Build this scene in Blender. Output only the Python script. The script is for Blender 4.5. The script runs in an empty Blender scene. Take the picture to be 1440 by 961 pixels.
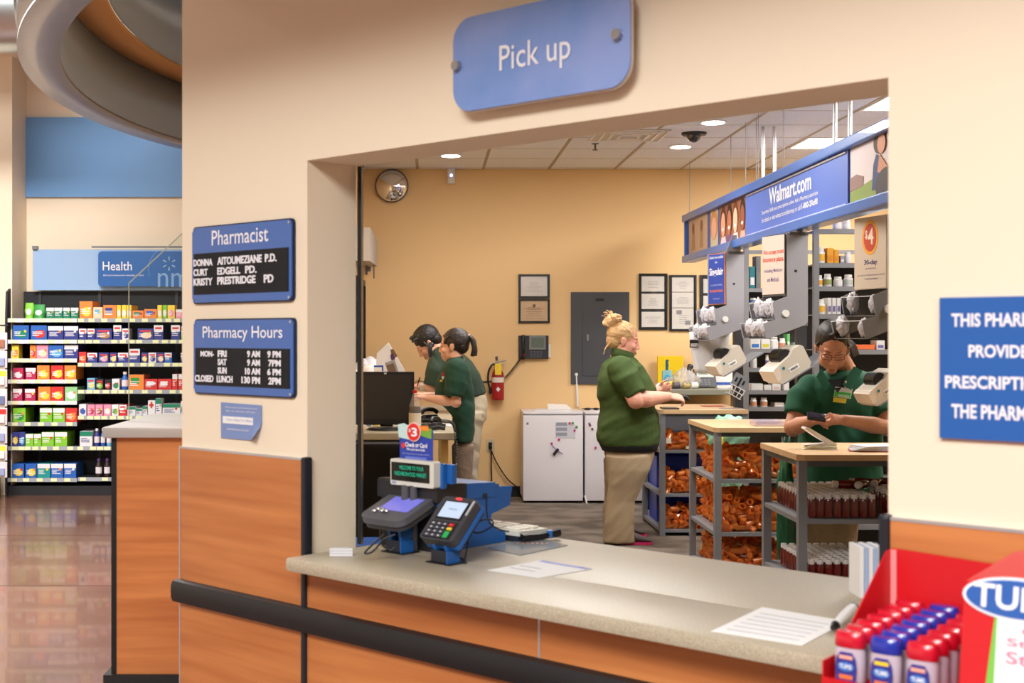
import bpy, bmesh, math, random
from mathutils import Vector, Matrix, Euler

# ------------------------------------------------------------------ camera, world, light, exposure
scene = bpy.context.scene
COL = scene.collection
F, CX, CY, HC = 1850.0, 606.0, 473.0, 1.5     # focal length in pixels, principal point, camera height
cd = bpy.data.cameras.new('camera'); cam = bpy.data.objects.new('camera', cd); COL.objects.link(cam)
cam.location = (0, 0, HC); cam.rotation_euler = (math.pi/2, 0, 0)
cd.sensor_width = 36; cd.lens = 36*F/1440
cd.shift_x = (720-CX)/1440; cd.shift_y = (CY-480.5)/1440
cd.dof.use_dof = True; cd.dof.focus_distance = 8.6; cd.dof.aperture_fstop = 5.0
cd.clip_end = 100
scene.camera = cam
scene.cycles.transparent_max_bounces = 32
scene.view_settings.view_transform = 'Standard'; scene.view_settings.look = 'None'
scene.view_settings.gamma = 1; scene.view_settings.exposure = 0.5

world = bpy.data.worlds.new('world'); scene.world = world; world.use_nodes = True
bgn = world.node_tree.nodes['Background']; bgn.inputs[0].default_value = (1.0, .95, .88, 1); bgn.inputs[1].default_value = .08

def area(name, loc, sx, sy, power, color=(1, .985, .95), rot=(0, 0, 0), spread=None):
    l = bpy.data.lights.new(name, 'AREA'); l.shape = 'RECTANGLE'; l.size = sx; l.size_y = sy
    l.energy = power; l.color = color
    if spread: l.spread = spread
    o = bpy.data.objects.new(name, l); COL.objects.link(o); o.location = loc; o.rotation_euler = rot
    return o
# sales floor luminaires high over the aisles, in front of the pickup window
area('store_light', (-2.6, -2.2, 5.0), 3.2, 3.2, 640)
area('store_light', (1.2, -3.2, 5.0), 3.2, 3.2, 265)
area('store_light', (-3.1, 7.6, 4.9), 2.4, 1.2, 500)
area('store_light', (-5.4, 9.6, 4.9), 2.4, 1.6, 160)
# pharmacy fluorescent troffers, the unseen ones added to light the people (diffusers built below at the same places)
TROFFERS = [(3.54, 10.56), (3.54, 8.73), (3.54, 6.9), (.9, 7.6), (.9, 9.6)]
for x, y in TROFFERS:
    area('troffer_light', (x, y, 3.03), 1.15, .55, 46 if x > 2 else 42, (1, .97, .92))

# ------------------------------------------------------------------ coordinates
def P(px, py, Y):
    return Vector(((px-CX)*Y/F, Y, HC-(py-CY)*Y/F))
def G(px, py, z=0.0):                    # point of the horizontal plane z
    Y = F*(HC-z)/(py-CY)
    return Vector(((px-CX)*Y/F, Y, z))
WT = Vector((.7176, -.6965, 0)); WN = Vector((.6965, .7176, 0))
P0 = Vector((-.395, 4.205, 0)); WANG = math.atan2(-.6965, .7176)
def WF(t, n, z=0.0): return P0 + WT*t + WN*n + Vector((0, 0, z))
def WR(px, py, n=0.0):                   # viewing ray meets the wall plane n -> (t, z)
    dx, dz = (px-CX)/F, -(py-CY)/F
    D = Vector((dx, 1, 0))
    Y = (P0.dot(WN)+n)/D.dot(WN)
    p = Vector((dx*Y, Y, 0)) - P0
    return p.dot(WT), HC+dz*Y
def WG(px, py, z):                       # point of plane z in wall frame (t, n)
    p = G(px, py, z); p.z = 0; p -= P0
    return p.dot(WT), p.dot(WN)

# ------------------------------------------------------------------ materials
def lin(c):
    c = c/255.0
    return c/12.92 if c <= .04045 else ((c+.055)/1.055)**2.4
def rgb(c): return (lin(c[0]), lin(c[1]), lin(c[2]), 1)
MATS = {}
def mat(name, color=None, rough=.5, metal=0.0, emit=0.0, trans=0.0, alpha=1.0, spec=.5, noise=None, bump=None, coat=0.0, sub=0.0, stretch=(1, 1, 1)):
    if name in MATS: return MATS[name]
    m = bpy.data.materials.new(name); m.use_nodes = True
    nt = m.node_tree; b = nt.nodes['Principled BSDF']
    b.inputs['Base Color'].default_value = rgb(color)
    b.inputs['Roughness'].default_value = rough; b.inputs['Metallic'].default_value = metal
    b.inputs['Specular IOR Level'].default_value = spec
    b.inputs['Transmission Weight'].default_value = trans
    b.inputs['Alpha'].default_value = alpha; b.inputs['Coat Weight'].default_value = coat
    if sub: b.inputs['Subsurface Weight'].default_value = sub; b.inputs['Subsurface Radius'].default_value = (.01, .004, .002)
    if emit:
        b.inputs['Emission Color'].default_value = rgb(color); b.inputs['Emission Strength'].default_value = emit
    if noise or bump:
        tc = nt.nodes.new('ShaderNodeTexCoord'); mp = nt.nodes.new('ShaderNodeMapping'); mp.inputs['Scale'].default_value = stretch
        nt.links.new(tc.outputs['Object'], mp.inputs[0])
    if noise:                             # noise = (scale, colour2, low, high)
        n = nt.nodes.new('ShaderNodeTexNoise'); n.inputs['Scale'].default_value = noise[0]; n.inputs['Detail'].default_value = 6
        nt.links.new(mp.outputs[0], n.inputs['Vector'])
        r = nt.nodes.new('ShaderNodeValToRGB'); r.color_ramp.elements[0].position = noise[2]; r.color_ramp.elements[1].position = noise[3]
        r.color_ramp.elements[0].color = rgb(color); r.color_ramp.elements[1].color = rgb(noise[1])
        nt.links.new(n.outputs['Fac'], r.inputs[0]); nt.links.new(r.outputs[0], b.inputs['Base Color'])
    if bump:                              # bump = (scale, strength, distance)
        n2 = nt.nodes.new('ShaderNodeTexNoise'); n2.inputs['Scale'].default_value = bump[0]; n2.inputs['Detail'].default_value = 4
        nt.links.new(mp.outputs[0], n2.inputs['Vector'])
        bp = nt.nodes.new('ShaderNodeBump'); bp.inputs['Strength'].default_value = bump[1]; bp.inputs['Distance'].default_value = bump[2]
        nt.links.new(n2.outputs['Fac'], bp.inputs['Height']); nt.links.new(bp.outputs[0], b.inputs['Normal'])
    MATS[name] = m
    return m
def C(r, g, b, rough=.5, **k):           # quick plain colour
    return mat('c_%d_%d_%d_%s_%s' % (r, g, b, rough, ''.join('%s%s' % i for i in k.items())), (r, g, b), rough, **k)
def glass_mat(name, tint=(235, 245, 245), amount=.12):
    if name in MATS: return MATS[name]
    m = bpy.data.materials.new(name); m.use_nodes = True; nt = m.node_tree; nt.nodes.clear()
    o = nt.nodes.new('ShaderNodeOutputMaterial'); mx = nt.nodes.new('ShaderNodeMixShader')
    t = nt.nodes.new('ShaderNodeBsdfTransparent'); g = nt.nodes.new('ShaderNodeBsdfGlossy')
    g.inputs['Roughness'].default_value = .05; t.inputs[0].default_value = rgb(tint); mx.inputs[0].default_value = amount
    nt.links.new(t.outputs[0], mx.inputs[1]); nt.links.new(g.outputs[0], mx.inputs[2]); nt.links.new(mx.outputs[0], o.inputs[0])
    MATS[name] = m; return m
GLASS = glass_mat('clear_glass', (252, 254, 253), .03); ACRYL = glass_mat('clear_acrylic', (250, 247, 244), .035)
PAINT = mat('cream_wall_paint', (240, 225, 202), .6, bump=(300, .08, .002))
PAINT2 = mat('amber_wall_paint', (234, 198, 144), .6, bump=(300, .08, .002))
WOOD = mat('cherry_laminate', (172, 98, 50), .38, noise=(2.2, (206, 132, 76), .3, .7), stretch=(.5, 1, 9))
SOLID = mat('speckled_counter', (162, 151, 130), .42, noise=(260, (192, 181, 160), .35, .65))
MAPLE = mat('maple_top', (214, 176, 132), .4, noise=(3, (224, 190, 148), .3, .7), stretch=(.6, 8, 8))
GREYM = mat('grey_steel_paint', (128, 130, 136), .45)
GREYD = mat('dark_grey_steel', (84, 86, 92), .45)
BLACK = mat('black_plastic', (22, 22, 24), .4)
BLACKR = mat('black_rubber', (20, 21, 26), .55)
WHITE = mat('white_plastic', (232, 230, 228), .4)
OFFW = mat('off_white_plastic', (206, 198, 186), .45)
PAPER = mat('white_paper', (240, 240, 242), .7)
BLUE = mat('sign_blue', (40, 84, 160), .4)
BLUE2 = mat('register_blue', (24, 92, 168), .45)
RED = mat('display_red', (204, 18, 30), .4)
CHROME = mat('chrome', (205, 205, 208), .28, metal=1)
STEEL = mat('brushed_steel', (160, 160, 168), .3, metal=1, bump=(8, .05, .01), stretch=(1, 1, .1))
def vial_mat():
    m = bpy.data.materials.new('amber_vial_plastic'); m.use_nodes = True; nt = m.node_tree; nt.nodes.clear(); L = nt.links.new
    out = nt.nodes.new('ShaderNodeOutputMaterial'); d = nt.nodes.new('ShaderNodeBsdfDiffuse'); t = nt.nodes.new('ShaderNodeBsdfTranslucent'); g = nt.nodes.new('ShaderNodeBsdfGlossy'); tr = nt.nodes.new('ShaderNodeBsdfTransparent')
    d.inputs[0].default_value = rgb((255, 176, 80)); t.inputs[0].default_value = rgb((255, 186, 92)); g.inputs['Roughness'].default_value = .08; tr.inputs[0].default_value = rgb((255, 205, 125))
    m1 = nt.nodes.new('ShaderNodeMixShader'); m2 = nt.nodes.new('ShaderNodeMixShader'); m3 = nt.nodes.new('ShaderNodeMixShader')
    m1.inputs[0].default_value = .55; m2.inputs[0].default_value = .22; m3.inputs[0].default_value = .08
    L(d.outputs[0], m1.inputs[1]); L(t.outputs[0], m1.inputs[2]); L(m1.outputs[0], m2.inputs[1]); L(tr.outputs[0], m2.inputs[2]); L(m2.outputs[0], m3.inputs[1]); L(g.outputs[0], m3.inputs[2]); L(m3.outputs[0], out.inputs[0])
    return m
ORANGE = vial_mat()
SYRUP = mat('dark_red_syrup', (104, 12, 18), .12, coat=.5, noise=(9, (150, 34, 22), .45, .8))
KHAKI = mat('khaki_cloth', (166, 146, 118), .85, bump=(60, .25, .006))
KHAKI2 = mat('stone_cloth', (196, 182, 158), .85, bump=(60, .25, .006))
OLIVE = mat('olive_green_knit', (62, 84, 34), .85, bump=(120, .3, .004))
GREEN = mat('dark_green_knit', (16, 58, 40), .85, bump=(120, .3, .004))
GREEN3 = mat('grey_green_knit', (44, 62, 48), .85, bump=(120, .3, .004))
GREEN4 = mat('forest_green_knit', (18, 82, 56), .85, bump=(120, .3, .004))

# ------------------------------------------------------------------ mesh builder
class MB:
    def __init__(s): s.bm = bmesh.new(); s.mi = 0
    def _tag(s, n0):
        s.bm.faces.ensure_lookup_table()
        for f in s.bm.faces[n0:]: f.material_index = s.mi
        return s
    def box(s, lo, hi, bev=0.0, M=None):
        n0 = len(s.bm.faces)
        c = [(a+b)/2 for a, b in zip(lo, hi)]; d = [max(abs(b-a), 1e-5) for a, b in zip(lo, hi)]
        T = Matrix.Translation(c) @ Matrix.Diagonal((*d, 1))
        r = bmesh.ops.create_cube(s.bm, size=1, matrix=T)
        if bev:
            e = list({e for v in r['verts'] for e in v.link_edges})
            q = bmesh.ops.bevel(s.bm, geom=e, offset=min(bev, min(d)*.45), segments=2, affect='EDGES', profile=.6)
            vs = list({v for f in q['faces'] for v in f.verts})
            if M: 
                allv = set(vs)
                st = list(vs)
                while st:
                    v = st.pop()
                    for ed in v.link_edges:
                        o = ed.other_vert(v)
                        if o not in allv: allv.add(o); st.append(o)
                bmesh.ops.transform(s.bm, matrix=M, verts=list(allv))
        elif M: bmesh.ops.transform(s.bm, matrix=M, verts=r['verts'])
        return s._tag(n0)
    def cyl(s, a, b, r0, r1=None, seg=12, caps=True):
        n0 = len(s.bm.faces); a = Vector(a); b = Vector(b); r1 = r0 if r1 is None else r1
        d = b-a; q = d.to_track_quat('Z', 'Y').to_matrix().to_4x4()
        bmesh.ops.create_cone(s.bm, cap_ends=caps, segments=seg, radius1=max(r0, 1e-4), radius2=max(r1, 1e-4), depth=d.length,
                              matrix=Matrix.Translation((a+b)/2) @ q)
        return s._tag(n0)
    def ball(s, c, r, seg=12, M=None):
        n0 = len(s.bm.faces)
        r = (r, r, r) if not hasattr(r, '__len__') else r
        T = Matrix.Translation(c) @ (M or Matrix()) @ Matrix.Diagonal((*r, 1))
        bmesh.ops.create_uvsphere(s.bm, u_segments=seg, v_segments=max(6, seg*2//3), radius=1, matrix=T)
        return s._tag(n0)
    def rings(s, R, caps=True):           # loft through rings of equal length
        n0 = len(s.bm.faces); vs = [[s.bm.verts.new(p) for p in r] for r in R]; n = len(R[0])
        for i in range(len(R)-1):
            for j in range(n):
                s.bm.faces.new((vs[i][j], vs[i][(j+1) % n], vs[i+1][(j+1) % n], vs[i+1][j]))
        if caps:
            s.bm.faces.new(vs[0][::-1]); s.bm.faces.new(vs[-1])
        return s._tag(n0)
    def lathe(s, prof, c=(0, 0, 0), seg=16, axis=None):   # prof: (r, z)
        c = Vector(c); R = []
        Q = axis.to_track_quat('Z', 'Y') if axis is not None else None
        for r, z in prof:
            row = []
            for k in range(seg):
                a = 2*math.pi*k/seg; p = Vector((max(r, 1e-4)*math.cos(a), max(r, 1e-4)*math.sin(a), z))
                row.append(c + (Q @ p if Q else p))
            R.append(row)
        return s.rings(R)
    def prism(s, poly, d0, d1, ax='y'):   # 2d polygon extruded; ax = axis of the extrusion
        def v(p, d): return {'y': (p[0], d, p[1]), 'x': (d, p[0], p[1]), 'z': (p[0], p[1], d)}[ax]
        return s.rings([[v(p, d0) for p in poly], [v(p, d1) for p in poly]])
    def tube(s, pts, r, seg=8):
        pts = [Vector(p) for p in pts]; R = []
        up = Vector((0, 0, 1)); last = None
        for i, p in enumerate(pts):
            d = (pts[min(i+1, len(pts)-1)]-pts[max(i-1, 0)]).normalized()
            if last is None:
                u = d.cross(up) if abs(d.dot(up)) < .95 else d.cross(Vector((1, 0, 0)))
            else: u = last - d*last.dot(d)
            u.normalize(); last = u; w = d.cross(u)
            rr = r[i] if hasattr(r, '__len__') else r
            R.append([p + (u*math.cos(2*math.pi*k/seg)+w*math.sin(2*math.pi*k/seg))*rr for k in range(seg)])
        return s.rings(R)
    def quad(s, a, b, c, d):
        n0 = len(s.bm.faces); s.bm.faces.new([s.bm.verts.new(p) for p in (a, b, c, d)]); return s._tag(n0)
    def plate(s, quad, th):               # 4 horizontal-ish corners, thickness down
        q = [Vector(p) for p in quad]
        return s.rings([[p-Vector((0, 0, th)) for p in q], q])
    def build(s, name, mats, parent=None, smooth=False, loc=None, rot=None, solid_origin=True):
        bmesh.ops.recalc_face_normals(s.bm, faces=s.bm.faces[:])
        me = bpy.data.meshes.new(name)
        if solid_origin and parent is None and loc is None and len(s.bm.verts):
            xs = [v.co for v in s.bm.verts]
            lo = Vector([min(v[i] for v in xs) for i in range(3)]); hi = Vector([max(v[i] for v in xs) for i in range(3)])
            o0 = Vector(((lo.x+hi.x)/2, (lo.y+hi.y)/2, lo.z))
            bmesh.ops.translate(s.bm, vec=-o0, verts=s.bm.verts[:]); loc = o0
        if smooth:
            for f in s.bm.faces: f.smooth = True
        s.bm.to_mesh(me); s.bm.free()
        for m in (mats if isinstance(mats, (list, tuple)) else [mats]): me.materials.append(m)
        o = bpy.data.objects.new(name, me); COL.objects.link(o)
        if smooth and smooth != 'all':
            try: me.set_sharp_from_angle(angle=math.radians(38))
            except Exception: pass
        if parent: o.parent = parent
        if loc is not None: o.location = loc
        if rot is not None: o.rotation_euler = rot
        return o
def tag(o, label, cat, group=None, kind=None):
    o['label'] = label; o['category'] = cat
    if group: o['group'] = group
    if kind: o['kind'] = kind
    return o
def struct(o, label=None, cat=None):
    o['kind'] = 'structure'
    if label: o['label'] = label
    if cat: o['category'] = cat
    return o
def thing(name, loc, label, cat, group=None, rotz=0.0, rot=None):
    o = bpy.data.objects.new(name, None); COL.objects.link(o); o.location = loc
    o.rotation_euler = rot if rot is not None else (0, 0, rotz); o.empty_display_size = .05
    return tag(o, label, cat, group)
def copytree(o, parent=None):
    c = o.copy(); COL.objects.link(c)
    if parent: c.parent = parent
    for ch in list(o.children): copytree(ch, c)
    return c
_tc = {}
def txt_mesh(s, bold=0.0):
    k = (s, bold)
    if k in _tc: return _tc[k]
    cu = bpy.data.curves.new('t', 'FONT'); cu.body = s; cu.offset = bold; cu.resolution_u = 3
    cu.space_line = 1.0; cu.align_x = 'CENTER'
    o = bpy.data.objects.new('t', cu); COL.objects.link(o)
    dg = bpy.context.evaluated_depsgraph_get(); me = bpy.data.meshes.new_from_object(o.evaluated_get(dg))
    bpy.data.objects.remove(o); bpy.data.curves.remove(cu)
    vs = [v.co.copy() for v in me.vertices]; fs = [tuple(p.vertices) for p in me.polygons]
    bpy.data.meshes.remove(me)
    _tc[k] = (vs, fs); return _tc[k]
def txt(s, x0, x1, z0, z1, y, m, parent, bold=0.0, name='lettering', th=0.0, M=None):
    """lettering in the local XZ plane, filling x0..x1 by z0..z1, facing -Y"""
    vs, fs = txt_mesh(s, bold)
    a = min(v.x for v in vs); b = max(v.x for v in vs); c = min(v.y for v in vs); d = max(v.y for v in vs)
    def f(v): return Vector((x0+(v.x-a)/(b-a)*(x1-x0), y, z0+(v.y-c)/(d-c)*(z1-z0)))
    V = [f(v) for v in vs]
    me = bpy.data.meshes.new(name); me.from_pydata(V, [], fs); me.materials.append(m)
    if th:
        bm = bmesh.new(); bm.from_mesh(me)
        r = bmesh.ops.extrude_face_region(bm, geom=bm.faces[:])
        bmesh.ops.translate(bm, vec=(0, -th, 0), verts=[g for g in r['geom'] if isinstance(g, bmesh.types.BMVert)])
        bmesh.ops.recalc_face_normals(bm, faces=bm.faces[:]); bm.to_mesh(me); bm.free()
    if M: me.transform(M)
    o = bpy.data.objects.new(name, me); COL.objects.link(o); o.parent = parent
    return o
def rrect(x0, x1, z0, z1, r, n=5):
    out = []
    for cx_, cz_, a0 in ((x1-r, z1-r, 0), (x0+r, z1-r, 90), (x0+r, z0+r, 180), (x1-r, z0+r, 270)):
        for k in range(n+1):
            a = math.radians(a0+90*k/n); out.append((cx_+r*math.cos(a), cz_+r*math.sin(a)))
    return out
def spline(pts, n=6):
    pts = [Vector(p) for p in pts]; out = []
    for i in range(len(pts)-1):
        p0 = pts[max(i-1, 0)]; p1 = pts[i]; p2 = pts[i+1]; p3 = pts[min(i+2, len(pts)-1)]
        for k in range(n):
            t = k/n
            out.append(.5*((2*p1)+(p2-p0)*t+(2*p0-5*p1+4*p2-p3)*t*t+(3*p1-p0-3*p2+p3)*t*t*t))
    out.append(pts[-1]); return out
ORD = ['first', 'second', 'third', 'fourth', 'fifth', 'sixth', 'seventh', 'eighth', 'ninth', 'tenth', 'eleventh', 'twelfth', 'thirteenth', 'fourteenth', 'fifteenth', 'sixteenth', 'seventeenth', 'eighteenth', 'nineteenth', 'twentieth']
rnd = random.Random(7)
# ------------------------------------------------------------------ structure
XL, YB, ZC = -.626, 12.19, 3.05
fm = mat('stained_polished_concrete', (98, 62, 48), .2, noise=(1.3, (126, 90, 76), .3, .72), coat=.2)
m = MB(); m.box((-9, -6, -.1), (9, 13.2, 0)); o = struct(m.build('floor', fm), 'reddish brown polished concrete floor of the sales area', 'floor')
jm = mat('joint_dark', (74, 50, 40), .6)
m = MB()
for y in (7.9, 9.9, 11.5): m.box((-6, y, -.001), (-.75, y+.008, .0012))
m.build('joint', jm, o, loc=(0, 0, 0)); o.children[0].location = -o.location
cm = mat('patterned_carpet', (92, 82, 74), .95, noise=(3.4, (124, 112, 102), .40, .60), bump=(90, .6, .01), stretch=(1, 1.3, 1))
# carpet of the pharmacy: inside of the front wall, left wall and back wall
m = MB(); a = WF(-.34, .37); b = WF(3.4, .2)
m.rings([[Vector((p[0], p[1], z)) for p in ((XL, a.y+.05), (b.x, b.y), (5.2, 1.1), (5.2, YB), (XL, YB))] for z in (0, .012)])
struct(m.build('floor', cm), 'grey brown patterned carpet of the pharmacy', 'floor')
# front wall in its own frame, one empty carries the pieces
def wallobj(name, poly_boxes, m_, label=None, cat=None, kind=True, parent=None):
    mb = MB()
    for lo, hi in poly_boxes: mb.box(lo, hi)
    o = mb.build(name, m_, parent, loc=(0, 0, 0) if parent else P0, rot=(0, 0, 0) if parent else (0, 0, WANG), solid_origin=False)
    if kind and not parent: struct(o, label, cat)
    return o
TW, ZT, ZW = 1.935, 2.062, 1.102            # opening width, opening top, wainscot top
JD = .21
for bx_, lb in ((((-.683, 0, 0), (0, JD, 5.2)), 'cream wall left of the pickup opening'), (((TW, 0, 0), (4.4, JD, 5.2)), 'cream wall right of the pickup opening'),
                (((0, 0, ZT), (TW, JD, 5.2)), 'cream header wall above the pickup opening'), (((0, .005, 0), (TW, JD-.01, .764)), 'low wall under the pickup counter')):
    wallobj('wall_front', [bx_], PAINT, lb, 'wall')
wallobj('wall_return', [((-.683, JD, 0), (-.62, .42, 5.2))], PAINT, 'short return of the cream front wall', 'wall')
# cherry laminate wainscot as panels
w = wallobj('trim_1', [((-.683, -.014, .60), (-.677, -.0005, ZW+.006))], mat('aluminium_trim', (190, 188, 192), .35, metal=.6), 'aluminium edge strips of the cherry wainscot', 'trim')
m = MB()
m.box((-.683, -.0135, ZW), (0, 0, ZW+.007)); m.box((TW, -.0135, ZW), (4.2, 0, ZW+.007)); m.box((.963, -.0135, .0), (.970, 0, .77))
m.box((-.683, -.0135, 0), (-.677, 0, .55))
m.build('strip', mat('aluminium_trim'), w)
for nm, a, b, z in (('panel', -.677, 0, ZW), ('panel', 0, .963, .775), ('panel', .970, TW, .775), ('panel', TW, 3.1, ZW), ('panel', 3.106, 4.2, ZW)):
    m = MB(); m.box((a, -.012, 0), (b, 0, z)); q = m.build(nm, WOOD, w)
m = MB()
for a in (-.004, TW-.008):
    m.box((a-.006, -.022, .0), (a+.018, .012, ZW+.012), .008)
q = m.build('corner_guard', mat('guard_black', (20, 24, 36), .45), w)
q['label'] = 'black vertical corner guard'
# black bumper rail
t = thing('bumper_rail', WF(-.70, 0, .60), 'black rubber bumper rail running along the cherry wainscot below the counter', 'rail', rotz=WANG)
m = MB(); pr = [(-.012, -.04), (-.038, -.036), (-.045, -.02), (-.045, .02), (-.038, .036), (-.012, .04)]
m.prism(pr, .012, 4.3, 'x'); m.build('rail', BLACKR, t, smooth=True)
m = MB(); m.ball((.014, -.022, 0), (.016, .023, .04)); m.build('end_cap', BLACKR, t, smooth=True)
t.location = WF(-.70, 0, .598)
# side walls, back wall, ceilings
def flat(name, lo, hi, m_, label=None, cat=None):
    mb = MB(); mb.box(lo, hi); return struct(mb.build(name, m_), label, cat)
flat('wall_left', (XL-.12, 4.98, 0), (XL, YB, 5.2), PAINT2, 'pharmacy left wall', 'wall')
flat('wall_back', (XL-.12, YB, 0), (5.3, YB+.12, ZC), PAINT2, 'amber painted back wall of the pharmacy', 'wall')
flat('wall_near', (2.95, 1.0, 0), (5.2, 1.1, 5.2), PAINT)
flat('wall_right', (5.2, 1.0, 0), (5.3, YB, ZC), PAINT2, 'pharmacy right wall', 'wall')
bb = mat('black_cove_base', (24, 22, 24), .5)
flat('baseboard_back', (XL, YB-.012, .012), (1.7, YB-.0005, .11), bb, 'black cove base along the back wall', 'baseboard')
# suspended ceiling: slab, tiles laid in a grid of T bars
ct = mat('ceiling_tile', (236, 238, 244), .9, noise=(60, (226, 228, 234), .4, .6))
ctg = mat('ceiling_grid', (178, 160, 138), .6)
m = MB()
m.rings([[Vector((p[0], p[1], z)) for p in ((XL, 5.2), (WF(-.3, .21).x, WF(-.3, .21).y), (WF(3.6, .21).x, WF(3.6, .21).y), (5.2, 1.1), (5.2, YB), (XL, YB))] for z in (ZC+.014, ZC+.05)])
cl = struct(m.build('ceiling', GREYD), 'suspended tile ceiling of the pharmacy', 'ceiling')
x0 = P(587, 237, YB).x
lines = [x0+.61*i for i in range(-1, 8)]
m = MB()
for x in lines[1:]: m.box((x-.012, 3.2, ZC-.003), (x+.012, YB-.001, ZC+.012))
ys = [YB-.10-.61*i for i in range(0, 13)]
for y in ys: m.box((XL+.001, y-.005, ZC-.001), (5.19, y+.005, ZC+.012))
q = m.build('grid_bars', ctg, cl, loc=-cl.location)
skip = {}
tile = {}
for i in range(len(lines)):
    for j in range(-1, len(ys)-1):
        ya = ys[j] if j >= 0 else YB-.002; yb_ = ys[j+1] if j >= 0 else ys[0]
        xa = max(lines[i], XL+.002); xb = lines[i]+.61
        if j < 0: yb_ = ys[0]
        cx_, cy_ = (xa+xb)/2, (ya+yb_)/2
        if (Vector((cx_, cy_, 0))-P0).dot(WN) < .75: continue
        if any(abs(cx_-tx) < .62 and abs(cy_-ty) < .25 for tx, ty in TROFFERS if tx > 2): continue
        w_, d_ = xb-xa-.026, abs(ya-yb_)-.012
        if w_ < .02 or d_ < .02: continue
        k = (round(w_, 3), round(d_, 3))
        if k not in tile:
            mb = MB(); mb.box((-w_/2, -d_/2, 0), (w_/2, d_/2, .012)); q = mb.build('ceiling_tile', ct, cl, loc=(0, 0, 0)); tile[k] = q
        else: q = tile[k].copy(); COL.objects.link(q)
        q.location = Vector((cx_, cy_, ZC)) - cl.location
glow = mat('troffer_glow', (255, 250, 240), .5, emit=5.0)
for i, (x, y) in enumerate(TROFFERS):
    t = thing('ceiling_light', (x, y, ZC), ['square fluorescent troffer at the end of the banner, nearest the back wall', 'fluorescent troffer cut by the top right corner of the opening',
              'added unseen troffer over the nearest work island', 'added unseen troffer over the left part of the pharmacy, nearer the counter', 'added unseen troffer over the left workstation'][i], 'light', 'fluorescent ceiling troffers')
    m = MB(); m.box((-.6, -.3, -.004), (.6, -.28, .012)); m.box((-.6, .28, -.004), (.6, .3, .012)); m.box((-.6, -.28, -.004), (-.58, .28, .012)); m.box((.58, -.28, -.004), (.6, .28, .012))
    m.build('frame', WHITE, t)
    m = MB(); m.box((-.58, -.28, .002), (.58, .28, .010)); m.build('diffuser', glow, t)
# sales area shell
flat('wall_far', (-9, 12.9, 0), (9, 13.02, 5.2), PAINT, 'cream far wall of the sales area', 'wall')
flat('wall_side', (-9.1, -6, 0), (-9, 13, 5.2), PAINT)
flat('column', (-6.2, 12.45, 0), (P(17, 300, 12.45).x, 12.9, 5.2), PAINT, 'cream pier at the far left of the sales floor', 'pier')
flat('ceiling', (-9, -6, 5.2), (9, 13.1, 5.3), mat('store_ceiling', (170, 168, 166), .8))
# soffit over the pickup window, added out of view to shade the top of the wall
wallobj('blocker', [((-.75, -1.1, 2.82), (4.4, 0, 3.2))], mat('tan_blocker', (150, 108, 66), .7), 'tan soffit added unseen above the pickup window to shade the wall', 'blocker')
flat('blocker', (-6, 11.6, 4.15), (-.75, 12.9, 4.4), PAINT, 'cream blocker added over the health aisle to shade the far wall', 'blocker')  # added ledge, its shadow darkens the upper far wall
bp = mat('light_blue_band', (108, 158, 214), .5)
a = P(18, 165, 12.86); b = P(262, 277, 12.86)
m = MB(); m.box((a.x, 12.86, b.z), (b.x, 12.9, a.z)); tag(m.build('wall_panel', bp), 'long blue painted band panel high on the far cream wall', 'panel')
# round metal canopy ring
h = 1.75; RC = Vector((2.168*h, 5.652*h, 0))
t = thing('ceiling_ring', (RC.x, RC.y, HC+h), 'large curved brushed metal canopy ring hanging at the top left', 'canopy')
def arc(prof, a0, a1, n=64):
    R = []
    for i in range(n+1):
        a = math.radians(a0+(a1-a0)*i/n)
        R.append([Vector((r*math.cos(a), r*math.sin(a), z)) for r, z in prof])
    mb = MB(); mb.rings(R); return mb
ro, ri = 3.765*h, 3.62*h
STEELR = mat('canopy_steel', (150, 150, 162), .36, metal=.75, bump=(2.4, .35, .02), stretch=(1, 1, .3))
STEELB = mat('canopy_steel_blue', (150, 170, 200), .4, metal=.6, bump=(3, .2, .02), stretch=(1, 1, .2))
arc([(ri, 0), (ro, 0), (ro, .02), (ri, .02)], 153, 232).build('underside', STEELR, t, smooth='all')
arc([(ri, .022), (ri+.02, .022), (ri+.02, .30*h), (ri, .30*h)], 153, 232).build('inner_band', STEELB, t, smooth='all')
arc([(ro-.02, .022), (ro, .022), (ro, .30*h), (ro-.02, .30*h)], 153, 232).build('outer_band', STEEL, t, smooth='all')
arc([(3.47*h, .30*h+.002), (ri+.02, .30*h+.002), (ri+.02, .32*h), (3.47*h, .32*h)], 153, 232).build('upper_lip', mat('tan_paint', (176, 132, 84), .6), t, smooth='all')
arc([(3.47*h-.02, .322*h), (3.47*h, .322*h), (3.47*h, .75*h), (3.47*h-.02, .75*h)], 153, 232).build('upper_band', STEELB, t, smooth='all')
m = MB()
for a in range(160, 232, 12):
    ra = math.radians(a); u = Vector((math.cos(ra), math.sin(ra), 0))
    for r in (ri+.05, ro-.05): m.cyl(u*r+Vector((0, 0, .31*h)), u*r+Vector((0, 0, 5.2-HC-h)), .008)
m.build('hanger', GREYD, t)
# spiral duct
t = thing('air_duct', (-3.6, 10.6, 4.15), 'round galvanised air duct at the top left corner', 'duct')
m = MB(); m.cyl((-3, 0, 0), (0.35, 0, 0), .36, seg=40); m.build('duct', mat('galvanised', (190, 200, 205), .3, metal=1), t, smooth=True)
m = MB()
for i in range(8): m.cyl((-2.9+i*.4, 0, 0), (-2.87+i*.4, 0, 0), .372, seg=40)
m.build('seam', mat('galvanised'), t, smooth=True)
m = MB()
for x in (-2, -.4): m.box((x-.015, -.005, .36), (x+.015, .005, 1.05))
m.build('strap', GREYD, t)

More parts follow.
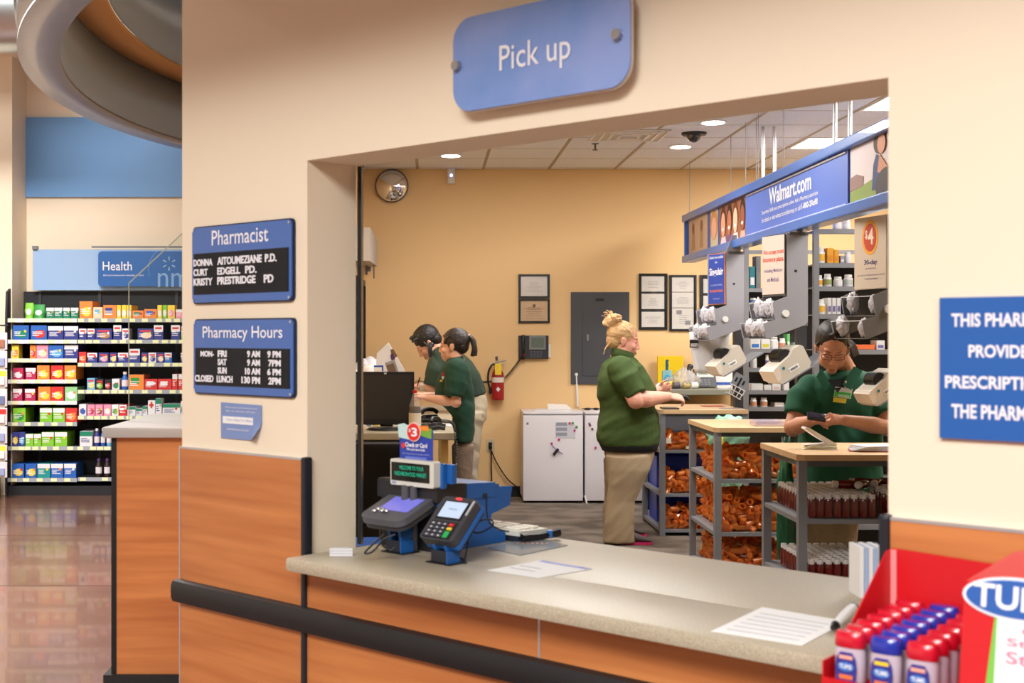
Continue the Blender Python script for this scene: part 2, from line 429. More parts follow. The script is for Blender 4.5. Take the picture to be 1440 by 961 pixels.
# ------------------------------------------------------------------ counter
ZCN = .81
cn = thing('pickup_counter', WF(.03, 0, ZCN), 'long speckled beige solid surface pickup counter under the opening', 'counter', rotz=WANG)
m = MB(); m.box((0, -.118, -.043), (TW-.035, .22, 0), .012); m.build('worktop', SOLID, cn, smooth=True)
m = MB(); m.box((TW-.036, -.118, -.043), (TW+.02, -.016, 0), .012); m.build('front_edge', SOLID, cn, smooth=True)
m = MB(); m.box((.01, .215, -.043), (2.35, .79, -.0002), .006); m.build('rear_worktop', SOLID, cn, smooth=True)
m = MB(); m.box((.05, .2, -.81+.012), (2.3, .24, -.045)); m.box((.5, .24, -.81+.012), (.53, .74, -.045)); m.box((2.2, .24, -.81+.012), (2.23, .74, -.045)); m.build('support_panel', WOOD, cn)
# shutter guide at the left jamb
t = thing('shutter_guide', WF(.002, JD+.005, .812), 'black and steel shutter guide rail at the inner left jamb', 'rail', rotz=WANG)
m = MB(); m.box((0, 0, 0), (.012, .016, 1.25)); m.build('channel', BLACK, t)
m = MB(); m.box((.012, .004, 0), (.016, .012, 1.25)); m.build('track', CHROME, t)
# low side counter at left, with its glass screen
ZL = 1.126; YL = 5.45
xl = P(157, 600, YL).x; xr = P(262, 600, YL).x
t = thing('side_counter', (xl, YL, 0), 'cherry panelled side counter with a grey top at the left of the front wall', 'counter')
m = MB(); m.box((.02, 0, .1), (.565, .02, ZL-.045)); m.build('panel', WOOD, t)
m = MB(); m.box((0, -.006, .1), (.02, .9, ZL-.045)); m.build('end_panel', BLACK, t)
m = MB(); m.box((-.03, -.02, .012), (.565, .9, .1)); m.build('plinth', bb, t)
m = MB(); m.box((-.03, -.045, ZL-.045), (.565, .92, ZL), .01); m.build('worktop', mat('grey_laminate', (168, 162, 160), .35), t, smooth=True)
t2 = thing('glass_screen', (xl+.003, YL+.3, ZL), 'clear glass screen with a slanted top edge standing on the side counter', 'screen')
zz = P(157, 398, YL+.3).z-ZL; z3 = P(262, 322, YL+.3).z-ZL; wx = P(262, 398, YL+.3).x-xl
m = MB(); m.prism([(0, 0), (wx, 0), (wx, z3), (0, zz)], 0, .01); m.build('pane', GLASS, t2)
m = MB(); m.box((-.003, .002, 0), (0, .008, zz)); m.tube([(0, .005, zz), (wx, .005, z3)], .0028, 6); m.build('edge', mat('glass_edge', (160, 170, 160), .3), t2)

# ------------------------------------------------------------------ signs on the front wall
def wall_sign(px0, py0, px1, py1, n=0.0):
    a = WR(px0, py0, n); b = WR(px1, py1, n); return a[0], b[0], a[1], b[1]
WHT = mat('letter_white', (240, 240, 248), .5, emit=0)
# Pick up
t0 = WR(637, 100, -.05)[0]; t1 = WR(886, 60, -.05)[0]; z0 = WR(660, 156, -.05)[1]; z1 = WR(660, 24, -.05)[1]
w_, h_ = t1-t0, z1-z0
s = thing('hanging_sign', WF(t0, -.05, z0), 'glossy blue rounded Pick up sign on standoffs above the opening', 'sign', rotz=WANG)
m = MB(); m.prism(rrect(0, w_, 0, h_, .065, 8), 0, .006); m.build('panel', mat('gloss_blue', (104, 146, 214), .22, noise=(3, (140, 164, 224), .35, .65), coat=.6), s)  # panel blue lightened to hold a pale purple reflection
m = MB(); m.prism(rrect(0.0, w_+.0, -.003, h_+.003, .066, 8), .0062, .016); m.build('backing', mat('frosted_acrylic', (214, 206, 198), .4), s)
for x, z in ((.02, h_*.5), (w_-.035, h_*.5)):
    m = MB(); m.cyl((x, -.016, z), (x, .045, z), .0135, seg=20); m.build('standoff', mat('satin_metal', (176, 176, 180), .3, metal=.7), s, smooth=True)
ta, za = WR(703, 96, -.05); tb, zb = WR(803, 84, -.05)
zc = WR(703, 67, -.05)[1]
txt('Pick up', ta-t0, tb-t0, za-z0-.03, zc-z0+.004, -.0025, WHT, s, .004)
# letter boards
def board(p, label, head, hx, lines_, hz):
    (ax, ay), (bx, by) = p
    t0, zt = WR(ax, ay, -.012); t1, zb = WR(bx, by, -.012)
    w_, h_ = t1-t0, zt-zb
    s = thing('letter_board', WF(t0, -.009, zb), label, 'sign', rotz=WANG)
    m = MB(); m.prism(rrect(0, w_, 0, h_, .018), 0, .009); m.build('frame', mat('navy_edge', (14, 22, 52), .4), s)
    m = MB(); m.prism(rrect(.005, w_-.005, .005, h_-.005, .016), -.006, 0); m.build('face', mat('sign_blue_gloss', (66, 106, 180), .3), s)
    bx0, bx1, bz0, bz1 = .018, w_-.018, h_*hz[0], h_*hz[1]
    m = MB(); m.box((bx0, -.0075, bz0), (bx1, -.006, bz1)); m.build('letter_field', mat('felt_black', (22, 24, 30), .7), s)
    m = MB(); n = 22
    for i in range(n):
        z = bz0+(bz1-bz0)*(i+.5)/n; m.box((bx0, -.0105, z-.0016), (bx1, -.0075, z+.0016))
    q = m.build('groove_strip', mat('felt_black2', (34, 37, 44), .7), s)
    m = MB()
    for x in (.014, w_-.014):
        for z in (.014, h_-.014): m.cyl((x, -.010, z), (x, -.006, z), .004, seg=10)
    m.build('screw', CHROME, s)
    txt(head, w_*hx[0], w_*hx[1], h_*hx[2], h_*hx[3], -.0075, WHT, s, .008)
    for (q_, u0, u1, v0, v1) in lines_:
        txt(q_, w_*u0, w_*u1, h_*v0, h_*v1, -.0115, WHT, s, .034, th=.0015)
    return s
board(((270, 320), (412, 424)), 'upper blue Pharmacist letter board listing three names in white letters', 'Pharmacist', (.22, .78, .74, .93),
      [('DONNA', .04, .24, .485, .575), ('AITOUMEZIANE', .29, .73, .485, .585), ('P.D.', .76, .87, .485, .585),
       ('CURT', .04, .19, .36, .45), ('EDGELL', .29, .52, .36, .455), ('PD.', .57, .68, .36, .455),
       ('KRISTY', .04, .24, .235, .33), ('PRESTRIDGE', .29, .67, .235, .335), ('PD', .75, .84, .235, .335)], (.12, .65))
board(((272, 449), (414, 561)), 'lower blue Pharmacy Hours letter board with opening times in white letters', 'Pharmacy Hours', (.11, .90, .70, .90),
      [('MON-', .10, .24, .50, .575), ('FRI', .28, .37, .50, .585), ('9 AM', .575, .70, .50, .585), ('9 PM', .77, .895, .50, .585),
       ('SAT', .28, .37, .39, .475), ('9 AM', .575, .70, .39, .475), ('7PM', .78, .895, .39, .475),
       ('SUN', .28, .37, .28, .365), ('10 AM', .555, .70, .28, .365), ('6 PM', .77, .895, .28, .365),
       ('CLOSED', .04, .235, .165, .255), ('LUNCH', .27, .43, .165, .255), ('130 PM', .52, .70, .165, .255), ('2PM', .78, .895, .165, .255)], (.12, .615))
# notice taped below
t0, zt = WR(311, 566, -.004); t1, zb = WR(368, 621, -.004); w_, h_ = t1-t0, zt-zb
s = thing('paper_notice', WF(t0, -.004, zb), 'small periwinkle paper lunch notice with a curling corner taped below the boards', 'notice', rotz=WANG)
m = MB(); nn = 8
top = []; R = []
for i in range(nn+1):
    u = i/nn; row = []
    for j in range(nn+1):
        v = j/nn; cur = max(0, (u-.72)/.28)*max(0, (.45-v)/.45)
        row.append(Vector((w_*u-cur*.014, -.0008-cur*.03, h_*v*(1-.02*u)+cur*.008)))
    R.append(row)
bm = m.bm
V = [[bm.verts.new(p) for p in r] for r in R]
for i in range(nn):
    for j in range(nn): bm.faces.new((V[i][j], V[i+1][j], V[i+1][j+1], V[i][j+1]))
q = m.build('sheet', mat('periwinkle_paper', (124, 146, 198), .6), s)
md = q.modifiers.new('s', 'SOLIDIFY'); md.thickness = .0006; md.offset = 0
m = MB(); m.box((.012, -.0025, h_*.42), (w_*.80, -.0012, h_*.62)); m.build('white_field', PAPER, s)
for q_, a, b, c, d, mm in (('When only one pharmacist is on', .12, .90, .84, .90, WHT), ('duty, our pharmacy will close', .14, .86, .74, .80, WHT), ('From: 1:30pm To: 2:00pm', .16, .78, .48, .56, mat('periwinkle_ink', (130, 146, 190), .6)), ('while Pharmacist is at lunch', .16, .70, .24, .30, WHT)):
    txt(q_, w_*a, w_*b, h_*c, h_*d, -.0030, mm, s, .004)
# right blue sign
t0, zt = WR(1321, 419, -.012); t1 = WR(1560, 500, -.012)[0]; zb = WR(1321, 616, -.012)[1]; w_, h_ = t1-t0, zt-zb
s = thing('wall_sign', WF(t0, -.012, zb), 'flat blue square sign with white capitals at the right edge of the wall', 'sign', rotz=WANG)
m = MB(); m.box((0, 0, 0), (w_, .012, h_)); m.build('panel', mat('royal_blue', (28, 92, 172), .45), s)
def tt(px, py): a = WR(px, py, -.012); return a[0]-t0, a[1]-zb
for q_, xa, xm, frac, y0, y1 in (('THIS PHARMACY', 1338, 1440, .64, 441, 460), ('PROVIDES', 1362, 1440, .82, 485, 503), ('PRESCRIPTIONS', 1329, 1440, .69, 528, 546), ('THE PHARMACY', 1338, 1440, .68, 568, 588)):
    a, c = tt(xa, y1); a2, d = tt(xa, y0); e, _ = tt(xm, y1)
    txt(q_, a, a+(e-a)/frac*(.98), c, d, -.0008, WHT, s, .03)
# ------------------------------------------------------------------ health gondola
YG = 12.36                                  # front plane of the shelves
def gx(px): return P(px, 0, YG).x
def gz(py): return P(0, py, YG).z
gl, gr, gm = gx(8), gx(300), gx(109)
BLK = mat('gondola_black', (26, 28, 32), .6)
g = thing('shelving_unit', (gl, YG, 0), 'long black shelving unit full of health cartons on the far side of the sales floor', 'shelves')
gw = gr-gl; gh = gz(408); gmm = gm-gl
m = MB(); m.box((0, .44, .0), (gw, .46, gh)); m.build('back_panel', mat('pegboard', (34, 36, 42), .7, bump=(200, .3, .003)), g)
m = MB(); m.prism([(-.02, .0), (.46, .0), (.46, gh), (.1, gh+.02), (0, gh-.02), (-.02, gh-.25)], -.0, .02, 'x'); m.build('end_panel', BLK, g)
m = MB(); m.box((.02, .02, .0), (gw, .44, .09)); m.build('base', BLK, g)
m = MB()
for px in (37, 124, 236): m.box((gx(px)-gl-.014, .425, .1), (gx(px)-gl+.014, .44, gh))
m.build('upright', mat('upright_grey', (52, 54, 60), .5), g)
LIP = mat('shelf_lip', (222, 226, 232), .4); LIPD = mat('shelf_lip_dark', (162, 168, 180), .4)
tagm = mat('price_tag', (236, 240, 190), .5)
SL = [450.5, 480.5, 507, 536.5, 566.5, 596.5, 630.5, 675]     # lip centres, left bay
SR = [450.5, 480.5, 513, 551, 587.5, 630.5, 674]
tg = None
def shelf(xa, xb, py, tags, dark):
    global tg
    z = gz(py)
    m = MB(); m.box((xa-gl, .0, z-.012), (xb-gl, .43, z+.014)); q = m.build('shelf', BLK, g)
    m = MB(); m.box((xa-gl, -.006, z-.02), (xb-gl, -.0001, z+.017)); m.build('price_rail', LIPD if dark else LIP, q)
    for px in tags:
        if tg is None:
            m = MB(); m.box((-.028, -.0085, -.017), (.028, -.0063, .015)); tg = m.build('price_tag', tagm, q, loc=(0, 0, 0))
            o = tg
        else:
            o = tg.copy(); COL.objects.link(o); o.parent = q
        o.location = (gx(px)-gl, 0, z)
LT = [(17, 38, 50, 61, 74, 86, 98), (21, 45, 72, 94), (20, 30, 41, 56, 72, 94), (20, 36, 54, 73, 98), (21, 38, 54, 75), (21, 39, 58, 77, 98), (21, 30, 39, 50, 62, 79, 99), (20, 37, 56, 76, 95)]
RT = [(114, 129, 147, 167, 186, 204, 224, 237, 249), (114, 125, 136, 161, 173, 185, 196, 219, 232, 244, 256), (114, 125, 157, 169, 185, 202, 213, 235, 247, 256), (114, 126, 136, 149, 161, 171, 183, 204, 224, 243, 257), (114, 127, 137, 147, 159, 170, 182, 195, 203, 212, 222, 256), (113, 131, 141, 151), (117, 148)]
for i, y in enumerate(SL): shelf(gx(10), gm-.004, y, LT[i], i > 4)
for i, y in enumerate(SR): shelf(gm+.004, gr, y, RT[i], True)
# header panels
t = thing('header_panel', (gx(30), YG+.36, gh+.01), 'pale blue header board above the health shelves', 'panel')
m = MB(); m.box((0, 0, 0), (gr-gx(30), .02, gz(349)-gh)); m.build('board', mat('pale_blue', (158, 192, 234), .5), t)
m = MB(); m.box((-.0, -.03, gz(349)-gh), (.05, .02, gz(347)-gh+.02)); m.box((gx(116)-gx(30), -.03, gz(347)-gh), (gr-gx(30), -.02, gz(346)-gh+.012))
m.build('bracket', GREYM, t)
hx0, hx1, hz0, hz1 = P(138, 0, YG+.3).x, P(290, 0, YG+.3).x, P(0, 403, YG+.3).z, P(0, 353.5, YG+.3).z
s = thing('aisle_sign', (hx0, YG+.3, hz0), 'blue rounded Health aisle sign hung in front of the pale header', 'sign')
w_, h_ = hx1-hx0, hz1-hz0
m = MB(); m.prism(rrect(0, w_, 0, h_, .035), 0, .01); m.build('panel', mat('aisle_blue', (38, 100, 176), .4), s)
def hp(px, py): return P(px, 0, YG+.3).x-hx0, P(0, py, YG+.3).z-hz0
def htxt(q, a, b, mm, bold=0): 
    u = hp(*a); v = hp(*b); txt(q, u[0], v[0], u[1], v[1], -.0015, mm, s, bold)
htxt('Health', (144.5, 380.5), (185.5, 368), WHT, .003); htxt('Balanced solutions for everyday comfort', (145.5, 389), (202, 386), WHT)
htxt('nm', (222, 404), (266, 384), mat('sign_blue_tint', (130, 170, 220), .5))
m = MB(); c = hp(238, 371)
for k in range(6):
    a = math.radians(30+60*k); d = Vector((math.cos(a), 0, math.sin(a)))
    m.tube([Vector((c[0], -.002, c[1]))+d*.03, Vector((c[0], -.002, c[1]))+d*.066], [.004, .009], 6)
m.build('spark_emblem', mat('sign_blue_tint2', (170, 200, 235), .5), s)
m = MB(); c = hp(240, 378); m.tube([Vector((c[0]+.21*math.cos(math.radians(a)), -.002, c[1]+.21*math.sin(math.radians(a)))) for a in range(128, 205, 6)], .003, 6)
m.build('arc_line', mat('sign_blue_tint'), s)

# products: (x0, x1, ytop, kind, main colour, second colour, description)
TEAL, GRN, LIME, BLU, NAVY, ORG, YEL, REDc, MAG, PNK, WHc, CYN, CRM, PUR, DK = ((20, 130, 100), (40, 150, 60), (130, 200, 50), (40, 100, 190), (50, 60, 140), (240, 140, 60), (245, 215, 70), (215, 50, 50), (190, 40, 90), (240, 150, 180), (232, 232, 238), (110, 180, 225), (250, 215, 180), (110, 100, 180), (60, 40, 40))
ROWS = {
 'L0': (447, [(32.8, 45.8, 424.6, 'bag', LIME, WHc, 'crumpled lime green pouch'), (44.8, 61.5, 427, 'bag', GRN, WHc, 'green and white pouch'), (63.5, 75, 431.4, 'b', TEAL, WHc, 'teal carton with a white top'), (75.2, 87, 431.4, 'b', TEAL, WHc, 'teal carton with a white top'), (87.3, 97.4, 431.4, 'b', TEAL, WHc, 'teal carton with a white top'), (97.9, 109.4, 431.4, 'b', TEAL, WHc, 'teal carton with a white top')]),
 'R0': (446.5, [(110.4, 129.2, 422, 'b', ORG, YEL, 'tall orange carton'), (129.7, 143.4, 430.3, 'b', CRM, CYN, 'cream carton with a sky blue panel'), (144, 162.8, 427.3, 'b', ORG, NAVY, 'light orange carton with a navy panel'), (163.3, 169.3, 427.3, 'b', YEL, WHc, 'slim yellow carton'), (169.8, 176.8, 427.3, 'b', YEL, WHc, 'slim yellow carton'), (177.3, 184.3, 427.3, 'b', YEL, WHc, 'slim yellow carton'), (184.8, 201.2, 435, 'b', ORG, TEAL, 'low orange carton with a teal panel'), (201.7, 220, 433, 'b', ORG, BLU, 'low orange carton with a blue panel'), (220.3, 227, 427.3, 'b', YEL, WHc, 'slim yellow carton'), (227.4, 234, 427.3, 'b', LIME, WHc, 'slim lime carton'), (234.5, 245.2, 427.3, 'b', YEL, PNK, 'yellow carton with a pink edge'), (246, 258.5, 433.4, 'b', PNK, WHc, 'pink and white carton')]),
 'L1': (477.5, [(16.7, 39.6, 456.9, 'b', BLU, TEAL, 'wide blue carton with a green shield corner'), (41.7, 64.6, 456.9, 'b', BLU, REDc, 'wide blue carton with a red shield corner'), (66, 88, 458, 'b', NAVY, WHc, 'navy and white patch carton'), (88.5, 109, 458, 'b', NAVY, WHc, 'navy and white patch carton')]),
 'R1': (477, [(110, 121, 461, 'b', NAVY, WHc, 'small white bandage carton'), (121.4, 132.3, 461, 'b', NAVY, WHc, 'small white bandage carton'), (132.8, 156.4, 461, 'b', NAVY, (180, 130, 80), 'wide navy bandage carton with a tan picture'), (158, 169.8, 456, 'b', NAVY, WHc, 'tall white bandage carton'), (170.7, 181.5, 461, 'b', WHc, NAVY, 'small pale bandage carton'), (192.3, 214.8, 461, 'b', NAVY, CRM, 'wide bandage carton with a hand picture'), (215.2, 228.8, 456, 'b', NAVY, WHc, 'tall violet bandage carton'), (239.6, 252.7, 456, 'b', NAVY, WHc, 'tall white bandage carton'), (253.6, 258.5, 458, 'b', LIME, WHc, 'slim green bandage carton')]),
 'L2': (504, [(15, 25, 484.5, 'b', YEL, ORG, 'yellow gum carton'), (40.6, 49.5, 484.5, 'b', ORG, REDc, 'orange and red gum carton'), (50, 66.7, 484.5, 'b', PNK, CRM, 'pink swirled carton'), (67, 88.5, 484.5, 'b', BLU, CYN, 'wide bright blue shield carton'), (89, 109, 484.5, 'b', NAVY, WHc, 'navy and white patch carton')]),
 'R2': (509.5, [(109.6, 120.3, 494, 'b', REDc, ORG, 'small red orange carton'), (121.5, 136, 495, 'b', NAVY, WHc, 'white and navy bandage carton'), (137.7, 152, 495, 'b', NAVY, PNK, 'white and navy bandage carton with a pink picture'), (153, 163.4, 495, 'b', NAVY, YEL, 'white and navy bandage carton with a yellow tab'), (164.6, 179.6, 495, 'b', NAVY, WHc, 'wide white and navy bandage carton'), (180, 196.3, 489.6, 'b', NAVY, WHc, 'tallest white and navy bandage carton'), (197.5, 207, 495, 'b', NAVY, YEL, 'narrow bandage carton with a yellow tab'), (207.7, 219, 495, 'b', WHc, NAVY, 'pale bandage carton'), (219.6, 230, 495, 'b', NAVY, CRM, 'navy bandage carton with a tan picture'), (230.4, 241, 495, 'b', BLU, WHc, 'blue bandage carton'), (253, 258.5, 495, 'b', NAVY, WHc, 'bandage carton cut by the wall')]),
 'L3': (533.5, [(16.6, 31.5, 517, 'b', MAG, WHc, 'magenta carton'), (34.4, 49.2, 517, 'b', MAG, WHc, 'white topped magenta carton'), (51, 68.7, 513.5, 'b', ORG, YEL, 'orange carton'), (70.4, 88.2, 513.5, 'b', REDc, YEL, 'white topped red and yellow carton'), (89.3, 106, 513.5, 'b', ORG, YEL, 'orange carton')]),
 'R3': (547.5, [(121.4, 132.8, 531, 'b', CYN, YEL, 'light blue children bandage carton'), (133.4, 144.3, 532.6, 'b', DK, LIME, 'black bandage carton with coloured picture'), (146, 155, 533, 'b', (30, 28, 34), REDc, 'black carton with a red stripe'), (156.2, 167, 532, 'b', WHc, GRN, 'white carton with a green picture'), (168.2, 179, 522, 'j', BLU, WHc, 'blue bottle'), (179.6, 201.7, 526, 'b', ORG, GRN, 'orange carton with a green panel'), (202.2, 220.8, 532.3, 'b', REDc, WHc, 'red carton with a violet panel'), (221.4, 241, 532.3, 'b', REDc, WHc, 'red carton with a violet panel'), (241.4, 249, 525, 'b', REDc, WHc, 'slim red and white carton'), (249.6, 257.3, 525, 'b', REDc, WHc, 'slim red and white carton')]),
 'L4': (563.5, [(16.6, 30.3, 546.4, 'b', MAG, WHc, 'white topped magenta carton'), (33.8, 48.7, 546.4, 'b', MAG, WHc, 'white topped magenta carton'), (52, 69.8, 543.5, 'b', ORG, YEL, 'bright orange carton'), (70.4, 88.7, 543.5, 'b', REDc, YEL, 'white topped red and yellow carton'), (89.9, 107.6, 543.5, 'b', (150, 210, 150), WHc, 'pale green carton')]),
 'R4': (583.7, [(109.6, 120.3, 567.4, 'b', WHc, BLU, 'white carton with a blue swoosh'), (121.5, 132.3, 568, 'b', PNK, MAG, 'pink carton with a magenta stripe'), (133, 143.7, 568, 'b', PNK, (140, 70, 60), 'pink carton with a brown spot'), (144.3, 155, 568, 'b', PNK, WHc, 'pale pink carton'), (155.6, 165.8, 568, 'b', WHc, LIME, 'white carton with green marks'), (166.4, 177.5, 568, 'b', REDc, WHc, 'red bandage carton'), (177.9, 189.7, 571, 'b', WHc, TEAL, 'green topped white first aid carton'), (190.3, 198.7, 573.4, 'b', WHc, TEAL, 'low green topped first aid carton'), (199.3, 206.5, 570, 'b', WHc, TEAL, 'narrow green topped first aid carton'), (207, 217.5, 562, 'x', WHc, REDc, 'tall white carton with a red cross'), (217.9, 226.8, 559, 'b', WHc, TEAL, 'tall white and green carton'), (227.4, 252.5, 566.8, 'b', WHc, TEAL, 'wide white first aid carton with a green top'), (253.2, 258, 563, 'b', WHc, TEAL, 'slim first aid carton')]),
 'L5': (594, [(17, 35, 574, 'b', LIME, GRN, 'green sunburst carton'), (54.4, 72, 574, 'b', LIME, WHc, 'white topped lime carton'), (73.3, 90.5, 574, 'b', LIME, WHc, 'white topped lime carton'), (91, 107.5, 574, 'b', REDc, ORG, 'red sunburst carton')]),
 'L6': (627, [(15, 24.6, 607, 'b', NAVY, YEL, 'dark violet carton'), (25, 34, 607, 'b', NAVY, CYN, 'blue and violet carton'), (34.5, 46, 609.6, 'b', LIME, WHc, 'low white topped lime carton'), (46.4, 57, 609.6, 'b', LIME, WHc, 'low white topped lime carton'), (57.5, 75, 607, 'b', LIME, WHc, 'wide white topped lime carton'), (75.4, 93.3, 607, 'b', LIME, WHc, 'wide white topped lime carton')]),
 'R5': (626.5, [(111, 129, 605.5, 'b', WHc, TEAL, 'white first aid carton with a green top'), (130, 138.6, 601.5, 'j', NAVY, WHc, 'blue bottle with a white cap'), (139.3, 146.7, 601.5, 'j', BLU, WHc, 'blue bottle with a white cap'), (147.4, 156, 601.5, 'j', CYN, BLU, 'sky blue bottle')]),
 'L7': (671.5, [(15, 32.5, 652, 'b', BLU, YEL, 'blue and yellow sunburst carton'), (34.5, 50.7, 652, 'b', BLU, YEL, 'blue and yellow sunburst carton'), (51.4, 69.7, 651.5, 'b', (30, 150, 150), WHc, 'white topped turquoise carton'), (70.3, 88, 651.5, 'b', BLU, WHc, 'white topped blue carton'), (88.6, 106, 651.5, 'b', BLU, WHc, 'white topped blue carton')]),
 'R6': (670, [(132, 142, 644, 'j', (50, 34, 34), (90, 60, 120), 'dark brown bottle with a white label'), (144, 153.5, 644, 'j', (50, 34, 34), (90, 60, 120), 'dark brown bottle with a white label'), (155, 164, 644, 'j', (50, 34, 34), (90, 60, 120), 'dark brown bottle with a white label')]),
}
SHN = {'L': ['top shelf', 'second shelf', 'third shelf', 'fourth shelf', 'fifth shelf', 'sixth shelf', 'seventh shelf', 'bottom shelf'],
       'R': ['top shelf', 'second shelf', 'third shelf', 'fourth shelf', 'fifth shelf', 'sixth shelf', 'bottom shelf']}
def vary(c, a=14): return tuple(max(0, min(255, int(v+rnd.uniform(-a, a)))) for v in c)
for key in sorted(ROWS):
    base, items = ROWS[key]
    z0 = gz((SL if key[0] == 'L' else SR)[int(key[1])])+.0145
    grp = 'health cartons on the %s of the %s bay' % (SHN[key[0]][int(key[1])], 'left' if key[0] == 'L' else 'right')
    sh_ = SHN[key[0]][int(key[1])] + (', left bay' if key[0] == 'L' else ', right bay')
    for i, (xa, xb, yt, k, c1, c2, ds) in enumerate(items):
        w_ = gx(xb)-gx(xa)-.003; h_ = gz(yt)-gz(base); d_ = .30 if k == 'b' and rnd.random() < .8 else .12
        lab = '%s, %s from left, %s' % (ds, ORD[i], sh_)
        nm = {'b': 'carton', 'x': 'carton', 'bag': 'pouch', 'j': 'bottle'}[k]
        o = thing(nm, (gx(xa)+w_/2+.0015, YG+.02+rnd.uniform(0, .012), z0), lab, 'box' if nm == 'carton' else nm, grp)
        main = C(*c1, .45); sec = C(*c2, .45)
        if k in 'bx':
            m = MB(); m.box((-w_/2, 0, 0), (w_/2, min(d_, .28), h_), .002); m.build('box', main, o)
            m = MB()
            if k == 'x':
                m.box((-.008, -.0012, h_*.5), (.008, -.0002, h_*.9)); m.box((-.02, -.0014, h_*.62), (.02, -.0004, h_*.78)); m.build('red_cross', sec, o)
                continue
            if c2 in (WHc, TEAL) and ('top' in ds or 'patch' in ds or 'bandage' in ds or 'white' in ds): m.box((-w_/2+.001, -.0012, h_*(.56 if 'bandage' in ds else .68)), (w_/2-.001, -.0002, h_-.001))
            elif 'panel' in ds: m.box((-w_*.34, -.0012, h_*.42), (w_*.2, -.0002, h_*.8))
            else:
                n = 9; a0 = rnd.random()
                m.prism([(w_*.36*math.cos(6.283*q/n)+w_*.05, h_*.4+h_*.28*math.sin(6.283*q/n)) for q in range(n)], -.0012, -.0002)
            m.build('printed_panel', sec, o)
            m = MB()
            for q in range(3): m.box((-w_*.4, -.0024, h_*(.52-.12*q)), (w_*rnd.uniform(-.05, .3), -.0013, h_*(.57-.12*q)))
            if 'bandage' in ds: m.build('printed_line', C(236, 232, 240, .5), o); m = MB(); m.box((-w_*.35, -.0024, h_*.72), (w_*.35, -.0013, h_*.86)); m.build('red_title', C(214, 60, 70, .5), o)
            else: m.build('printed_line', C(244, 240, 244, .5) if c1 != WHc else C(90, 90, 150, .5), o)
            m = MB(); m.cyl((w_*.28, -.0024, h_*.6), (w_*.28, -.0012, h_*.6), min(w_*.12, .012), seg=10); m.build('seal', C(*rnd.choice([YEL, ORG, REDc, WHc]), .5), o)
        elif k == 'bag':
            m = MB(); R = []
            for q in range(7):
                v = q/6; ww = w_/2*(1-.12*math.sin(v*9)); dd = .03*(1-v)+.004
                R.append([Vector((ww*math.cos(a)*1.0+rnd.uniform(-.003, .003), .03+dd*math.sin(a), h_*v)) for a in [6.283*z/14 for z in range(14)]])
            m.rings(R); m.build('pouch', main, o, smooth=True)
            m = MB(); m.ball((0, .002, h_*.42), (w_*.3, .004, h_*.2)); m.build('printed_panel', sec, o)
        else:
            r = w_/2*.92
            m = MB(); m.lathe([(r*.9, 0), (r, .01), (r, h_*.62), (r*.5, h_*.8), (r*.45, h_*.86)], (0, r, 0), 14); m.build('bottle', main, o, smooth=True)
            m = MB(); m.lathe([(r*.55, h_*.86), (r*.55, h_)], (0, r, 0), 12); m.build('cap', sec, o)
            m = MB(); m.lathe([(r*1.01, h_*.2), (r*1.01, h_*.55)], (0, r, 0), 14); m.build('label_band', C(225, 220, 230, .5), o)
# hanging packs on the endcap rack at the left edge
t = thing('wire_rack', (gx(-14), 12.0, 0), 'black wire rack at the left frame edge beside the shelving', 'rack')
m = MB(); m.box((-.1, 0, 0), (gx(8)-gx(-14)-.03, .3, .33)); m.build('base', BLK, t)
m = MB(); m.tube([(.1, .25, .33), (.1, .25, 1.65)], .012); m.tube([(.0, .28, 1.6), (.2, .28, 1.6)], .008); m.build('post', BLK, t)
for i, (y0, y1) in enumerate(((467, 492), (493, 518), (519, 545), (546, 572), (573, 598), (599, 624), (625, 648), (649, 672))):
    c = P(2.5, y1, 12.0); h_ = P(0, y0, 12).z-c.z-.006
    o = thing('blister_pack', (c.x, 12.0, c.z), 'white hanging pack at the left edge, %s from the top of the rack' % ORD[i], 'pack', 'hanging packs at the left edge')
    m = MB(); m.box((-.05, 0, 0), (.048, .012, h_), .004); m.build('card', C(214, 210, 216, .5), o)
    m = MB(); m.box((-.04, -.02, h_*.12), (.03, -.0002, h_*.6), .008); m.build('blister', C(*[(170, 110, 90), (150, 160, 200), (235, 220, 220), (110, 120, 160), (235, 225, 225), (150, 160, 200), (240, 230, 225), (150, 160, 200)][i], .3), o)
    if i in (2, 4, 6):
        m = MB(); m.box((-.045, -.0012, h_*.62), (.04, -.0002, h_*.92)); m.build('printed_panel', C(*[YEL, REDc][i % 4 == 0], .5), o)

# ------------------------------------------------------------------ antacid display, right foreground
def ant(t, n, z): return (t, n, z)
SZ = .812
D = thing('display_box', WF(1.955, -.02, SZ), 'glossy red open display box with a tall back panel holding rows of antacid bottles', 'display', rotz=WANG)
# local frame: x along wall, y towards the room, z up
st = thing('display_stand', WF(1.94, -.02, 0), 'black stand under the red antacid display, against the wainscot', 'stand', rotz=WANG)
m = MB(); m.box((.02, -.36, SZ-.03), (1.1, -.10, SZ-.002)); m.build('shelf', BLACK, st)
m = MB()
for x in (.04, 1.08):
    for y in (-.34, -.115): m.box((x-.015, y-.015, 0), (x+.015, y+.015, SZ-.03))
m.build('leg', BLACK, st)
BWID = .445
m = MB(); m.prism([(0, 0), (BWID-.16, 0), (BWID-.16, .221), (.02, .232), (0, .232)], -.008, 0); m.build('back_panel', RED, D)
m = MB(); m.prism([(0, 0), (0, .232), (-.03, .228), (-.20, .09), (-.235, .05), (-.31, .045), (-.31, 0)], -.003, .0, 'x'); m.build('side_panel', RED, D)
m = MB(); m.box((0, -.012, .002), (.012, -.009, .23)); m.build('fold_edge', C(240, 150, 150, .4), D)
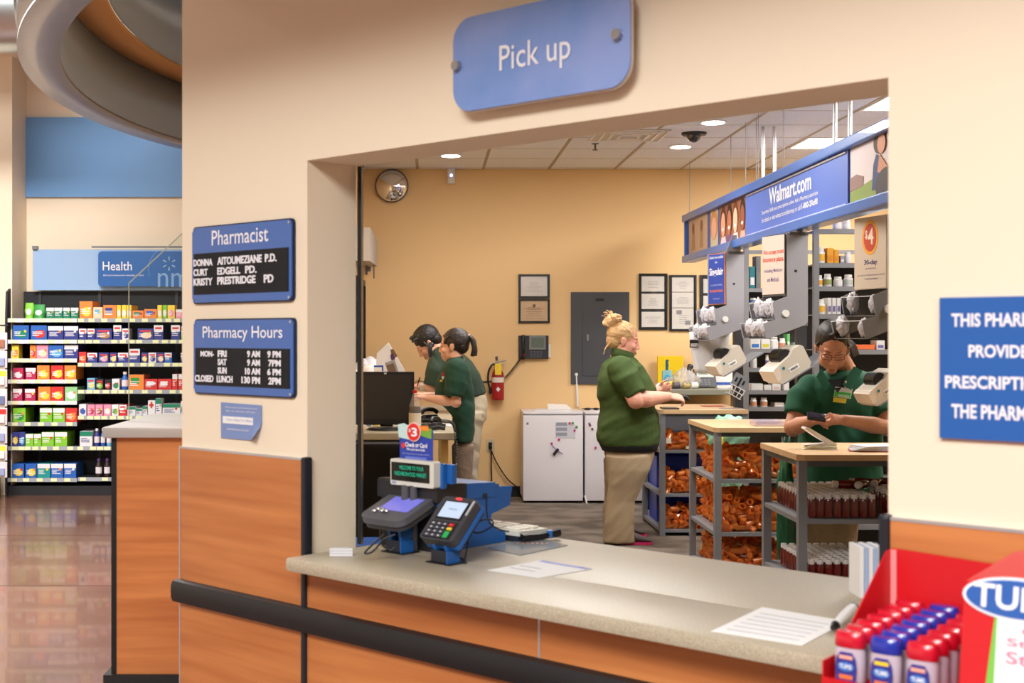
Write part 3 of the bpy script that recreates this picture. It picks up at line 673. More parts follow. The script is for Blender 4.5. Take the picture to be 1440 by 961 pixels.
m = MB(); m.box((0, -.31, 0), (.285, -.01, .004)); m.build('tray', RED, D)
m = MB(); m.box((.0, -.318, .0), (.285, -.311, .014)); m.build('front_lip', RED, D)
# bottle
def cap_ring(w, d, z, n=18): return [Vector((w*abs(math.cos(a))**.75*math.copysign(1, math.cos(a)), d*abs(math.sin(a))**.75*math.copysign(1, math.sin(a)), z)) for a in [6.2832*k/n for k in range(n)]]
capr, capb = mat('cap_red', (200, 16, 44), .25, coat=.4), mat('cap_blue', (32, 48, 160), .25, coat=.4)
BODY = mat('antacid_bottle', (214, 196, 212), .15, alpha=.75)
LBL = mat('antacid_label', (52, 50, 140), .4)
def antacid(capm, kind):
    o = bpy.data.objects.new('antacid_bottle', None); COL.objects.link(o)
    m = MB(); m.rings([cap_ring(.027, .017, 0), cap_ring(.030, .019, .006), cap_ring(.030, .019, .062), cap_ring(.026, .016, .072)]); m.build('bottle', BODY, o, smooth=True)
    m = MB(); m.rings([cap_ring(.029, .018, .070), cap_ring(.031, .020, .074), cap_ring(.030, .019, .092), cap_ring(.028, .014, .100)])
    for k in range(10):
        a = 6.283*k/10; m.box((.030*math.cos(a)-.001, .018*math.sin(a)-.001, .074), (.030*math.cos(a)+.001, .018*math.sin(a)+.001, .09))
    m.build('cap', capm, o, smooth=True)
    m = MB(); m.prism([(-.02, .004), (.02, .004), (.022, .03), (.02, .05), (.012, .062), (-.012, .062), (-.02, .05), (-.022, .03)], -.0212, -.0195)
    lb = m.build('label', LBL, o)
    m = MB(); m.prism([(.017*math.cos(6.283*k/20), .034+.009*math.sin(6.283*k/20)) for k in range(20)], -.0222, -.0213); m.build('oval', C(60, 120, 200, .4), lb)
    txt('TUMS', -.013, .013, .030, .039, -.0228, WHT, lb, .03)
    m = MB(); m.box((-.014, -.0222, .049), (.014, -.0213, .056)); m.build('flavour_band', C(240, 170, 150, .4) if kind == 'red' else C(250, 210, 50, .4), lb)
    m = MB(); m.box((-.014, -.0222, .010), (.014, -.0213, .018)); m.build('flavour_text_band', C(230, 120, 60, .4), lb)
    return o
pr = antacid(capr, 'red'); pb = antacid(capb, 'blue'); first = {id(pr): True, id(pb): True}
for ci, (x, src, nm, cnt, y0_, dz) in enumerate(((.045, pr, 'red', 7, 0, 0), (.118, pb, 'blue', 7, 0, -.003), (.190, pr, 'red', 6, .0, -.006))):
    for k in range(cnt):
        o = src if first.pop(id(src), None) else copytree(src)
        o.location = (Matrix.Translation(D.location) @ Matrix.Rotation(WANG, 4, 'Z')) @ Vector((x+k*.002, -.285+k*.040, .006+k*.0045))
        o.rotation_euler = (0, 0, WANG)
        tag(o, '%s capped antacid bottle, %s from the front in the %s column' % (nm, ORD[k], ['left', 'middle', 'right'][ci]), 'bottle', 'antacid bottles in the red display')
m = MB()
for k in range(7): m.box((.01, -.305+k*.04, .0042), (.23, -.268+k*.04, .0055+k*.0045-.001))
m.build('step', RED, D)
# second box with the printed front header
E = thing('display_box', WF(2.248, -.03, SZ), 'closed red display box with a white front and blue oval logo, right edge', 'display', rotz=WANG)
m = MB(); m.prism([(-.01, 0), (-.01, .265), (-.10, .27), (-.325, .245), (-.345, 0)], 0, .5, 'x'); m.build('carton', RED, E)
EM = Matrix.Translation((0, -.349, .105)) @ Matrix.Rotation(math.radians(-8), 4, 'X')
def emb(mb, nm, mt): q = mb.build(nm, mt, E); q.matrix_local = EM; return q
m = MB(); m.prism([(0, -.105), (.45, -.105), (.45, .15), (.02, .15), (.0, .12)], -.004, 0); emb(m, 'front_header', RED)
m = MB(); m.prism([(.042, -.10), (.45, -.10), (.45, .10), (.058, .10)], -.0052, -.0042); emb(m, 'green_border', C(120, 190, 80, .4))
m = MB(); m.prism(rrect(.062, .45, -.095, .092, .012), -.0062, -.0054); emb(m, 'white_field', PAPER)
def oval(cx_, cz_, a, b, y0, y1, nm, mt): m = MB(); m.prism([(cx_+a*math.cos(6.283*k/40), cz_+b*math.sin(6.283*k/40)) for k in range(40)], y0, y1); emb(m, nm, mt)
oval(.097, .120, .098, .038, -.0075, -.0045, 'logo_rim', C(232, 238, 248, .3)); oval(.097, .120, .092, .033, -.0088, -.0077, 'logo_oval', mat('logo_blue', (40, 92, 172), .3))
TUW = mat('logo_white', (244, 246, 250), .4)
txt('TUMS', .019, .175, 0.1, .143, -.010, TUW, E, .022, M=EM)
pk = C(232, 130, 160, .5)
txt('Great', .105, .205, .058, .076, -.0072, pk, E, .02, M=EM); txt('Stocking', .080, .235, .034, .053, -.0072, pk, E, .02, M=EM); txt('Stuffer', .080, .21, .008, .030, -.0072, pk, E, .02, M=EM)
# ------------------------------------------------------------------ back wall of the pharmacy
def bx(px, Y=YB): return P(px, 0, Y).x
def bz(py, Y=YB): return P(0, py, Y).z
t = thing('convex_mirror', (bx(551), YB-.001, bz(262)), 'round convex security mirror in the back left corner under the ceiling', 'mirror')
m = MB(); R = []
for k in range(9):
    a = k/8*math.radians(80); r = .150*math.sin(a)/math.sin(math.radians(80)); y = -.03-.085*(math.cos(a)-math.cos(math.radians(80)))
    R.append([Vector((max(r, .0005)*math.cos(q), y, max(r, .0005)*math.sin(q))) for q in [6.2832*z/40 for z in range(40)]])
m.rings(R); m.build('mirror_dome', mat('mirror', (235, 235, 238), .02, metal=1), t, smooth='all')
m = MB(); m.cyl((0, -.032, 0), (0, -.02, 0), .155, seg=40); m.build('rim', GREYD, t, smooth=True)
m = MB(); m.cyl((0, -.02, 0), (0, 0, 0), .03); m.build('bracket', BLACK, t)
t = thing('motion_sensor', (bx(634.5), YB-.001, bz(259)), 'small white wall sensor with a glowing blue light under the ceiling', 'sensor')
m = MB(); m.box((-.035, -.05, 0), (.035, 0, .14), .008); m.build('housing', WHITE, t)
m = MB(); m.ball((0, -.05, .075), (.012, .006, .012)); m.build('indicator_light', mat('blue_led', (150, 170, 255), .3, emit=6), t)
# frames
FR = mat('frame_black', (26, 24, 24), .35)
def certificate(px0, px1, py0, py1, label, papers, tint=(226, 222, 218), grp=None):
    x0, x1, z0, z1 = bx(px0), bx(px1), bz(py1), bz(py0); w_, h_ = x1-x0, z1-z0
    t = thing('picture_frame', (x0, YB-.001, z0), label, 'frame', grp)
    f_ = .018
    m = MB(); m.box((0, -.02, 0), (w_, 0, f_)); m.box((0, -.02, h_-f_), (w_, 0, h_)); m.box((0, -.02, f_), (f_, 0, h_-f_)); m.box((w_-f_, -.02, f_), (w_, 0, h_-f_)); m.build('frame', FR, t)
    m = MB(); m.box((f_, -.006, f_), (w_-f_, -.002, h_-f_)); m.build('mat_board', C(36, 34, 36, .6) if len(papers) > 1 else C(70, 90, 150, .6), t)
    for (u0, u1, v0, v1, kind) in papers:
        a, b, c, d = w_*u0, w_*u1, h_*v0, h_*v1
        m = MB(); m.box((a, -.0085, c), (b, -.0065, d)); q = m.build('certificate', C(*tint, .6) if kind < 2 else C(214, 184, 150, .6), t)
        m = MB(); ww, hh = b-a, d-c
        if kind == 2:
            for e in ((.12, .88, .12, .13), (.12, .88, .6, .61)): m.box((a+ww*e[0], -.0095, c+hh*e[2]), (a+ww*e[1], -.0087, c+hh*e[3]))
            m.cyl((a+ww*.5, -.0095, c+hh*.75), (a+ww*.5, -.0087, c+hh*.75), hh*.08, seg=14)
        for i in range(5):
            l_ = .12+.22*rnd.random(); zz_ = c+hh*(.25+.1*i)
            m.box((a+ww*(.5-l_), -.0095, zz_), (a+ww*(.5+l_), -.0087, zz_+.003))
        if kind == 1: m.box((a+ww*.2, -.0095, c+hh*.7), (a+ww*.45, -.0087, c+hh*.9)); m.box((a+ww*.6, -.0095, c+hh*.2), (a+ww*.85, -.0087, c+hh*.4))
        m.build('printed_text', C(150, 148, 156, .7) if kind < 2 else C(110, 84, 66, .7), q)
    m = MB(); m.box((f_, -.013, f_), (w_-f_, -.0115, h_-f_)); m.build('glazing', glass_mat('frame_glass', (255, 255, 255), .05), t)
certificate(729, 773, 386, 419.5, 'black framed white certificate, upper of the pair above the wall phone', [(.08, .92, .07, .93, 0)])
certificate(729, 773, 420.5, 454.5, 'black framed tan diploma, lower of the pair above the wall phone', [(.07, .93, .07, .93, 2)])
certificate(898, 938, 385, 464, 'tall black frame of three certificates right of the electrical panel', [(.1, .9, .68, .95, 0), (.1, .9, .37, .64, 0), (.1, .9, .05, .32, 0)])
certificate(941, 979, 387, 466, 'tall black frame of three certificates, middle of the three tall frames', [(.1, .9, .70, .96, 0), (.1, .9, .42, .69, 0), (.1, .9, .04, .41, 1)])
certificate(984, 1024, 387, 466, 'tall black certificate frame partly hidden behind the first bag dispenser', [(.12, .9, .68, .93, 0), (.12, .9, .38, .63, 0), (.12, .9, .05, .32, 0)])
# electrical panel
EP = mat('panel_grey', (70, 72, 78), .5)
x0, x1, z0, z1 = bx(802.5), bx(884.5), bz(540.5), bz(411)
t = thing('electrical_panel', (x0, YB-.001, z0), 'large dark grey electrical panel on the back wall behind the blonde woman', 'panel')
w_, h_ = x1-x0, z1-z0
m = MB(); m.box((0, -.02, 0), (w_, 0, h_), .004); m.build('cover', EP, t)
m = MB(); m.box((w_*.2, -.026, h_*.09), (w_*.8, -.0205, h_*.86), .003); q = m.build('door', EP, t)
m = MB(); m.box((w_*.27, -.034, h_*.47), (w_*.30, -.0262, h_*.54)); m.build('latch', CHROME, q)
m = MB(); m.box((w_*.42, -.022, h_*.90), (w_*.57, -.0205, h_*.93)); m.build('name_plate', BLACK, t)
t = thing('conduit', (bx(812), YB-.012, .85), 'thin white conduit rising behind the first white refrigerator', 'pipe')
m = MB(); m.cyl((0, 0, 0), (-.012, 0, bz(527)-.85), .011); m.ball((-.012, 0, bz(527)-.85), .018); m.build('pipe', WHITE, t, smooth=True)
# wall phone
x0, x1, z0, z1 = bx(729), bx(774), bz(504.5), bz(472)
t = thing('wall_phone', (x0, YB-.001, z0), 'dark grey wall phone with handset above the white refrigerators', 'phone')
w_, h_ = x1-x0, z1-z0; PH = mat('phone_dark', (44, 46, 54), .45)
m = MB(); m.box((0, -.05, 0), (w_*.93, 0, h_), .006); m.build('body', PH, t)
m = MB(); m.box((w_*.32, -.062, h_*.38), (w_*.84, -.0505, h_*.98), .004); q = m.build('display_bezel', C(120, 124, 126, .4), t)
m = MB(); m.box((w_*.39, -.0635, h_*.48), (w_*.78, -.0622, h_*.9)); m.build('screen', C(96, 110, 100, .3), q)
m = MB(); m.tube(spline([(w_*.13, -.055, h_*.02), (w_*.13, -.085, h_*.25), (w_*.13, -.085, h_*.75), (w_*.13, -.06, h_*.98)]), [.02, .022, .018, .016]+[.014]*11+[.016, .018, .022, .02], 10); m.build('handset', BLACK, t, smooth=True)
m = MB()
for i in range(4):
    for j in range(3): m.box((w_*(.36+.1*i), -.053, h_*(.06+.1*j)), (w_*(.42+.1*i), -.0502, h_*(.12+.1*j)))
m.build('keypad', C(90, 92, 100, .4), t)
m = MB(); m.cyl((w_*.13, -.092, h_*.2), (w_*.13, -.085, h_*.2), .013); m.build('red_button', C(200, 30, 40, .4), t)
m = MB(); m.box((w_*.93, -.02, h_*.05), (w_*1.0, 0, h_*.62)); m.build('side_card', WHITE, t)
# coiled cord from phone to the left
def coil(pts, r, turns, wr, nm, mt, parent=None):
    pts = spline(pts, 12); L = len(pts)-1; out = []
    N = turns*7
    for i in range(N+1):
        u = i/N*L; k = min(int(u), L-1); p = pts[k].lerp(pts[k+1], u-k); d = (pts[k+1]-pts[k]).normalized()
        a = d.cross(Vector((0, 0, 1)));
        if a.length < .1: a = d.cross(Vector((0, 1, 0)))
        a.normalize(); b = d.cross(a); an = i/7*2*math.pi
        out.append(p+(a*math.cos(an)+b*math.sin(an))*r)
    m = MB(); m.tube(out, wr, 5); return m.build(nm, mt, parent, smooth='all', loc=(0, 0, 0) if parent else None)
o = coil([P(733, 503, YB-.06), P(722, 518, YB-.05), P(708, 533, YB-.05), P(690, 537, YB-.08), P(672, 538, YB-.2)], .009, 46, .003, 'coiled_cord', BLACK)
tag(o, 'black coiled phone cord looping across the wall above the extinguisher', 'cord')
# fire extinguisher
t = thing('fire_extinguisher', (bx(699.5), YB-.075, bz(562.5)), 'red fire extinguisher with a yellow tag hung on the back wall', 'extinguisher')
h_ = bz(518)-bz(562.5)
m = MB(); m.lathe([(.05, 0), (.058, .008), (.058, h_*.72), (.052, h_*.85), (.03, h_*.97), (.02, h_)], seg=20); m.build('cylinder', mat('extinguisher_red', (160, 22, 30), .35), t, smooth=True)
m = MB(); m.lathe([(.0587, h_*.56), (.0587, h_*.72)], seg=20); m.build('label_band', C(228, 220, 214, .5), t)
m = MB(); m.prism([(-.02, h_*.35), (0, h_*.27), (.02, h_*.35), (0, h_*.43)], -.0605, -.057); m.build('diamond_emblem', WHITE, t)
m = MB(); m.cyl((0, 0, h_), (0, 0, h_+.04), .018); m.build('valve', CHROME, t)
m = MB(); m.tube([(-.07, -.02, h_+.035), (.0, 0, h_+.06), (.075, -.01, h_+.075)], .007, 6); m.tube([(-.005, 0, h_+.05), (.03, 0, h_+.04), (.06, 0, h_+.03)], .006, 6); m.build('lever', CHROME, t)
m = MB(); m.tube([(-.01, -.02, h_+.07), (-.015, -.02, h_+.11)], .012, 8); m.build('pin', GREYD, t)
m = MB(); m.box((-.03, -.063, h_*.80), (.03, -.060, h_+.045), .004); m.build('inspection_tag', C(240, 206, 50, .6), t)
m = MB(); m.tube(spline([(-.01, -.02, h_+.03), (-.05, -.02, h_+.035), (-.085, -.01, h_-.03), (-.088, 0, h_*.55), (-.07, 0, h_*.36)]), .0095, 8); m.tube([(-.07, 0, h_*.4), (-.066, 0, h_*.2)], [.014, .017], 8); m.build('hose', BLACKR, t, smooth=True)
m = MB(); m.box((-.02, .0585, h_*.3), (.02, .074, h_*.9)); m.build('wall_bracket', GREYD, t)
# outlet with plugs and cables
t = thing('wall_outlet', (bx(689.5), YB-.001, bz(635.5)), 'cream electrical outlet with two black plugs low on the back wall', 'outlet')
w_ = .075; m = MB(); m.box((-.037, -.008, 0), (.037, 0, bz(617.5)-bz(635.5)), .003); m.build('plate', C(206, 192, 160, .4), t)
m = MB(); m.box((-.016, -.035, .06), (.016, -.0085, .09), .004); m.box((-.016, -.035, .025), (.016, -.0085, .055), .004); m.build('plug', BLACK, t)
for i, pts in enumerate(([(689.5, 627), (691, 640), (691, 660), (693, 687), (700, 692)], [(690, 632), (698, 650), (712, 672), (724, 683), (734, 690)])):
    m = MB(); m.tube(spline([P(a, b, YB-.05) for a, b in pts]), .0065, 6); o = m.build('power_cable', BLACKR, smooth=True)
    tag(o, ['black power cable dropping straight down from the outlet', 'black power cable swinging right from the outlet towards the refrigerator'][i], 'cable')
# refrigerators
FRW = mat('fridge_white', (226, 222, 228), .35)
def fridge(px0, px1, label, ptop):
    Y = 11.71; x0, x1 = bx(px0, Y), bx(px1, Y); w_ = x1-x0; h_ = bz(579, Y)
    t = thing('refrigerator', (x0, Y, .012), label, 'refrigerator', 'white refrigerators')
    m = MB(); m.box((.004, .05, .03), (w_-.004, .44, h_-.02), .008); m.build('cabinet', FRW, t)
    m = MB(); m.box((0, 0, .02), (w_, .045, h_-.045), .012); q = m.build('door', FRW, t, smooth=True)
    m = MB(); m.box((.03, -.002, h_-.13), (.05, -.0002, h_-.11)); m.build('badge', GREYM, q)
    m = MB(); m.box((0, .0, h_-.04), (w_, .44, h_-.012), .01); m.build('top', FRW, t, smooth=True)
    m = MB()
    for x in (.04, w_-.04):
        for y in (.08, .4): m.cyl((x, y, 0), (x, y, .03), .018)
    m.build('foot', GREYD, t)
    return t, w_, h_
t1, w_, h_ = fridge(735.5, 820, 'white compact refrigerator, left of the two, with a paper and pink magnets', 0)
t2, _, _ = fridge(822.5, 905, 'white compact refrigerator, right one, partly hidden by the blonde woman', 0)
Yf = 11.708
def magnet(px, py, col, nm):
    p = P(px, py, Yf); o = bpy.data.objects.new('magnet', None)
    m = MB(); m.cyl((0, -.010, 0), (0, 0, 0), .0095, .011, seg=12); o = m.build('magnet', C(*col, .4), loc=p, smooth=True); tag(o, nm, 'magnet', 'fridge magnets'); return o
for px, py, c_, nm in ((801, 595.5, (200, 30, 120), 'magenta magnet at the top edge of the fridge paper'), (805.5, 595.3, (60, 160, 70), 'green magnet at the top edge of the fridge paper'), (811, 600.5, (60, 160, 70), 'green magnet off the right corner of the fridge paper'),
                       (808, 605.8, (200, 30, 120), 'magenta magnet at the right edge of the fridge paper'), (786, 618.7, (200, 30, 120), 'magenta magnet below the paper, alone on the left fridge'), (775.8, 624, (190, 30, 130), 'magenta magnet holding the pen on the left fridge'),
                       (837.5, 630, (200, 30, 120), 'magenta magnet alone on the right refrigerator'), (829.5, 598, (120, 60, 80), 'dark red magnet, upper of two at the top left of the right refrigerator'), (833, 603.5, (90, 70, 60), 'brown magnet, lower of two at the top left of the right refrigerator')):
    magnet(px, py, c_, nm)
m = MB(); a = P(781.5, 616.5, Yf+.001); b = P(809, 597, Yf+.001); m.box((a.x, Yf-.001, a.z), (b.x, Yf+.001, b.z)); o = m.build('sheet', C(206, 206, 216, .6)); 
L = o.location.copy(); m = MB()
for i in range(3): m.box((a.x+.003, Yf-.002, a.z+.02+.045*i), (a.x+.10, Yf-.0012, a.z+.05+.045*i))
m.build('printed_text', C(150, 152, 168, .6), o, loc=-L); tag(o, 'pale printed sheet held by magnets on the left refrigerator', 'paper')
m = MB(); m.tube([P(776, 626, Yf-.008), P(782, 633, Yf-.02), P(791.5, 639, Yf-.008)], [.003, .004, .003], 6); o = m.build('pen', C(110, 50, 140, .4)); tag(o, 'purple pen hanging on the left refrigerator door', 'pen')
m = MB(); m.tube([P(778.5, 640, Yf-.012), P(785, 631.5, Yf-.012)], .013, 10); o = m.build('clip_magnet', BLACK); tag(o, 'black clip magnet on the left refrigerator door', 'magnet')
# papers and cables on fridge tops
zt = bz(579, 11.71)+.0005
m = MB(); m.plate([(bx(752, 11.8), 11.74, zt), (bx(800, 11.8), 11.74, zt), (bx(798, 11.8), 12.0, zt), (bx(756, 11.8), 12.0, zt)], -.012); o = m.build('paper_stack', C(222, 220, 222, .7)); tag(o, 'flat stack of papers on top of the left refrigerator', 'paper')
m = MB(); c_ = bx(785, 11.9); m.quad((c_-.1, 11.8, zt+.014), (c_+.12, 11.85, zt+.014), (c_+.09, 12.05, zt+.045), (c_-.09, 12.0, zt+.055)); o = m.build('loose_sheet', PAPER); md = o.modifiers.new('s', 'SOLIDIFY'); md.thickness = .001; tag(o, 'bent white sheet lying on the papers on the left refrigerator', 'paper')
for i, px in enumerate((826, 838, 850)):
    m = MB(); p = P(px, 577, 11.9); p.z = zt+.012; m.ball((p.x, p.y, p.z), (.035-.008*i, .02, .012)); m.tube([(p.x-.05, p.y, p.z), (p.x, p.y+.02, p.z+.004), (p.x+.05, p.y, p.z)], .005, 6); o = m.build('key_ring', BLACK, smooth=True)
    tag(o, 'small dark object on the right refrigerator top, %s from the left' % ORD[i], 'keys')
# white stick standing between fridges
m = MB(); a = P(825, 712, 11.66); a.z = .014; m.tube([a, P(822.5, 697, 11.68)], .008, 8); o = m.build('door_stop', WHITE, smooth=True); tag(o, 'short white stick leaning between the two refrigerators', 'stick')
# back counter right, with its goods
ZB = bz(548, 11.5)
t = thing('back_counter', (bx(905, 11.5), 11.5, ZB), 'grey laminate counter along the back wall behind the first work island', 'counter')
w_ = bx(1046, 11.5)-bx(905, 11.5)
m = MB(); m.box((0, 0, -.05), (w_, .68, 0), .006); m.build('worktop', mat('grey_green_laminate', (150, 150, 136), .4), t)
m = MB(); m.box((w_-.10, .02, -ZB+.012), (w_-.05, .07, -.05)); m.build('leg', C(150, 120, 70, .5), t)
m = MB(); m.box((.06, .03, -ZB+.012), (w_-.2, .66, -.2), .004); q = m.build('cabinet', mat('cabinet_grey', (84, 84, 92), .5), t)
m = MB(); m.box((.08, .022, -.36), (w_-.22, .0298, -.22)); m.build('drawer', mat('cabinet_grey'), q)
m = MB(); m.box((.08, .022, -ZB+.05), (w_-.22, .0298, -.38)); m.build('door', mat('cabinet_grey'), q)
zb = ZB+.001
def bp_(px, py_, Y): p = P(px, py_, Y); return p
x0, x1 = bx(925, 12.1), bx(961, 12.1)
m = MB(); m.box((x0, 12.1, zb), (x1, 12.14, bz(501, 12.1)), .004); o = m.build('yellow_folder', C(244, 208, 20, .5)); tag(o, 'bright yellow folder standing against the back wall', 'folder')
t = thing('sanitizer_bottle', (bx(938, 11.95), 11.95, zb), 'clear hand sanitizer pump bottle with blue gel before the yellow folder', 'bottle')
h_ = bz(506, 11.95)-zb
m = MB(); m.box((-.045, -.025, 0), (.045, .025, h_*.62), .012); m.build('bottle', mat('clear_blue_gel', (150, 205, 215), .15, alpha=.75), t, smooth=True)
m = MB(); m.prism([(.03*math.cos(6.283*k/16), h_*.33+.035*math.sin(6.283*k/16)) for k in range(16)], -.0275, -.0255); m.build('label', C(60, 170, 220, .4), t)
m = MB(); m.cyl((0, 0, h_*.62), (0, 0, h_*.8), .012); m.cyl((0, 0, h_*.76), (0, 0, h_*.98), .016, .01); m.box((-.012, -.03, h_*.95), (.012, .01, h_)); m.build('pump', C(20, 100, 130, .4), t)
m = MB(); m.cyl((bx(931.5, 11.6), 11.62, zb+.03), (bx(947, 11.6), 11.66, zb+.036), .03, seg=20); o = m.build('yellow_roll', C(240, 206, 40, .5), smooth=True); tag(o, 'yellow roll lying on the back counter left of the plastic bag', 'roll')
for i, (px, c_) in enumerate(((951, C(90, 80, 96, .5)), (965, C(190, 170, 110, .5)), (976, WHITE))):
    x = bx(px, 11.62); m = MB(); m.cyl((x-.03, 11.62, zb+.03), (x+.03, 11.64, zb+.03), .029, seg=16); o = m.build('tape_roll', c_, smooth=True); tag(o, ['dark', 'tan', 'white printed'][i]+' roll lying in the clear plastic bag on the back counter', 'roll')
def crumple(name, c, r, seed, mt, parent=None, amp=.25, fr=2.2, squash=None, top=None):
    from mathutils import noise
    m = MB(); bm = m.bm; bmesh.ops.create_icosphere(bm, subdivisions=4, radius=1)
    for v in bm.verts:
        n = noise.turbulence(v.co*fr+Vector((seed, seed*2, 0)), 4, True)
        d = v.co*(1-amp+amp*2*n)
        if top and d.z > 0: k = 1-top*min(1, d.z); d.x *= k; d.y *= k
        v.co = Vector((d.x*r[0], d.y*r[1], d.z*r[2]))+Vector(c)
    return m.build(name, mt, parent, smooth='all', loc=(0, 0, 0) if parent else None)
BAGC = mat('clear_film_bag', (226, 222, 220), .2, alpha=.42)
o = crumple('plastic_bag', (bx(962, 11.7), 11.68, zb+.085), (.14, .08, .10), 3, BAGC, amp=.3, top=.7); tag(o, 'crumpled clear plastic bag on the back counter holding rolls', 'bag')
# phone on the back counter
x0 = bx(965, 11.8)
t = thing('desk_phone', (x0, 11.78, zb), 'dark grey desk phone with green display on the back counter', 'phone')
m = MB(); M_ = Matrix.Rotation(math.radians(-35), 4, 'X')
m.box((.07, -.02, .0), (.27, .0, .19), .006, M=Matrix.Rotation(math.radians(-32), 4, 'X')); m.build('body', PH, t)
m = MB(); m.box((.10, -.024, .10), (.25, -.0205, .18), M=M_@Matrix.Identity(4) if False else Matrix.Rotation(math.radians(-32), 4, 'X')); q = m.build('display_bezel', C(190, 196, 200, .4), t)
m = MB(); m.box((.115, -.0262, .125), (.20, -.0245, .17), M=Matrix.Rotation(math.radians(-32), 4, 'X')); m.build('screen', C(120, 150, 110, .3), q)
m = MB()
for i in range(4):
    for j in range(3): m.box((.10+.03*i, -.024, .02+.022*j), (.12+.03*i, -.0203, .033+.022*j), M=Matrix.Rotation(math.radians(-32), 4, 'X'))
m.build('keypad', C(96, 100, 108, .4), t)
m = MB(); m.tube(spline([(.05, -.01, .01), (.03, -.0, .07), (.025, .02, .16), (.045, .04, .2)]), [.026]*4+[.02]*11+[.027]*4, 10); m.build('handset', PH, t, smooth=True)
m = MB(); x0 = bx(1004, 12.05); m.box((x0, 12.0, zb), (x0+.23, 12.01, zb+.27), M=None); o = m.build('leaning_sheet', PAPER); L = o.location.copy()
m = MB(); m.box((x0, 11.9985, zb+.02), (x0+.23, 11.9995, zb+.045)); m.build('blue_band', C(60, 100, 190, .5), o, loc=-L); tag(o, 'white printed sheet with a blue band standing behind the desk phone', 'paper')
m = MB(); x0 = bx(1006, 11.7); m.plate([(x0, 11.6, zb), (x0+.22, 11.6, zb), (x0+.24, 11.9, zb), (x0+.02, 11.9, zb)], -.012); o = m.build('paper_stack', C(216, 214, 214, .7)); tag(o, 'low stack of papers at the right end of the back counter', 'paper')

# ------------------------------------------------------------------ ceiling bits
def ceil_at(px, py): return G(px, py, ZC)
dl = mat('downlight_glow', (255, 255, 252), .5, emit=9)
for i, (px, py, ds) in enumerate(((634, 217.5, 'round recessed downlight at the left near the header'), (957, 205, 'round recessed downlight under the dome camera'), (1003, 170.5, 'round recessed downlight right of the dome camera'))):
    p = ceil_at(px, py); t = thing('downlight', (p.x, p.y, ZC), ds, 'light', 'recessed downlights')
    m = MB(); m.lathe([(.095, -.012), (.095, .0), (.08, .0), (.08, -.012)], seg=28); m.build('trim_ring', WHITE, t)
    m = MB(); m.cyl((0, 0, -.016), (0, 0, -.0122), .078, seg=28); m.build("lens", dl, t)
p = ceil_at(976, 187)
t = thing('dome_camera', (p.x, p.y, ZC), 'black dome security camera on the ceiling', 'camera')
m = MB(); m.lathe([(.085, -.02), (.095, -.012), (.095, 0)], seg=28); m.build('base', BLACK, t, smooth=True)
m = MB(); m.ball((0, 0, -.02), (.055, .055, .055), 20); m.build('dome', mat('smoked_dome', (24, 20, 20), .06, coat=1), t, smooth=True)
p = ceil_at(837, 202)
t = thing('sprinkler', (p.x, p.y, ZC), 'small metal ceiling sprinkler head', 'sprinkler')
m = MB(); m.cyl((0, 0, -.004), (0, 0, 0), .03, seg=16); m.cyl((0, 0, -.05), (0, 0, -.004), .008); m.cyl((0, 0, -.054), (0, 0, -.05), .022, seg=12); m.build('head', GREYD, t)
p = ceil_at(884, 190)
t = thing('air_vent', (p.x, p.y, ZC), 'square ceiling air diffuser half hidden by the header', 'vent')
for k in range(4):
    a = .28-.065*k
    m = MB(); m.box((-a, -a, -.012-.004*k), (a, -a+.02, -.006)); m.box((-a, a-.02, -.012-.004*k), (a, a, -.006)); m.box((-a, -a+.02, -.012-.004*k), (-a+.02, a-.02, -.006)); m.box((a-.02, -a+.02, -.012-.004*k), (a, a-.02, -.006)); m.build('louver', WHITE, t)
m = MB(); m.box((-.28, -.28, -.005), (.28, .28, -.001)); m.build('plate', OFFW, t)

# ------------------------------------------------------------------ left wall: shutter box and window
x1 = bx(520, 10.6)
t = thing('shutter_box', (XL+.002, 10.62, bz(367, 10.62)), 'pale grey shutter box with a slanted base on the left wall', 'box')
h_ = bz(320, 10.62)-bz(367, 10.62); w_ = bx(520, 10.62)-XL
m = MB(); m.rings([[Vector((0, 0, 0)), Vector((w_, 0, 0)), Vector((w_, 0, h_)), Vector((0, 0, h_))], [Vector((0, 1.45, .03)), Vector((w_, 1.45, .03)), Vector((w_, 1.45, h_)), Vector((0, 1.45, h_))]]); m.build('housing', mat('warm_grey', (180, 172, 166), .5), t)
m = MB(); m.box((w_*.5, .9, -.04), (w_*.5+.03, .93, 0)); m.box((w_*.3, 1.1, -.06), (w_*.3+.02, 1.12, 0.02)); m.build('latch', GREYD, t)
m = MB(); m.tube([(w_-.02, 1.2, .03), (w_-.02, 1.2, -.09)], .006, 6); m.build('pull_rod', GREYD, t)
m = MB()
for y0, y1 in ((10.75, 10.80), (12.0, 12.05)): m.box((XL, y0, .9), (XL+.03, y1, 1.95))
m.box((XL, 10.8, 1.95), (XL+.03, 12.0, 2.0)); m.box((XL, 10.8, .9), (XL+.03, 12.0, .95))
o = m.build('window_1', BLACK); struct(o, 'black framed service window on the left wall', 'window'); L = o.location.copy()
m = MB(); m.box((XL+.004, 10.8, .95), (XL+.01, 12.0, 1.95)); m.build('pane', ACRYL, o, loc=-L)

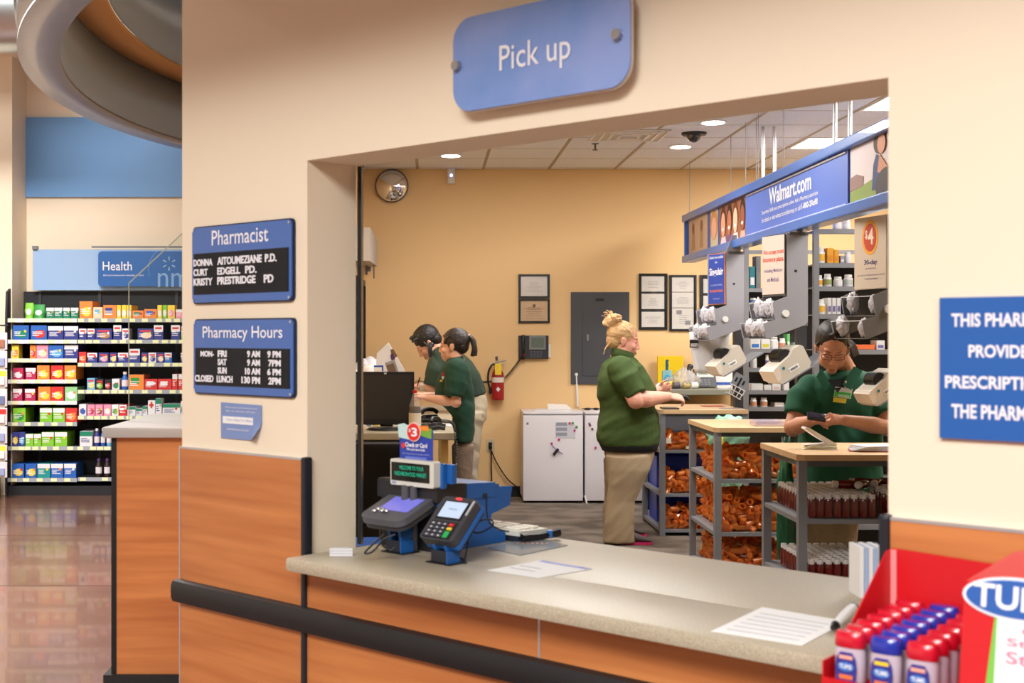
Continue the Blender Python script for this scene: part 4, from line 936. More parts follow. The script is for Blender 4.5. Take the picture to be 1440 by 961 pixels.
# ------------------------------------------------------------------ left workstation
ZK = P(0, 609, 8.07).z; XK = .150
t = thing('work_counter', (XL+.002, 8.07, ZK), 'beige speckled work counter along the left wall with a monitor on it', 'counter')
w_ = XK-XL
m = MB(); m.box((0, 0, -.045), (w_, 3.2, 0), .006); m.build('worktop', SOLID, t)
m = MB(); m.box((w_-.09, .03, -ZK+.012), (w_-.045, .09, -.046)); m.build('leg', C(206, 170, 104, .5), t)
m = MB(); m.box((w_-.09, 3.05, -ZK+.012), (w_-.045, 3.11, -.046)); m.build('leg', C(206, 170, 104, .5), t)
m = MB(); m.box((.01, .5, -ZK+.1), (w_-.2, .53, -.046)); m.build('modesty_panel', mat('dark_panel', (40, 34, 30), .6), t)
zk = ZK+.001
# monitor
t = thing('monitor', (bx(541, 8.3), 8.3, zk), 'black flat monitor seen from the front on the left work counter', 'monitor')
w_ = bx(583, 8.3)-bx(500, 8.3); za, zb_ = bz(600, 8.3)-zk, bz(523, 8.3)-zk; 
m = MB(); m.box((-w_/2-.03, 0, za+.01), (w_/2, .04, zb_), .006); m.build('bezel', mat('monitor_black', (28, 28, 32), .35), t)
m = MB(); m.box((-w_/2-.01, -.002, za+.045), (w_/2-.02, .0, zb_-.022)); m.build('screen', mat('screen_off', (44, 42, 42), .35), t)
m = MB(); m.box((-.004, -.003, zb_-.016), (.012, -.0002, zb_-.006)); m.build('badge', C(190, 190, 196, .4), t)
m = MB(); m.box((-.03, .04, .02), (.05, .07, za+.1)); m.cyl((0, .03, 0), (0, .03, .014), .12, .10, seg=28); m.build('stand', BLACK, t)
# cable clutter behind monitor base
for i, (px, c_) in enumerate(((520, (230, 210, 60)), (538, (214, 180, 60)), (560, (110, 160, 170)), (508, (80, 120, 160)), (573, (240, 220, 60)))):
    x = bx(px, 8.6); m = MB(); m.tube(spline([(x-.06, 8.6, zk+.008), (x-.03, 8.65, zk+.04), (x, 8.58, zk+.05), (x+.04, 8.62, zk+.01), (x+.06, 8.7, zk+.008)]), .006, 6); o = m.build('loose_cable', C(*c_, .4), smooth=True)
    tag(o, ['yellow cable curl behind the monitor foot, left of two', 'ochre cable curl behind the monitor stand', 'teal cable curl near the soda bottle', 'blue grey cable at the left jamb behind the monitor', 'yellow cable end beside the soda bottle'][i], 'cable')
# soda bottle
t = thing('soda_bottle', (bx(583.5, 8.25), 8.25, zk), 'clear cola bottle with red cap and cream label on the left work counter', 'bottle')
h_ = bz(549, 8.25)-zk; r = .038
m = MB(); m.lathe([(r*.9, 0), (r, .012), (r*.95, .09), (r*1.0, .13), (r*.98, h_*.55), (r*.9, h_*.66), (r*.5, h_*.84), (r*.32, h_*.93)], seg=20); m.build('bottle', mat('clear_pet', (220, 216, 216), .08, alpha=.18), t, smooth=True)
m = MB(); m.lathe([(r*.85, .003), (r*.94, .014), (r*.90, .09), (r*.94, .13), (r*.92, h_*.56), (r*.88, h_*.60)], seg=20); m.build('cola', C(44, 18, 12, .15), t, smooth=True)
m = MB(); m.lathe([(r*1.02, h_*.12), (r*1.02, h_*.44)], seg=20); m.build('label', C(222, 212, 194, .5), t)
m = MB(); m.lathe([(r*.38, h_*.93), (r*.38, h_)], seg=14); m.build('cap', C(190, 24, 40, .4), t)
# white bags, roll and small screen behind monitor
BAGW = mat('white_film_bag', (216, 214, 218), .6)
o = crumple('plastic_bag', (bx(522, 9.4), 9.4, zk+.185), (.19, .15, .19), 5, BAGW, amp=.16, fr=1.6); tag(o, 'large white plastic bag bulging up behind the monitor', 'bag')
o = crumple('plastic_bag', (bx(517, 9.9), 9.95, zk+.215), (.15, .12, .22), 9, mat('grey_film_bag', (196, 196, 204), .4), amp=.14, fr=2.4); tag(o, 'greyish crumpled bag behind the large white bag at the jamb', 'bag')
t = thing('printed_bag', (bx(552, 9.1), 9.1, zk), 'flat white shopping bag with a small dark printed figure leaning behind the monitor', 'bag')
m = MB(); c0 = bx(552, 9.1)
def q2(px, py): p = P(px, py, 9.1); return (p.x-c0, p.z-zk)
m.prism([q2(528, 523), q2(530, 497), q2(546, 482), q2(571, 525), q2(572, 530), q2(572, 585), q2(532, 585)], 0, .05); m.build('bag', BAGW, t)
m = MB(); m.prism([q2(549, 492), q2(553, 491), q2(559, 501), q2(554, 505), q2(551, 503)], -.002, -.0003); m.build('brown_print', C(112, 84, 60, .6), t)
m = MB(); m.prism([q2(549, 499), q2(553, 497), q2(556, 508), q2(553, 515), q2(550, 505)], -.004, -.0022); m.build('purple_print', C(70, 36, 90, .6), t)
t = thing('label_box', (bx(533, 8.9), 8.9, zk), 'white box with a blue edge label behind the monitor', 'box')
m = MB(); m.box((-.035, 0, 0), (.03, .03, bz(514, 8.9)-zk)); m.build('box', WHITE, t)
m = MB(); h_ = bz(514, 8.9)-zk; m.box((-.035, -.001, h_-.012), (.03, -.0002, h_)); m.box((.02, -.001, h_-.04), (.03, -.0002, h_-.012)); m.build('blue_edge', C(40, 80, 180, .5), t)
t = thing('card_reader', (bx(548, 8.75), 8.75, zk), 'tilted grey tablet screen on a stand behind the monitor', 'screen')
h_ = bz(508, 8.75)-zk
m = MB(); m.box((-.035, 0, h_-.10), (.035, .015, h_), .004, M=Matrix.Translation((0, 0, h_)) @ Matrix.Rotation(math.radians(-18), 4, 'Y') @ Matrix.Translation((0, 0, -h_))); m.build('tablet', C(150, 148, 150, .4), t)
m = MB(); m.box((-.028, -.002, h_-.09), (.02, -.0003, h_-.02), M=Matrix.Translation((0, 0, h_)) @ Matrix.Rotation(math.radians(-18), 4, 'Y') @ Matrix.Translation((0, 0, -h_))); m.build('tablet_screen', C(120, 96, 80, .3), t)
m = MB(); m.cyl((0, .01, 0), (-.01, .01, h_-.08), .012); m.build('stand', BLACK, t)
# phones, stapler and scanner on the counter
def handheld(px, Y, label, rz, s=1.0, keys=True, nm='desk_phone', cat='phone'):
    p = Vector((bx(px, Y), Y, zk)); t = thing(nm, p, label, cat, rotz=rz)
    m = MB(); m.prism([(-.08*s, 0), (.08*s, 0), (.08*s, .02*s), (-.05*s, .06*s), (-.08*s, .06*s)], -.06*s, .06*s); m.build('body', PH, t)
    m = MB(); m.tube(spline([(-.05*s, -.08*s, .075*s), (-.04*s, -.04*s, .10*s), (-.04*s, .04*s, .10*s), (-.05*s, .08*s, .075*s)]), .017*s, 8); m.build('handset', BLACK, t, smooth=True)
    if keys:
        m = MB()
        for i in range(4):
            for j in range(3): m.box((-.02*s+.022*s*i, -.04*s+.03*s*j, .03*s), (-.008*s+.022*s*i, -.022*s+.03*s*j, .052*s-.006*s*i))
        m.build('keypad', C(150, 152, 160, .4), t)
    return t
handheld(606, 8.35, 'dark desk phone with grey keys near the front corner of the left work counter', 2.6, .72)
handheld(599, 9.1, 'dark desk phone beside the hands of the ponytailed woman', 2.2, .85)
for i, (px, py, Y, L_) in enumerate(((611, 598, 8.5, .1), (604, 579.5, 9.0, .09), (616, 602, 8.25, .06))):
    p = P(px, py, Y); m = MB(); m.tube([(p.x-L_, Y, zk+.014), (p.x, Y+.02, zk+.02), (p.x+L_*.7, Y, zk+.013)], [.010, .013, .012], 8); o = m.build(['barcode_scanner', 'stapler', 'handset'][i], BLACK, smooth=True)
    tag(o, ['black handheld scanner lying beside the dark desk phone', 'black stapler behind the desk phone on the work counter', 'loose black handset at the front right corner of the work counter'][i], ['scanner', 'stapler', 'handset'][i])
m = MB(); p = bx(612, 8.7); m.plate([(p-.07, 8.6, zk), (p+.12, 8.62, zk), (p+.1, 8.9, zk), (p-.05, 8.86, zk)], -.006); o = m.build('papers', PAPER); tag(o, 'white papers lying on the left work counter', 'paper')
o = coil([P(616, 592, 8.5)-Vector((0, 0, 0)), P(634, 594, 8.2), P(640, 606, 8.02), P(641, 640, 8.0), P(640, 684, 8.0)], .008, 40, .0028, 'coiled_cord', BLACK); tag(o, 'black coiled cord hanging off the front corner of the work counter', 'cord')
# office chair and floor computer in the dark below
t = thing('office_chair', (bx(538, 7.3), 7.3, .012), 'black office chair under the front of the left work counter', 'chair')
m = MB(); m.box((-.28, -.04, .50), (.22, .06, .90), .05); m.build('backrest', mat('black_fabric', (20, 19, 20), .9), t, smooth=True)
m = MB(); m.box((-.25, .05, .42), (.22, .5, .5), .03); m.build('seat', mat('black_fabric'), t, smooth=True)
m = MB(); m.cyl((0, .28, .1), (0, .28, .42), .03); m.build('post', GREYD, t)
for k in range(5):
    a = k*1.2566+.3; e = Vector((.27*math.cos(a), .28+.27*math.sin(a), .07))
    m = MB(); m.tube([(0, .28, .11), e], [.028, .018], 6); q = m.build('leg', BLACK, t); m = MB(); m.cyl(e+Vector((0, -.012, -.04)), e+Vector((0, .012, -.04)), .03, seg=14); m.build('caster', BLACK, q)
t = thing('waste_bin', (bx(520, 6.2), 6.2, .012), 'dark waste bin with a blue liner beside the office chair', 'bin')
m = MB(); m.rings([[Vector((a*.10, b*.10, 0)) for a, b in ((-1, -1), (1, -1), (1, 1), (-1, 1))], [Vector((a*.13, b*.13, .50)) for a, b in ((-1, -1), (1, -1), (1, 1), (-1, 1))]]); m.build('bin', mat('bin_dark', (48, 46, 46), .6), t)
m = MB(); m.rings([[Vector((a*.128+.03, b*.132, z)) for a, b in ((-1, -1), (1, -1), (1, 1), (-1, 1))] for z in (.28, .52)]); m.build('liner', mat('blue_liner', (30, 96, 190), .3), t)
# ------------------------------------------------------------------ register group on the pickup counter (wall frame locals: x along, y into the room)
ZP = ZCN+.0006
def base_stand(px, py, label, who):
    t_, n_ = WG(px, py, ZCN); t = thing(who, WF(t_, n_, ZP), label, 'terminal', rotz=WANG); return t
# card pin pad
t = base_stand(626, 792, 'dark grey card terminal with a lit keypad on a blue stand, in front', 'card_terminal')
def stand_parts(t, hgt, lean):
    m = MB(); m.box((-.05, -.035, 0), (.05, .045, .003)); m.build('base_plate', BLACK, t)
    m = MB(); m.box((-.034, -.028, .003), (.031, .028, .040), .003); m.build('base_block', mat('stand_dark', (26, 32, 46), .4), t)
    m = MB(); m.box((.0312, -.0285, .003), (.035, .0285, .040)); m.build('blue_side', BLUE2, t)
    m = MB()
    for x in (-.030, .018):
        m.prism([(-.02, .04), (.02, .04), (.034, hgt*.8), (.05, hgt), (.0, hgt), (-.03, hgt*.75)], x, x+.012, 'x')
    m.build('swivel_bracket', BLUE2, t)
    m = MB(); m.cyl((-.036, .008, hgt*.78), (.036, .008, hgt*.78), .012); m.build('pivot', BLACK, t)
stand_parts(t, .085, 0)
TB = mat('terminal_grey', (58, 60, 68), .38)
M_ = Matrix.Translation((0, -.045, .075)) @ Matrix.Rotation(math.radians(-45), 4, 'X')     # face plane XZ tilted back
def terminal_body(t, w_, h_, th, M, mt, back):
    m = MB(); m.prism(rrect(-w_/2, w_/2, 0, h_, .014), 0, th*.55); q = m.build('housing', mt, t, smooth=True); q.matrix_local = M
    m = MB(); m.prism(rrect(-w_/2+.004, w_/2+.004, .0, h_, .01), th*.56, th*.8); q = m.build('blue_shell', back, t); q.matrix_local = M
    m = MB(); m.prism(rrect(-w_/2+.008, w_/2-.002, .004, h_-.004, .01), th*.81, th); q = m.build('back_cover', BLACK, t); q.matrix_local = M
terminal_body(t, .140, .165, .055, M_, TB, BLUE2)
def part(mb, nm, mt, t, M, **k): q = mb.build(nm, mt, t, **k); q.matrix_local = M; return q
m = MB(); m.box((-.052, -.003, .078), (.052, -.0002, .148), .003); part(m, 'screen_bezel', BLACK, t, M_)
m = MB(); m.box((-.044, -.0045, .084), (.046, -.0031, .143)); sc = part(m, 'screen', mat('lit_screen', (172, 190, 214), .2, emit=.35), t, M_)
txt('welcome', -.015, .02, .112, .120, -.0052, C(110, 130, 170, .5), t, M=None).matrix_local = M_
m = MB(); m.box((-.058, -.002, .006), (.052, -.0002, .070), .004); kp = part(m, 'keypad_recess', mat('keypad_black', (30, 31, 38), .35), t, M_)
for r in range(4):
    for c in range(3):
        m = MB(); x = -.050+c*.024; z = .052-r*.0145; m.box((x, -.006, z), (x+.019, -.0022, z+.010), .0015); part(m, 'key', C(84, 86, 98, .35), t, M_)
        m = MB(); m.box((x+.007, -.0068, z+.003), (x+.012, -.0061, z+.007)); part(m, 'key_digit', C(220, 222, 230, .5), t, M_)
for r, (c_, l) in enumerate((((210, 50, 50), 'red cancel key'), ((232, 206, 60), 'yellow clear key'), ((40, 170, 90), 'green enter key'))):
    m = MB(); z = .052-r*.0145 - (.014 if r == 2 else 0); m.box((.024, -.006, z), (.043, -.0022, z+(.024 if r == 2 else .010)), .0015); q = part(m, 'function_key', C(*c_, .35), t, M_); q['label'] = l
m = MB(); m.ball((.0, -.004, .156), (.014, .004, .005)); part(m, 'indicator_light', mat('red_led', (230, 60, 60), .3, emit=.7), t, M_)
m = MB(); m.box((.060, -.004, .10), (.066, -.0003, .155)); part(m, 'stylus', C(190, 194, 200, .4), t, M_)
# signature terminal
t = base_stand(562, 777, 'wide dark grey signature terminal with a violet screen on a blue swivel stand, at left', 'signature_terminal')
stand_parts(t, .125, 0)
M_ = Matrix.Translation((-.005, -.085, .112)) @ Matrix.Rotation(math.radians(-68), 4, 'X')
m = MB(); m.prism(rrect(-.105, .095, 0, .185, .04, 8), -.0, .022); part(m, 'housing', mat('terminal_light', (88, 90, 98), .38), t, M_, smooth=True)
m = MB(); m.prism(rrect(-.10, .09, .005, .18, .04, 8), .022, .04); part(m, 'lower_shell', mat('terminal_dark', (52, 54, 62), .4), t, M_, smooth=True)
m = MB(); m.box((-.062, -.002, .06), (.068, -.0002, .145), .001); part(m, 'screen', mat('violet_screen', (112, 112, 206), .2, emit=.35), t, M_)
m = MB(); m.box((-.02, -.0022, .165), (.0, -.0002, .170)); m.box((.045, -.0022, .163), (.062, -.0002, .172)); part(m, 'printed_mark', C(210, 210, 216, .4), t, M_)
m = MB()
for a in range(5): m.ball((-.055+.012*a, -.008-.004*(a % 2), .035+.008*(a % 3)), (.009, .006, .007), 8)
part(m, 'coiled_clip', mat('clip_silver', (210, 210, 214), .2, metal=.8), t, M_, smooth=True)
for i, pts in enumerate(([(540, 752), (522, 768), (513, 778), (524, 776), (540, 758)], [(556, 752), (536, 762), (548, 774), (556, 770)])):
    m = MB(); PP = []
    for j, (a, b) in enumerate(pts):
        q = P(a, b, 4.02); q.z = max(q.z, ZP+.006); PP.append(q)
    m.tube(spline(PP), .0035, 6); o = m.build('terminal_cable', BLACKR, smooth=True); tag(o, ['grey cable looping left of the signature terminal', 'short black cable under the signature terminal'][i], 'cable')
# register printer with blue cover
ta, na = WG(641, 774, ZCN); tb, nb = WG(715, 763, ZCN)
t = thing('receipt_printer', WF(.06, .27, ZP), 'bright blue register printer body with dark top behind the card terminals', 'printer', rotz=WANG)
n1 = nb-.27; w_ = .26
prof = [(0, 0), (n1, 0), (n1, .032), (n1-.045, .045), (n1-.075, .075), (n1-.07, .10), (n1+.02, .12), (n1+.035, .185), (n1-.03, .187), (n1-.035, .197), (0, .205)]
m = MB(); m.prism(prof, w_-.004, w_, 'x'); q = m.build('side_cover', BLUE2, t); m = MB(); m.prism([(a*.97, b*.98) for a, b in prof], 0, w_-.005, 'x'); m.build('inner_housing', mat('register_dark', (36, 36, 42), .4), t)
m = MB(); m.prism([(-.01, .16), (.13, .165), (.13, .212), (0, .222), (-.01, .215)], -.01, w_+.004, 'x'); m.build('dark_top', mat('register_dark', (36, 36, 42), .4), t)
m = MB(); m.prism([(.131, .16), (.27, .158), (.27, .205), (.131, .211)], .02, w_+.004, 'x'); m.build('paper_door', BLUE2, t)
m = MB(); m.cyl((w_, .215, .165), (w_+.008, .215, .165), .008); m.build('latch', mat('register_dark'), t)
m = MB(); m.box((0, -.003, .002), (w_, -.0002, .13)); m.build('front_plate', mat('register_dark'), t)
for i, pts in enumerate(([(660, 757), (672, 735), (690, 731), (692, 740), (672, 750), (656, 742)], [(652, 742), (658, 762), (654, 785), (655, 789)], [(684, 694), (686, 730), (700, 744), (716, 748)], [(638, 779), (650, 784), (654, 790)])):
    PP = []
    for j, (a, b) in enumerate(pts):
        q = P(a, b, 4.12 if i < 2 else 4.2); q.z = max(q.z, ZP+.004)
        if i == 3 or (i == 1 and j > 1): q = G(a, b+4, ZP); q.z = ZP+.004
        PP.append(q)
    m = MB(); m.tube(spline(PP), .0028, 6); o = m.build('terminal_cable', BLACKR, smooth=True); tag(o, ['thin black cable looping across the blue printer side', 'black cable dropping from the card terminal to the counter', 'thin cable hanging down the rear of the blue printer', 'black cable end lying by the card terminal base'][i], 'cable')
# pole display
tp, zp = WR(579, 666, .24)
t = thing('pole_display', WF(tp, .24, ZP), 'white customer pole display with green lettering above the terminals', 'display', rotz=WANG)
zc_ = zp-ZP
m = MB(); m.prism(rrect(-.098, .098, zc_-.042, zc_+.042, .006), 0, .03); m.build('housing', mat('ivory_plastic', (216, 214, 206), .4), t)
m = MB(); m.box((-.092, -.002, zc_-.027), (.080, -.0002, zc_+.032)); m.build('window', mat('vfd_black', (14, 14, 14), .2), t)
VF = mat('vfd_green', (20, 150, 116), .4, emit=.8)
txt('WELCOME TO YOUR', -.055, .055, zc_+.010, zc_+.023, -.003, VF, t, .0)
txt('NEIGHBORHOOD MARKET', -.075, .068, zc_-.010, zc_+.003, -.003, VF, t, .0)
m = MB(); m.box((-.09, -.0015, zc_-.038), (-.072, -.0002, zc_-.031)); m.build('badge', C(150, 160, 200, .4), t)
m = MB(); m.box((-.095, .0305, zc_-.045), (.108, .050, zc_+.035), .003); m.build('blue_back', BLUE2, t)
m = MB(); m.box((.100, .051, zc_-.03), (.128, .075, zc_+.032), .003); m.build('side_box', BLUE2, t)
m = MB(); m.cyl((-.035, .008, 0), (-.035, .008, zc_-.04), .015, seg=20); m.cyl((.0, .010, 0), (.0, .010, zc_-.04), .013, seg=16); m.cyl((-.02, -.008, 0), (-.02, -.008, .008), .035, seg=24); m.build('pole', mat('pole_grey', (80, 80, 86), .4), t, smooth=True)
# three dollar card
tp, zq = WR(585, 652, .275); z1q = WR(585, 599, .275)[1]
t = thing('promo_card', WF(tp, .275, zc_+ZP+.046), 'small blue promotional card with a red three dollar circle above the pole display', 'sign', rotz=WANG)
hh = (z1q-zq)*.86
m = MB(); m.box((-.075, 0, -.012), (.075, .002, hh*.90)); m.build('card', C(40, 66, 168, .4), t)
m = MB(); m.prism([(-.078, hh*.60), (-.03, hh*.55), (-.02, hh*.93), (-.055, hh*1.05), (-.082, hh*1.0)], -.002, -.0003); m.build('pale_card', C(196, 224, 224, .5), t)
m = MB(); m.prism([(.02, hh*.70), (.07, hh*.62), (.072, hh*.93), (.015, hh*.93)], -.002, -.0003); m.build('green_card', C(120, 170, 60, .5), t)
m = MB(); m.prism([(.005, hh*.86), (.06, hh*.86), (.058, hh*1.02), (.012, hh*.99)], -.0035, -.0022); m.build('orange_card', C(240, 140, 50, .5), t)
m = MB(); m.cyl((-.005, -.006, hh*.8), (-.005, -.0038, hh*.8), .031, seg=28); q = m.build('circle', C(244, 210, 200, .4), t); m = MB(); m.cyl((-.005, -.0075, hh*.8), (-.005, -.0062, hh*.8), .028, seg=28); m.build('circle', C(224, 44, 44, .4), t)
txt('$', -.026, -.016, hh*.78, hh*.90, -.0085, WHT, t, .02); txt('3', -.013, .013, hh*.66, hh*.94, -.0085, WHT, t, .03)
txt('Check or Card', -.048, .052, hh*.33, hh*.47, -.002, WHT, t, .03); txt('We cash them both.', -.042, .044, hh*.22, hh*.30, -.002, WHT, t, .02)
txt('Payroll and government checks, plus a small fee', -.06, .06, hh*.10, hh*.13, -.002, WHT, t)
m = MB(); m.box((-.048, -.001, hh*-.06), (.048, -.0002, hh*.03)); m.build('pale_strip', C(110, 124, 210, .5), t)
m = MB(); m.cyl((-.056, -.003, hh*.36), (-.056, -.0005, hh*.36), .009, seg=14); m.build('red_dot', C(220, 50, 60, .4), t)
# keyboard-like device behind the printer
t = thing('check_reader', WF(.10, .615, ZP), 'off white keyed machine with a dark base behind the blue printer', 'device', rotz=WANG)
m = MB(); m.box((0, 0, 0), (.26, .14, .020)); m.build('base', mat('navy_dark', (32, 36, 52), .4), t)
m = MB(); m.prism([(0, .020), (.15, .020), (.15, .032), (0, .036)], 0, .265, 'x'); m.build('body', mat('ivory_plastic'), t)
for k in range(9):
    m = MB(); m.box((.02+(k % 3)*.08, .012+(k//3)*.042, .033), (.085+(k % 3)*.08, .042+(k//3)*.042, .041), .002); m.build('key', C(226, 220, 206, .4), t)
# clear tray with orange marks and the black tool
cq = [G(a, b, ZCN) for a, b in ((681, 771), (732, 782), (798, 768), (752, 758))]
m = MB(); m.plate([Vector((p.x, p.y, ZP+.003)) for p in cq], .003); o = m.build('plastic_sheet', mat('clear_tray', (176, 186, 196), .15, alpha=.6)); L = o.location.copy()
m = MB(); c0 = G(748, 766, ZCN)
for k in range(7): m.box((c0.x-.05+.016*k, c0.y-.004, ZP+.0034), (c0.x-.042+.016*k, c0.y+.004, ZP+.0042))
m.build('orange_mark', C(220, 130, 80, .5), o, loc=-L); tag(o, 'translucent plastic sheet with orange marks lying on the counter', 'sheet')
a, b = G(740, 764, ZCN), G(785, 758, ZCN)
m = MB(); m.tube([a+Vector((-.015, 0, .016)), a.lerp(b, .4)+Vector((0, 0, .016)), b+Vector((0, 0, .022))], [.015, .012, .016], 8); o = m.build('hand_scanner', BLACK, smooth=True); L = o.location.copy()
m = MB(); c_ = a.lerp(b, .72)+Vector((0, -.004, .022)); m.box(c_-Vector((.010, .013, .012)), c_+Vector((.010, .013, .012)), .003); m.build('blue_button', BLUE2, o, loc=-L)
tag(o, 'black handheld tool lying across the clear sheet on the counter', 'tool')
# papers
def flat_sheet(pts, nm, label, extra=None, th=.0012, mt=PAPER, lift=0.0):
    q = [G(a, b, ZCN) for a, b in pts]; q = [Vector((p.x, p.y, ZP+th+lift)) for p in q]
    m = MB(); m.plate(q, th); o = m.build(nm, mt); L = o.location.copy(); tag(o, label, 'paper')
    if extra:
        for (u0, u1, v0, v1, mm) in extra:
            f = lambda u, v: (q[0].lerp(q[1], u)).lerp(q[3].lerp(q[2], u), v)+Vector((0, 0, .0004))
            mb = MB(); mb.rings([[f(u0, v0), f(u1, v0), f(u1, v1), f(u0, v1)], [p_+Vector((0, 0, .0004)) for p_ in (f(u0, v0), f(u1, v0), f(u1, v1), f(u0, v1))]]); mb.build('printed_band', mm, o, loc=-L)
    return o
INK = mat('ink_grey', (176, 176, 186), .6)
flat_sheet(((685, 803), (757, 814), (833, 801), (761, 789)), 'form_sheet', 'white form with a violet header band lying in the middle of the counter', [(.04, .98, .90, .99, C(92, 104, 190, .5)), (.1, .5, .5, .53, INK), (.12, .6, .3, .33, INK)])
flat_sheet(((1000, 889), (1128, 909), (1192, 875), (1072, 855)), 'form_sheet', 'white printed form at the right end of the counter beside the pen', [(.1, .9, .12+.13*k, .135+.13*k, INK) for k in range(6)])
m = MB(); a = G(1173, 889, ZCN); b = G(1199, 874, ZCN); a.z = ZP+.012; b.z = ZP+.030
m.tube([a, a.lerp(b, .5), b], [.008, .013, .013], 10); o = m.build('counter_pen', C(226, 226, 230, .35), smooth=True); L = o.location.copy()
m = MB(); m.tube([a-(b-a).normalized()*.012, a+(b-a).normalized()*.01], [.006, .0115], 10); m.tube([b, b+(b-a).normalized()*.012], [.0135, .012], 10); m.build('black_end', BLACK, o, loc=-L, smooth=True)
tag(o, 'thick white pen with black ends lying at the right of the counter form', 'pen')
# acrylic block at the left jamb
a = G(480, 782, ZCN)
m = MB()
for k in range(3): m.box((a.x-.036, a.y-.012, ZP+.0085*k), (a.x+.036, a.y+.012, ZP+.0075+.0085*k))
o = m.build('acrylic_block', mat('frosted_white', (220, 220, 226), .25), None); o['kind'] = 'x'; del o['kind']; tag(o, 'small frosted acrylic block on the counter by the left jamb', 'block')
# brochure box behind the display wing
a = G(1236, 842, ZCN); zt = P(0, 770, a.y).z
t = thing('brochure_holder', (a.x-.02, a.y+.05, ZP), 'stack of white pads with blue stripes standing behind the red display', 'holder')
for k in range(6):
    m = MB(); m.box((-.03+.012*k, -.05, 0), (-.0195+.012*k, .04, zt-ZP-.003*(k % 2))); m.build('pad', [PAPER, C(170, 190, 232, .5)][k % 2], t)

# ------------------------------------------------------------------ work islands
XI0, XI1, HT = 1.70, 2.36, .95
VL = .068; VR = .0185
def vial_mesh():
    m = MB()
    def ring(r, z): return [Vector((r*math.cos(6.2832*k/10), r*math.sin(6.2832*k/10), z)) for k in range(10)]
    m.rings([ring(.0005, 0), ring(VR, 0), ring(VR, VL), ring(VR*.86, VL), ring(VR*.86, .004), ring(.0005, .004)], caps=False)
    bmesh.ops.recalc_face_normals(m.bm, faces=m.bm.faces[:])
    for f in m.bm.faces: f.smooth = True
    me = bpy.data.meshes.new('pill_vial'); m.bm.to_mesh(me); m.bm.free(); me.materials.append(ORANGE)
    me.set_sharp_from_angle(angle=math.radians(40)); return me
VM = vial_mesh(); NV = [0]
def pile(x0, x1, y0, y1, z0, h, idx_label, top, nind, inner=0):
    """orange vials heaped against the clear front and left side of a bin"""
    pos = []
    dx, dz = .046, .031
    nz = max(1, int(h/dz)-1)
    for iz in range(nz+2):
        z = z0+.018+iz*dz
        for ix in range(int((x1-x0-.03)/dx)+1):
            x = x0+.03+ix*dx+rnd.uniform(-.012, .012)
            if iz >= nz and rnd.random() < .35+.2*(iz-nz): continue
            pos.append((0, Vector((x, y0+.035+rnd.uniform(0, .012), z+rnd.uniform(-.005, .008)))))
            pos.append((1.5, Vector((x+.02, y0+.085, z+rnd.uniform(-.005, .008)))))
        for iy in range(1, int((y1-y0-.05)/.055)+1):
            y = y0+.04+iy*.055
            if iz >= nz and rnd.random() < .4: continue
            pos.append((1, Vector((x0+.034+rnd.uniform(0, .012), y, z+rnd.uniform(-.005, .008)))))
    # top layer
    for ix in range(1, int((x1-x0-.06)/.05)):
        for iy in range(1, int((y1-y0-.06)/.07)):
            pos.append((2, Vector((x0+.04+ix*.05+rnd.uniform(-.01, .01), y0+.05+iy*.07, z0+h-.022+rnd.uniform(-.012, .020)))))
    pos.sort(key=lambda a: a[0])
    mb = bmesh.new()
    for k, (cls, p) in enumerate(pos):
        d = Vector((rnd.gauss(0, 1), rnd.gauss(0, .5), rnd.gauss(0, .45))).normalized()
        if cls == 1: d = Vector((rnd.gauss(0, .35), rnd.gauss(0, 1), rnd.gauss(0, .45))).normalized()
        if rnd.random() < .18: d = Vector((rnd.gauss(0, .3), -1, rnd.gauss(0, .3))).normalized()
        q = d.to_track_quat('Z', 'Y'); loc = p-q@Vector((0, 0, VL/2))
        if k < nind and NV[0] < 300:
            NV[0] += 1
            o = bpy.data.objects.new('pill_vial', VM); COL.objects.link(o); o.location = loc; o.rotation_euler = q.to_euler()
            tag(o, idx_label, 'vial', 'orange pill vials piled in the island bins')
        else:
            n0 = len(mb.verts); mb.from_mesh(VM); mb.verts.ensure_lookup_table()
            T = Matrix.Translation(loc) @ q.to_matrix().to_4x4()
            bmesh.ops.transform(mb, matrix=T, verts=mb.verts[n0:])
    me = bpy.data.meshes.new('vial_heap'); 
    c = Vector(((x0+x1)/2, (y0+y1)/2, z0)); bmesh.ops.translate(mb, vec=-c, verts=mb.verts[:]); mb.to_mesh(me); mb.free()
    for p_ in me.polygons: p_.use_smooth = True
    me.set_sharp_from_angle(angle=math.radians(40))
    me.materials.append(ORANGE); o = bpy.data.objects.new('vial_heap', me); COL.objects.link(o); o.location = c
    tag(o, idx_label.replace('orange pill vial', 'orange pill vials heaped deeper')[:90], 'vials', kind='stuff')
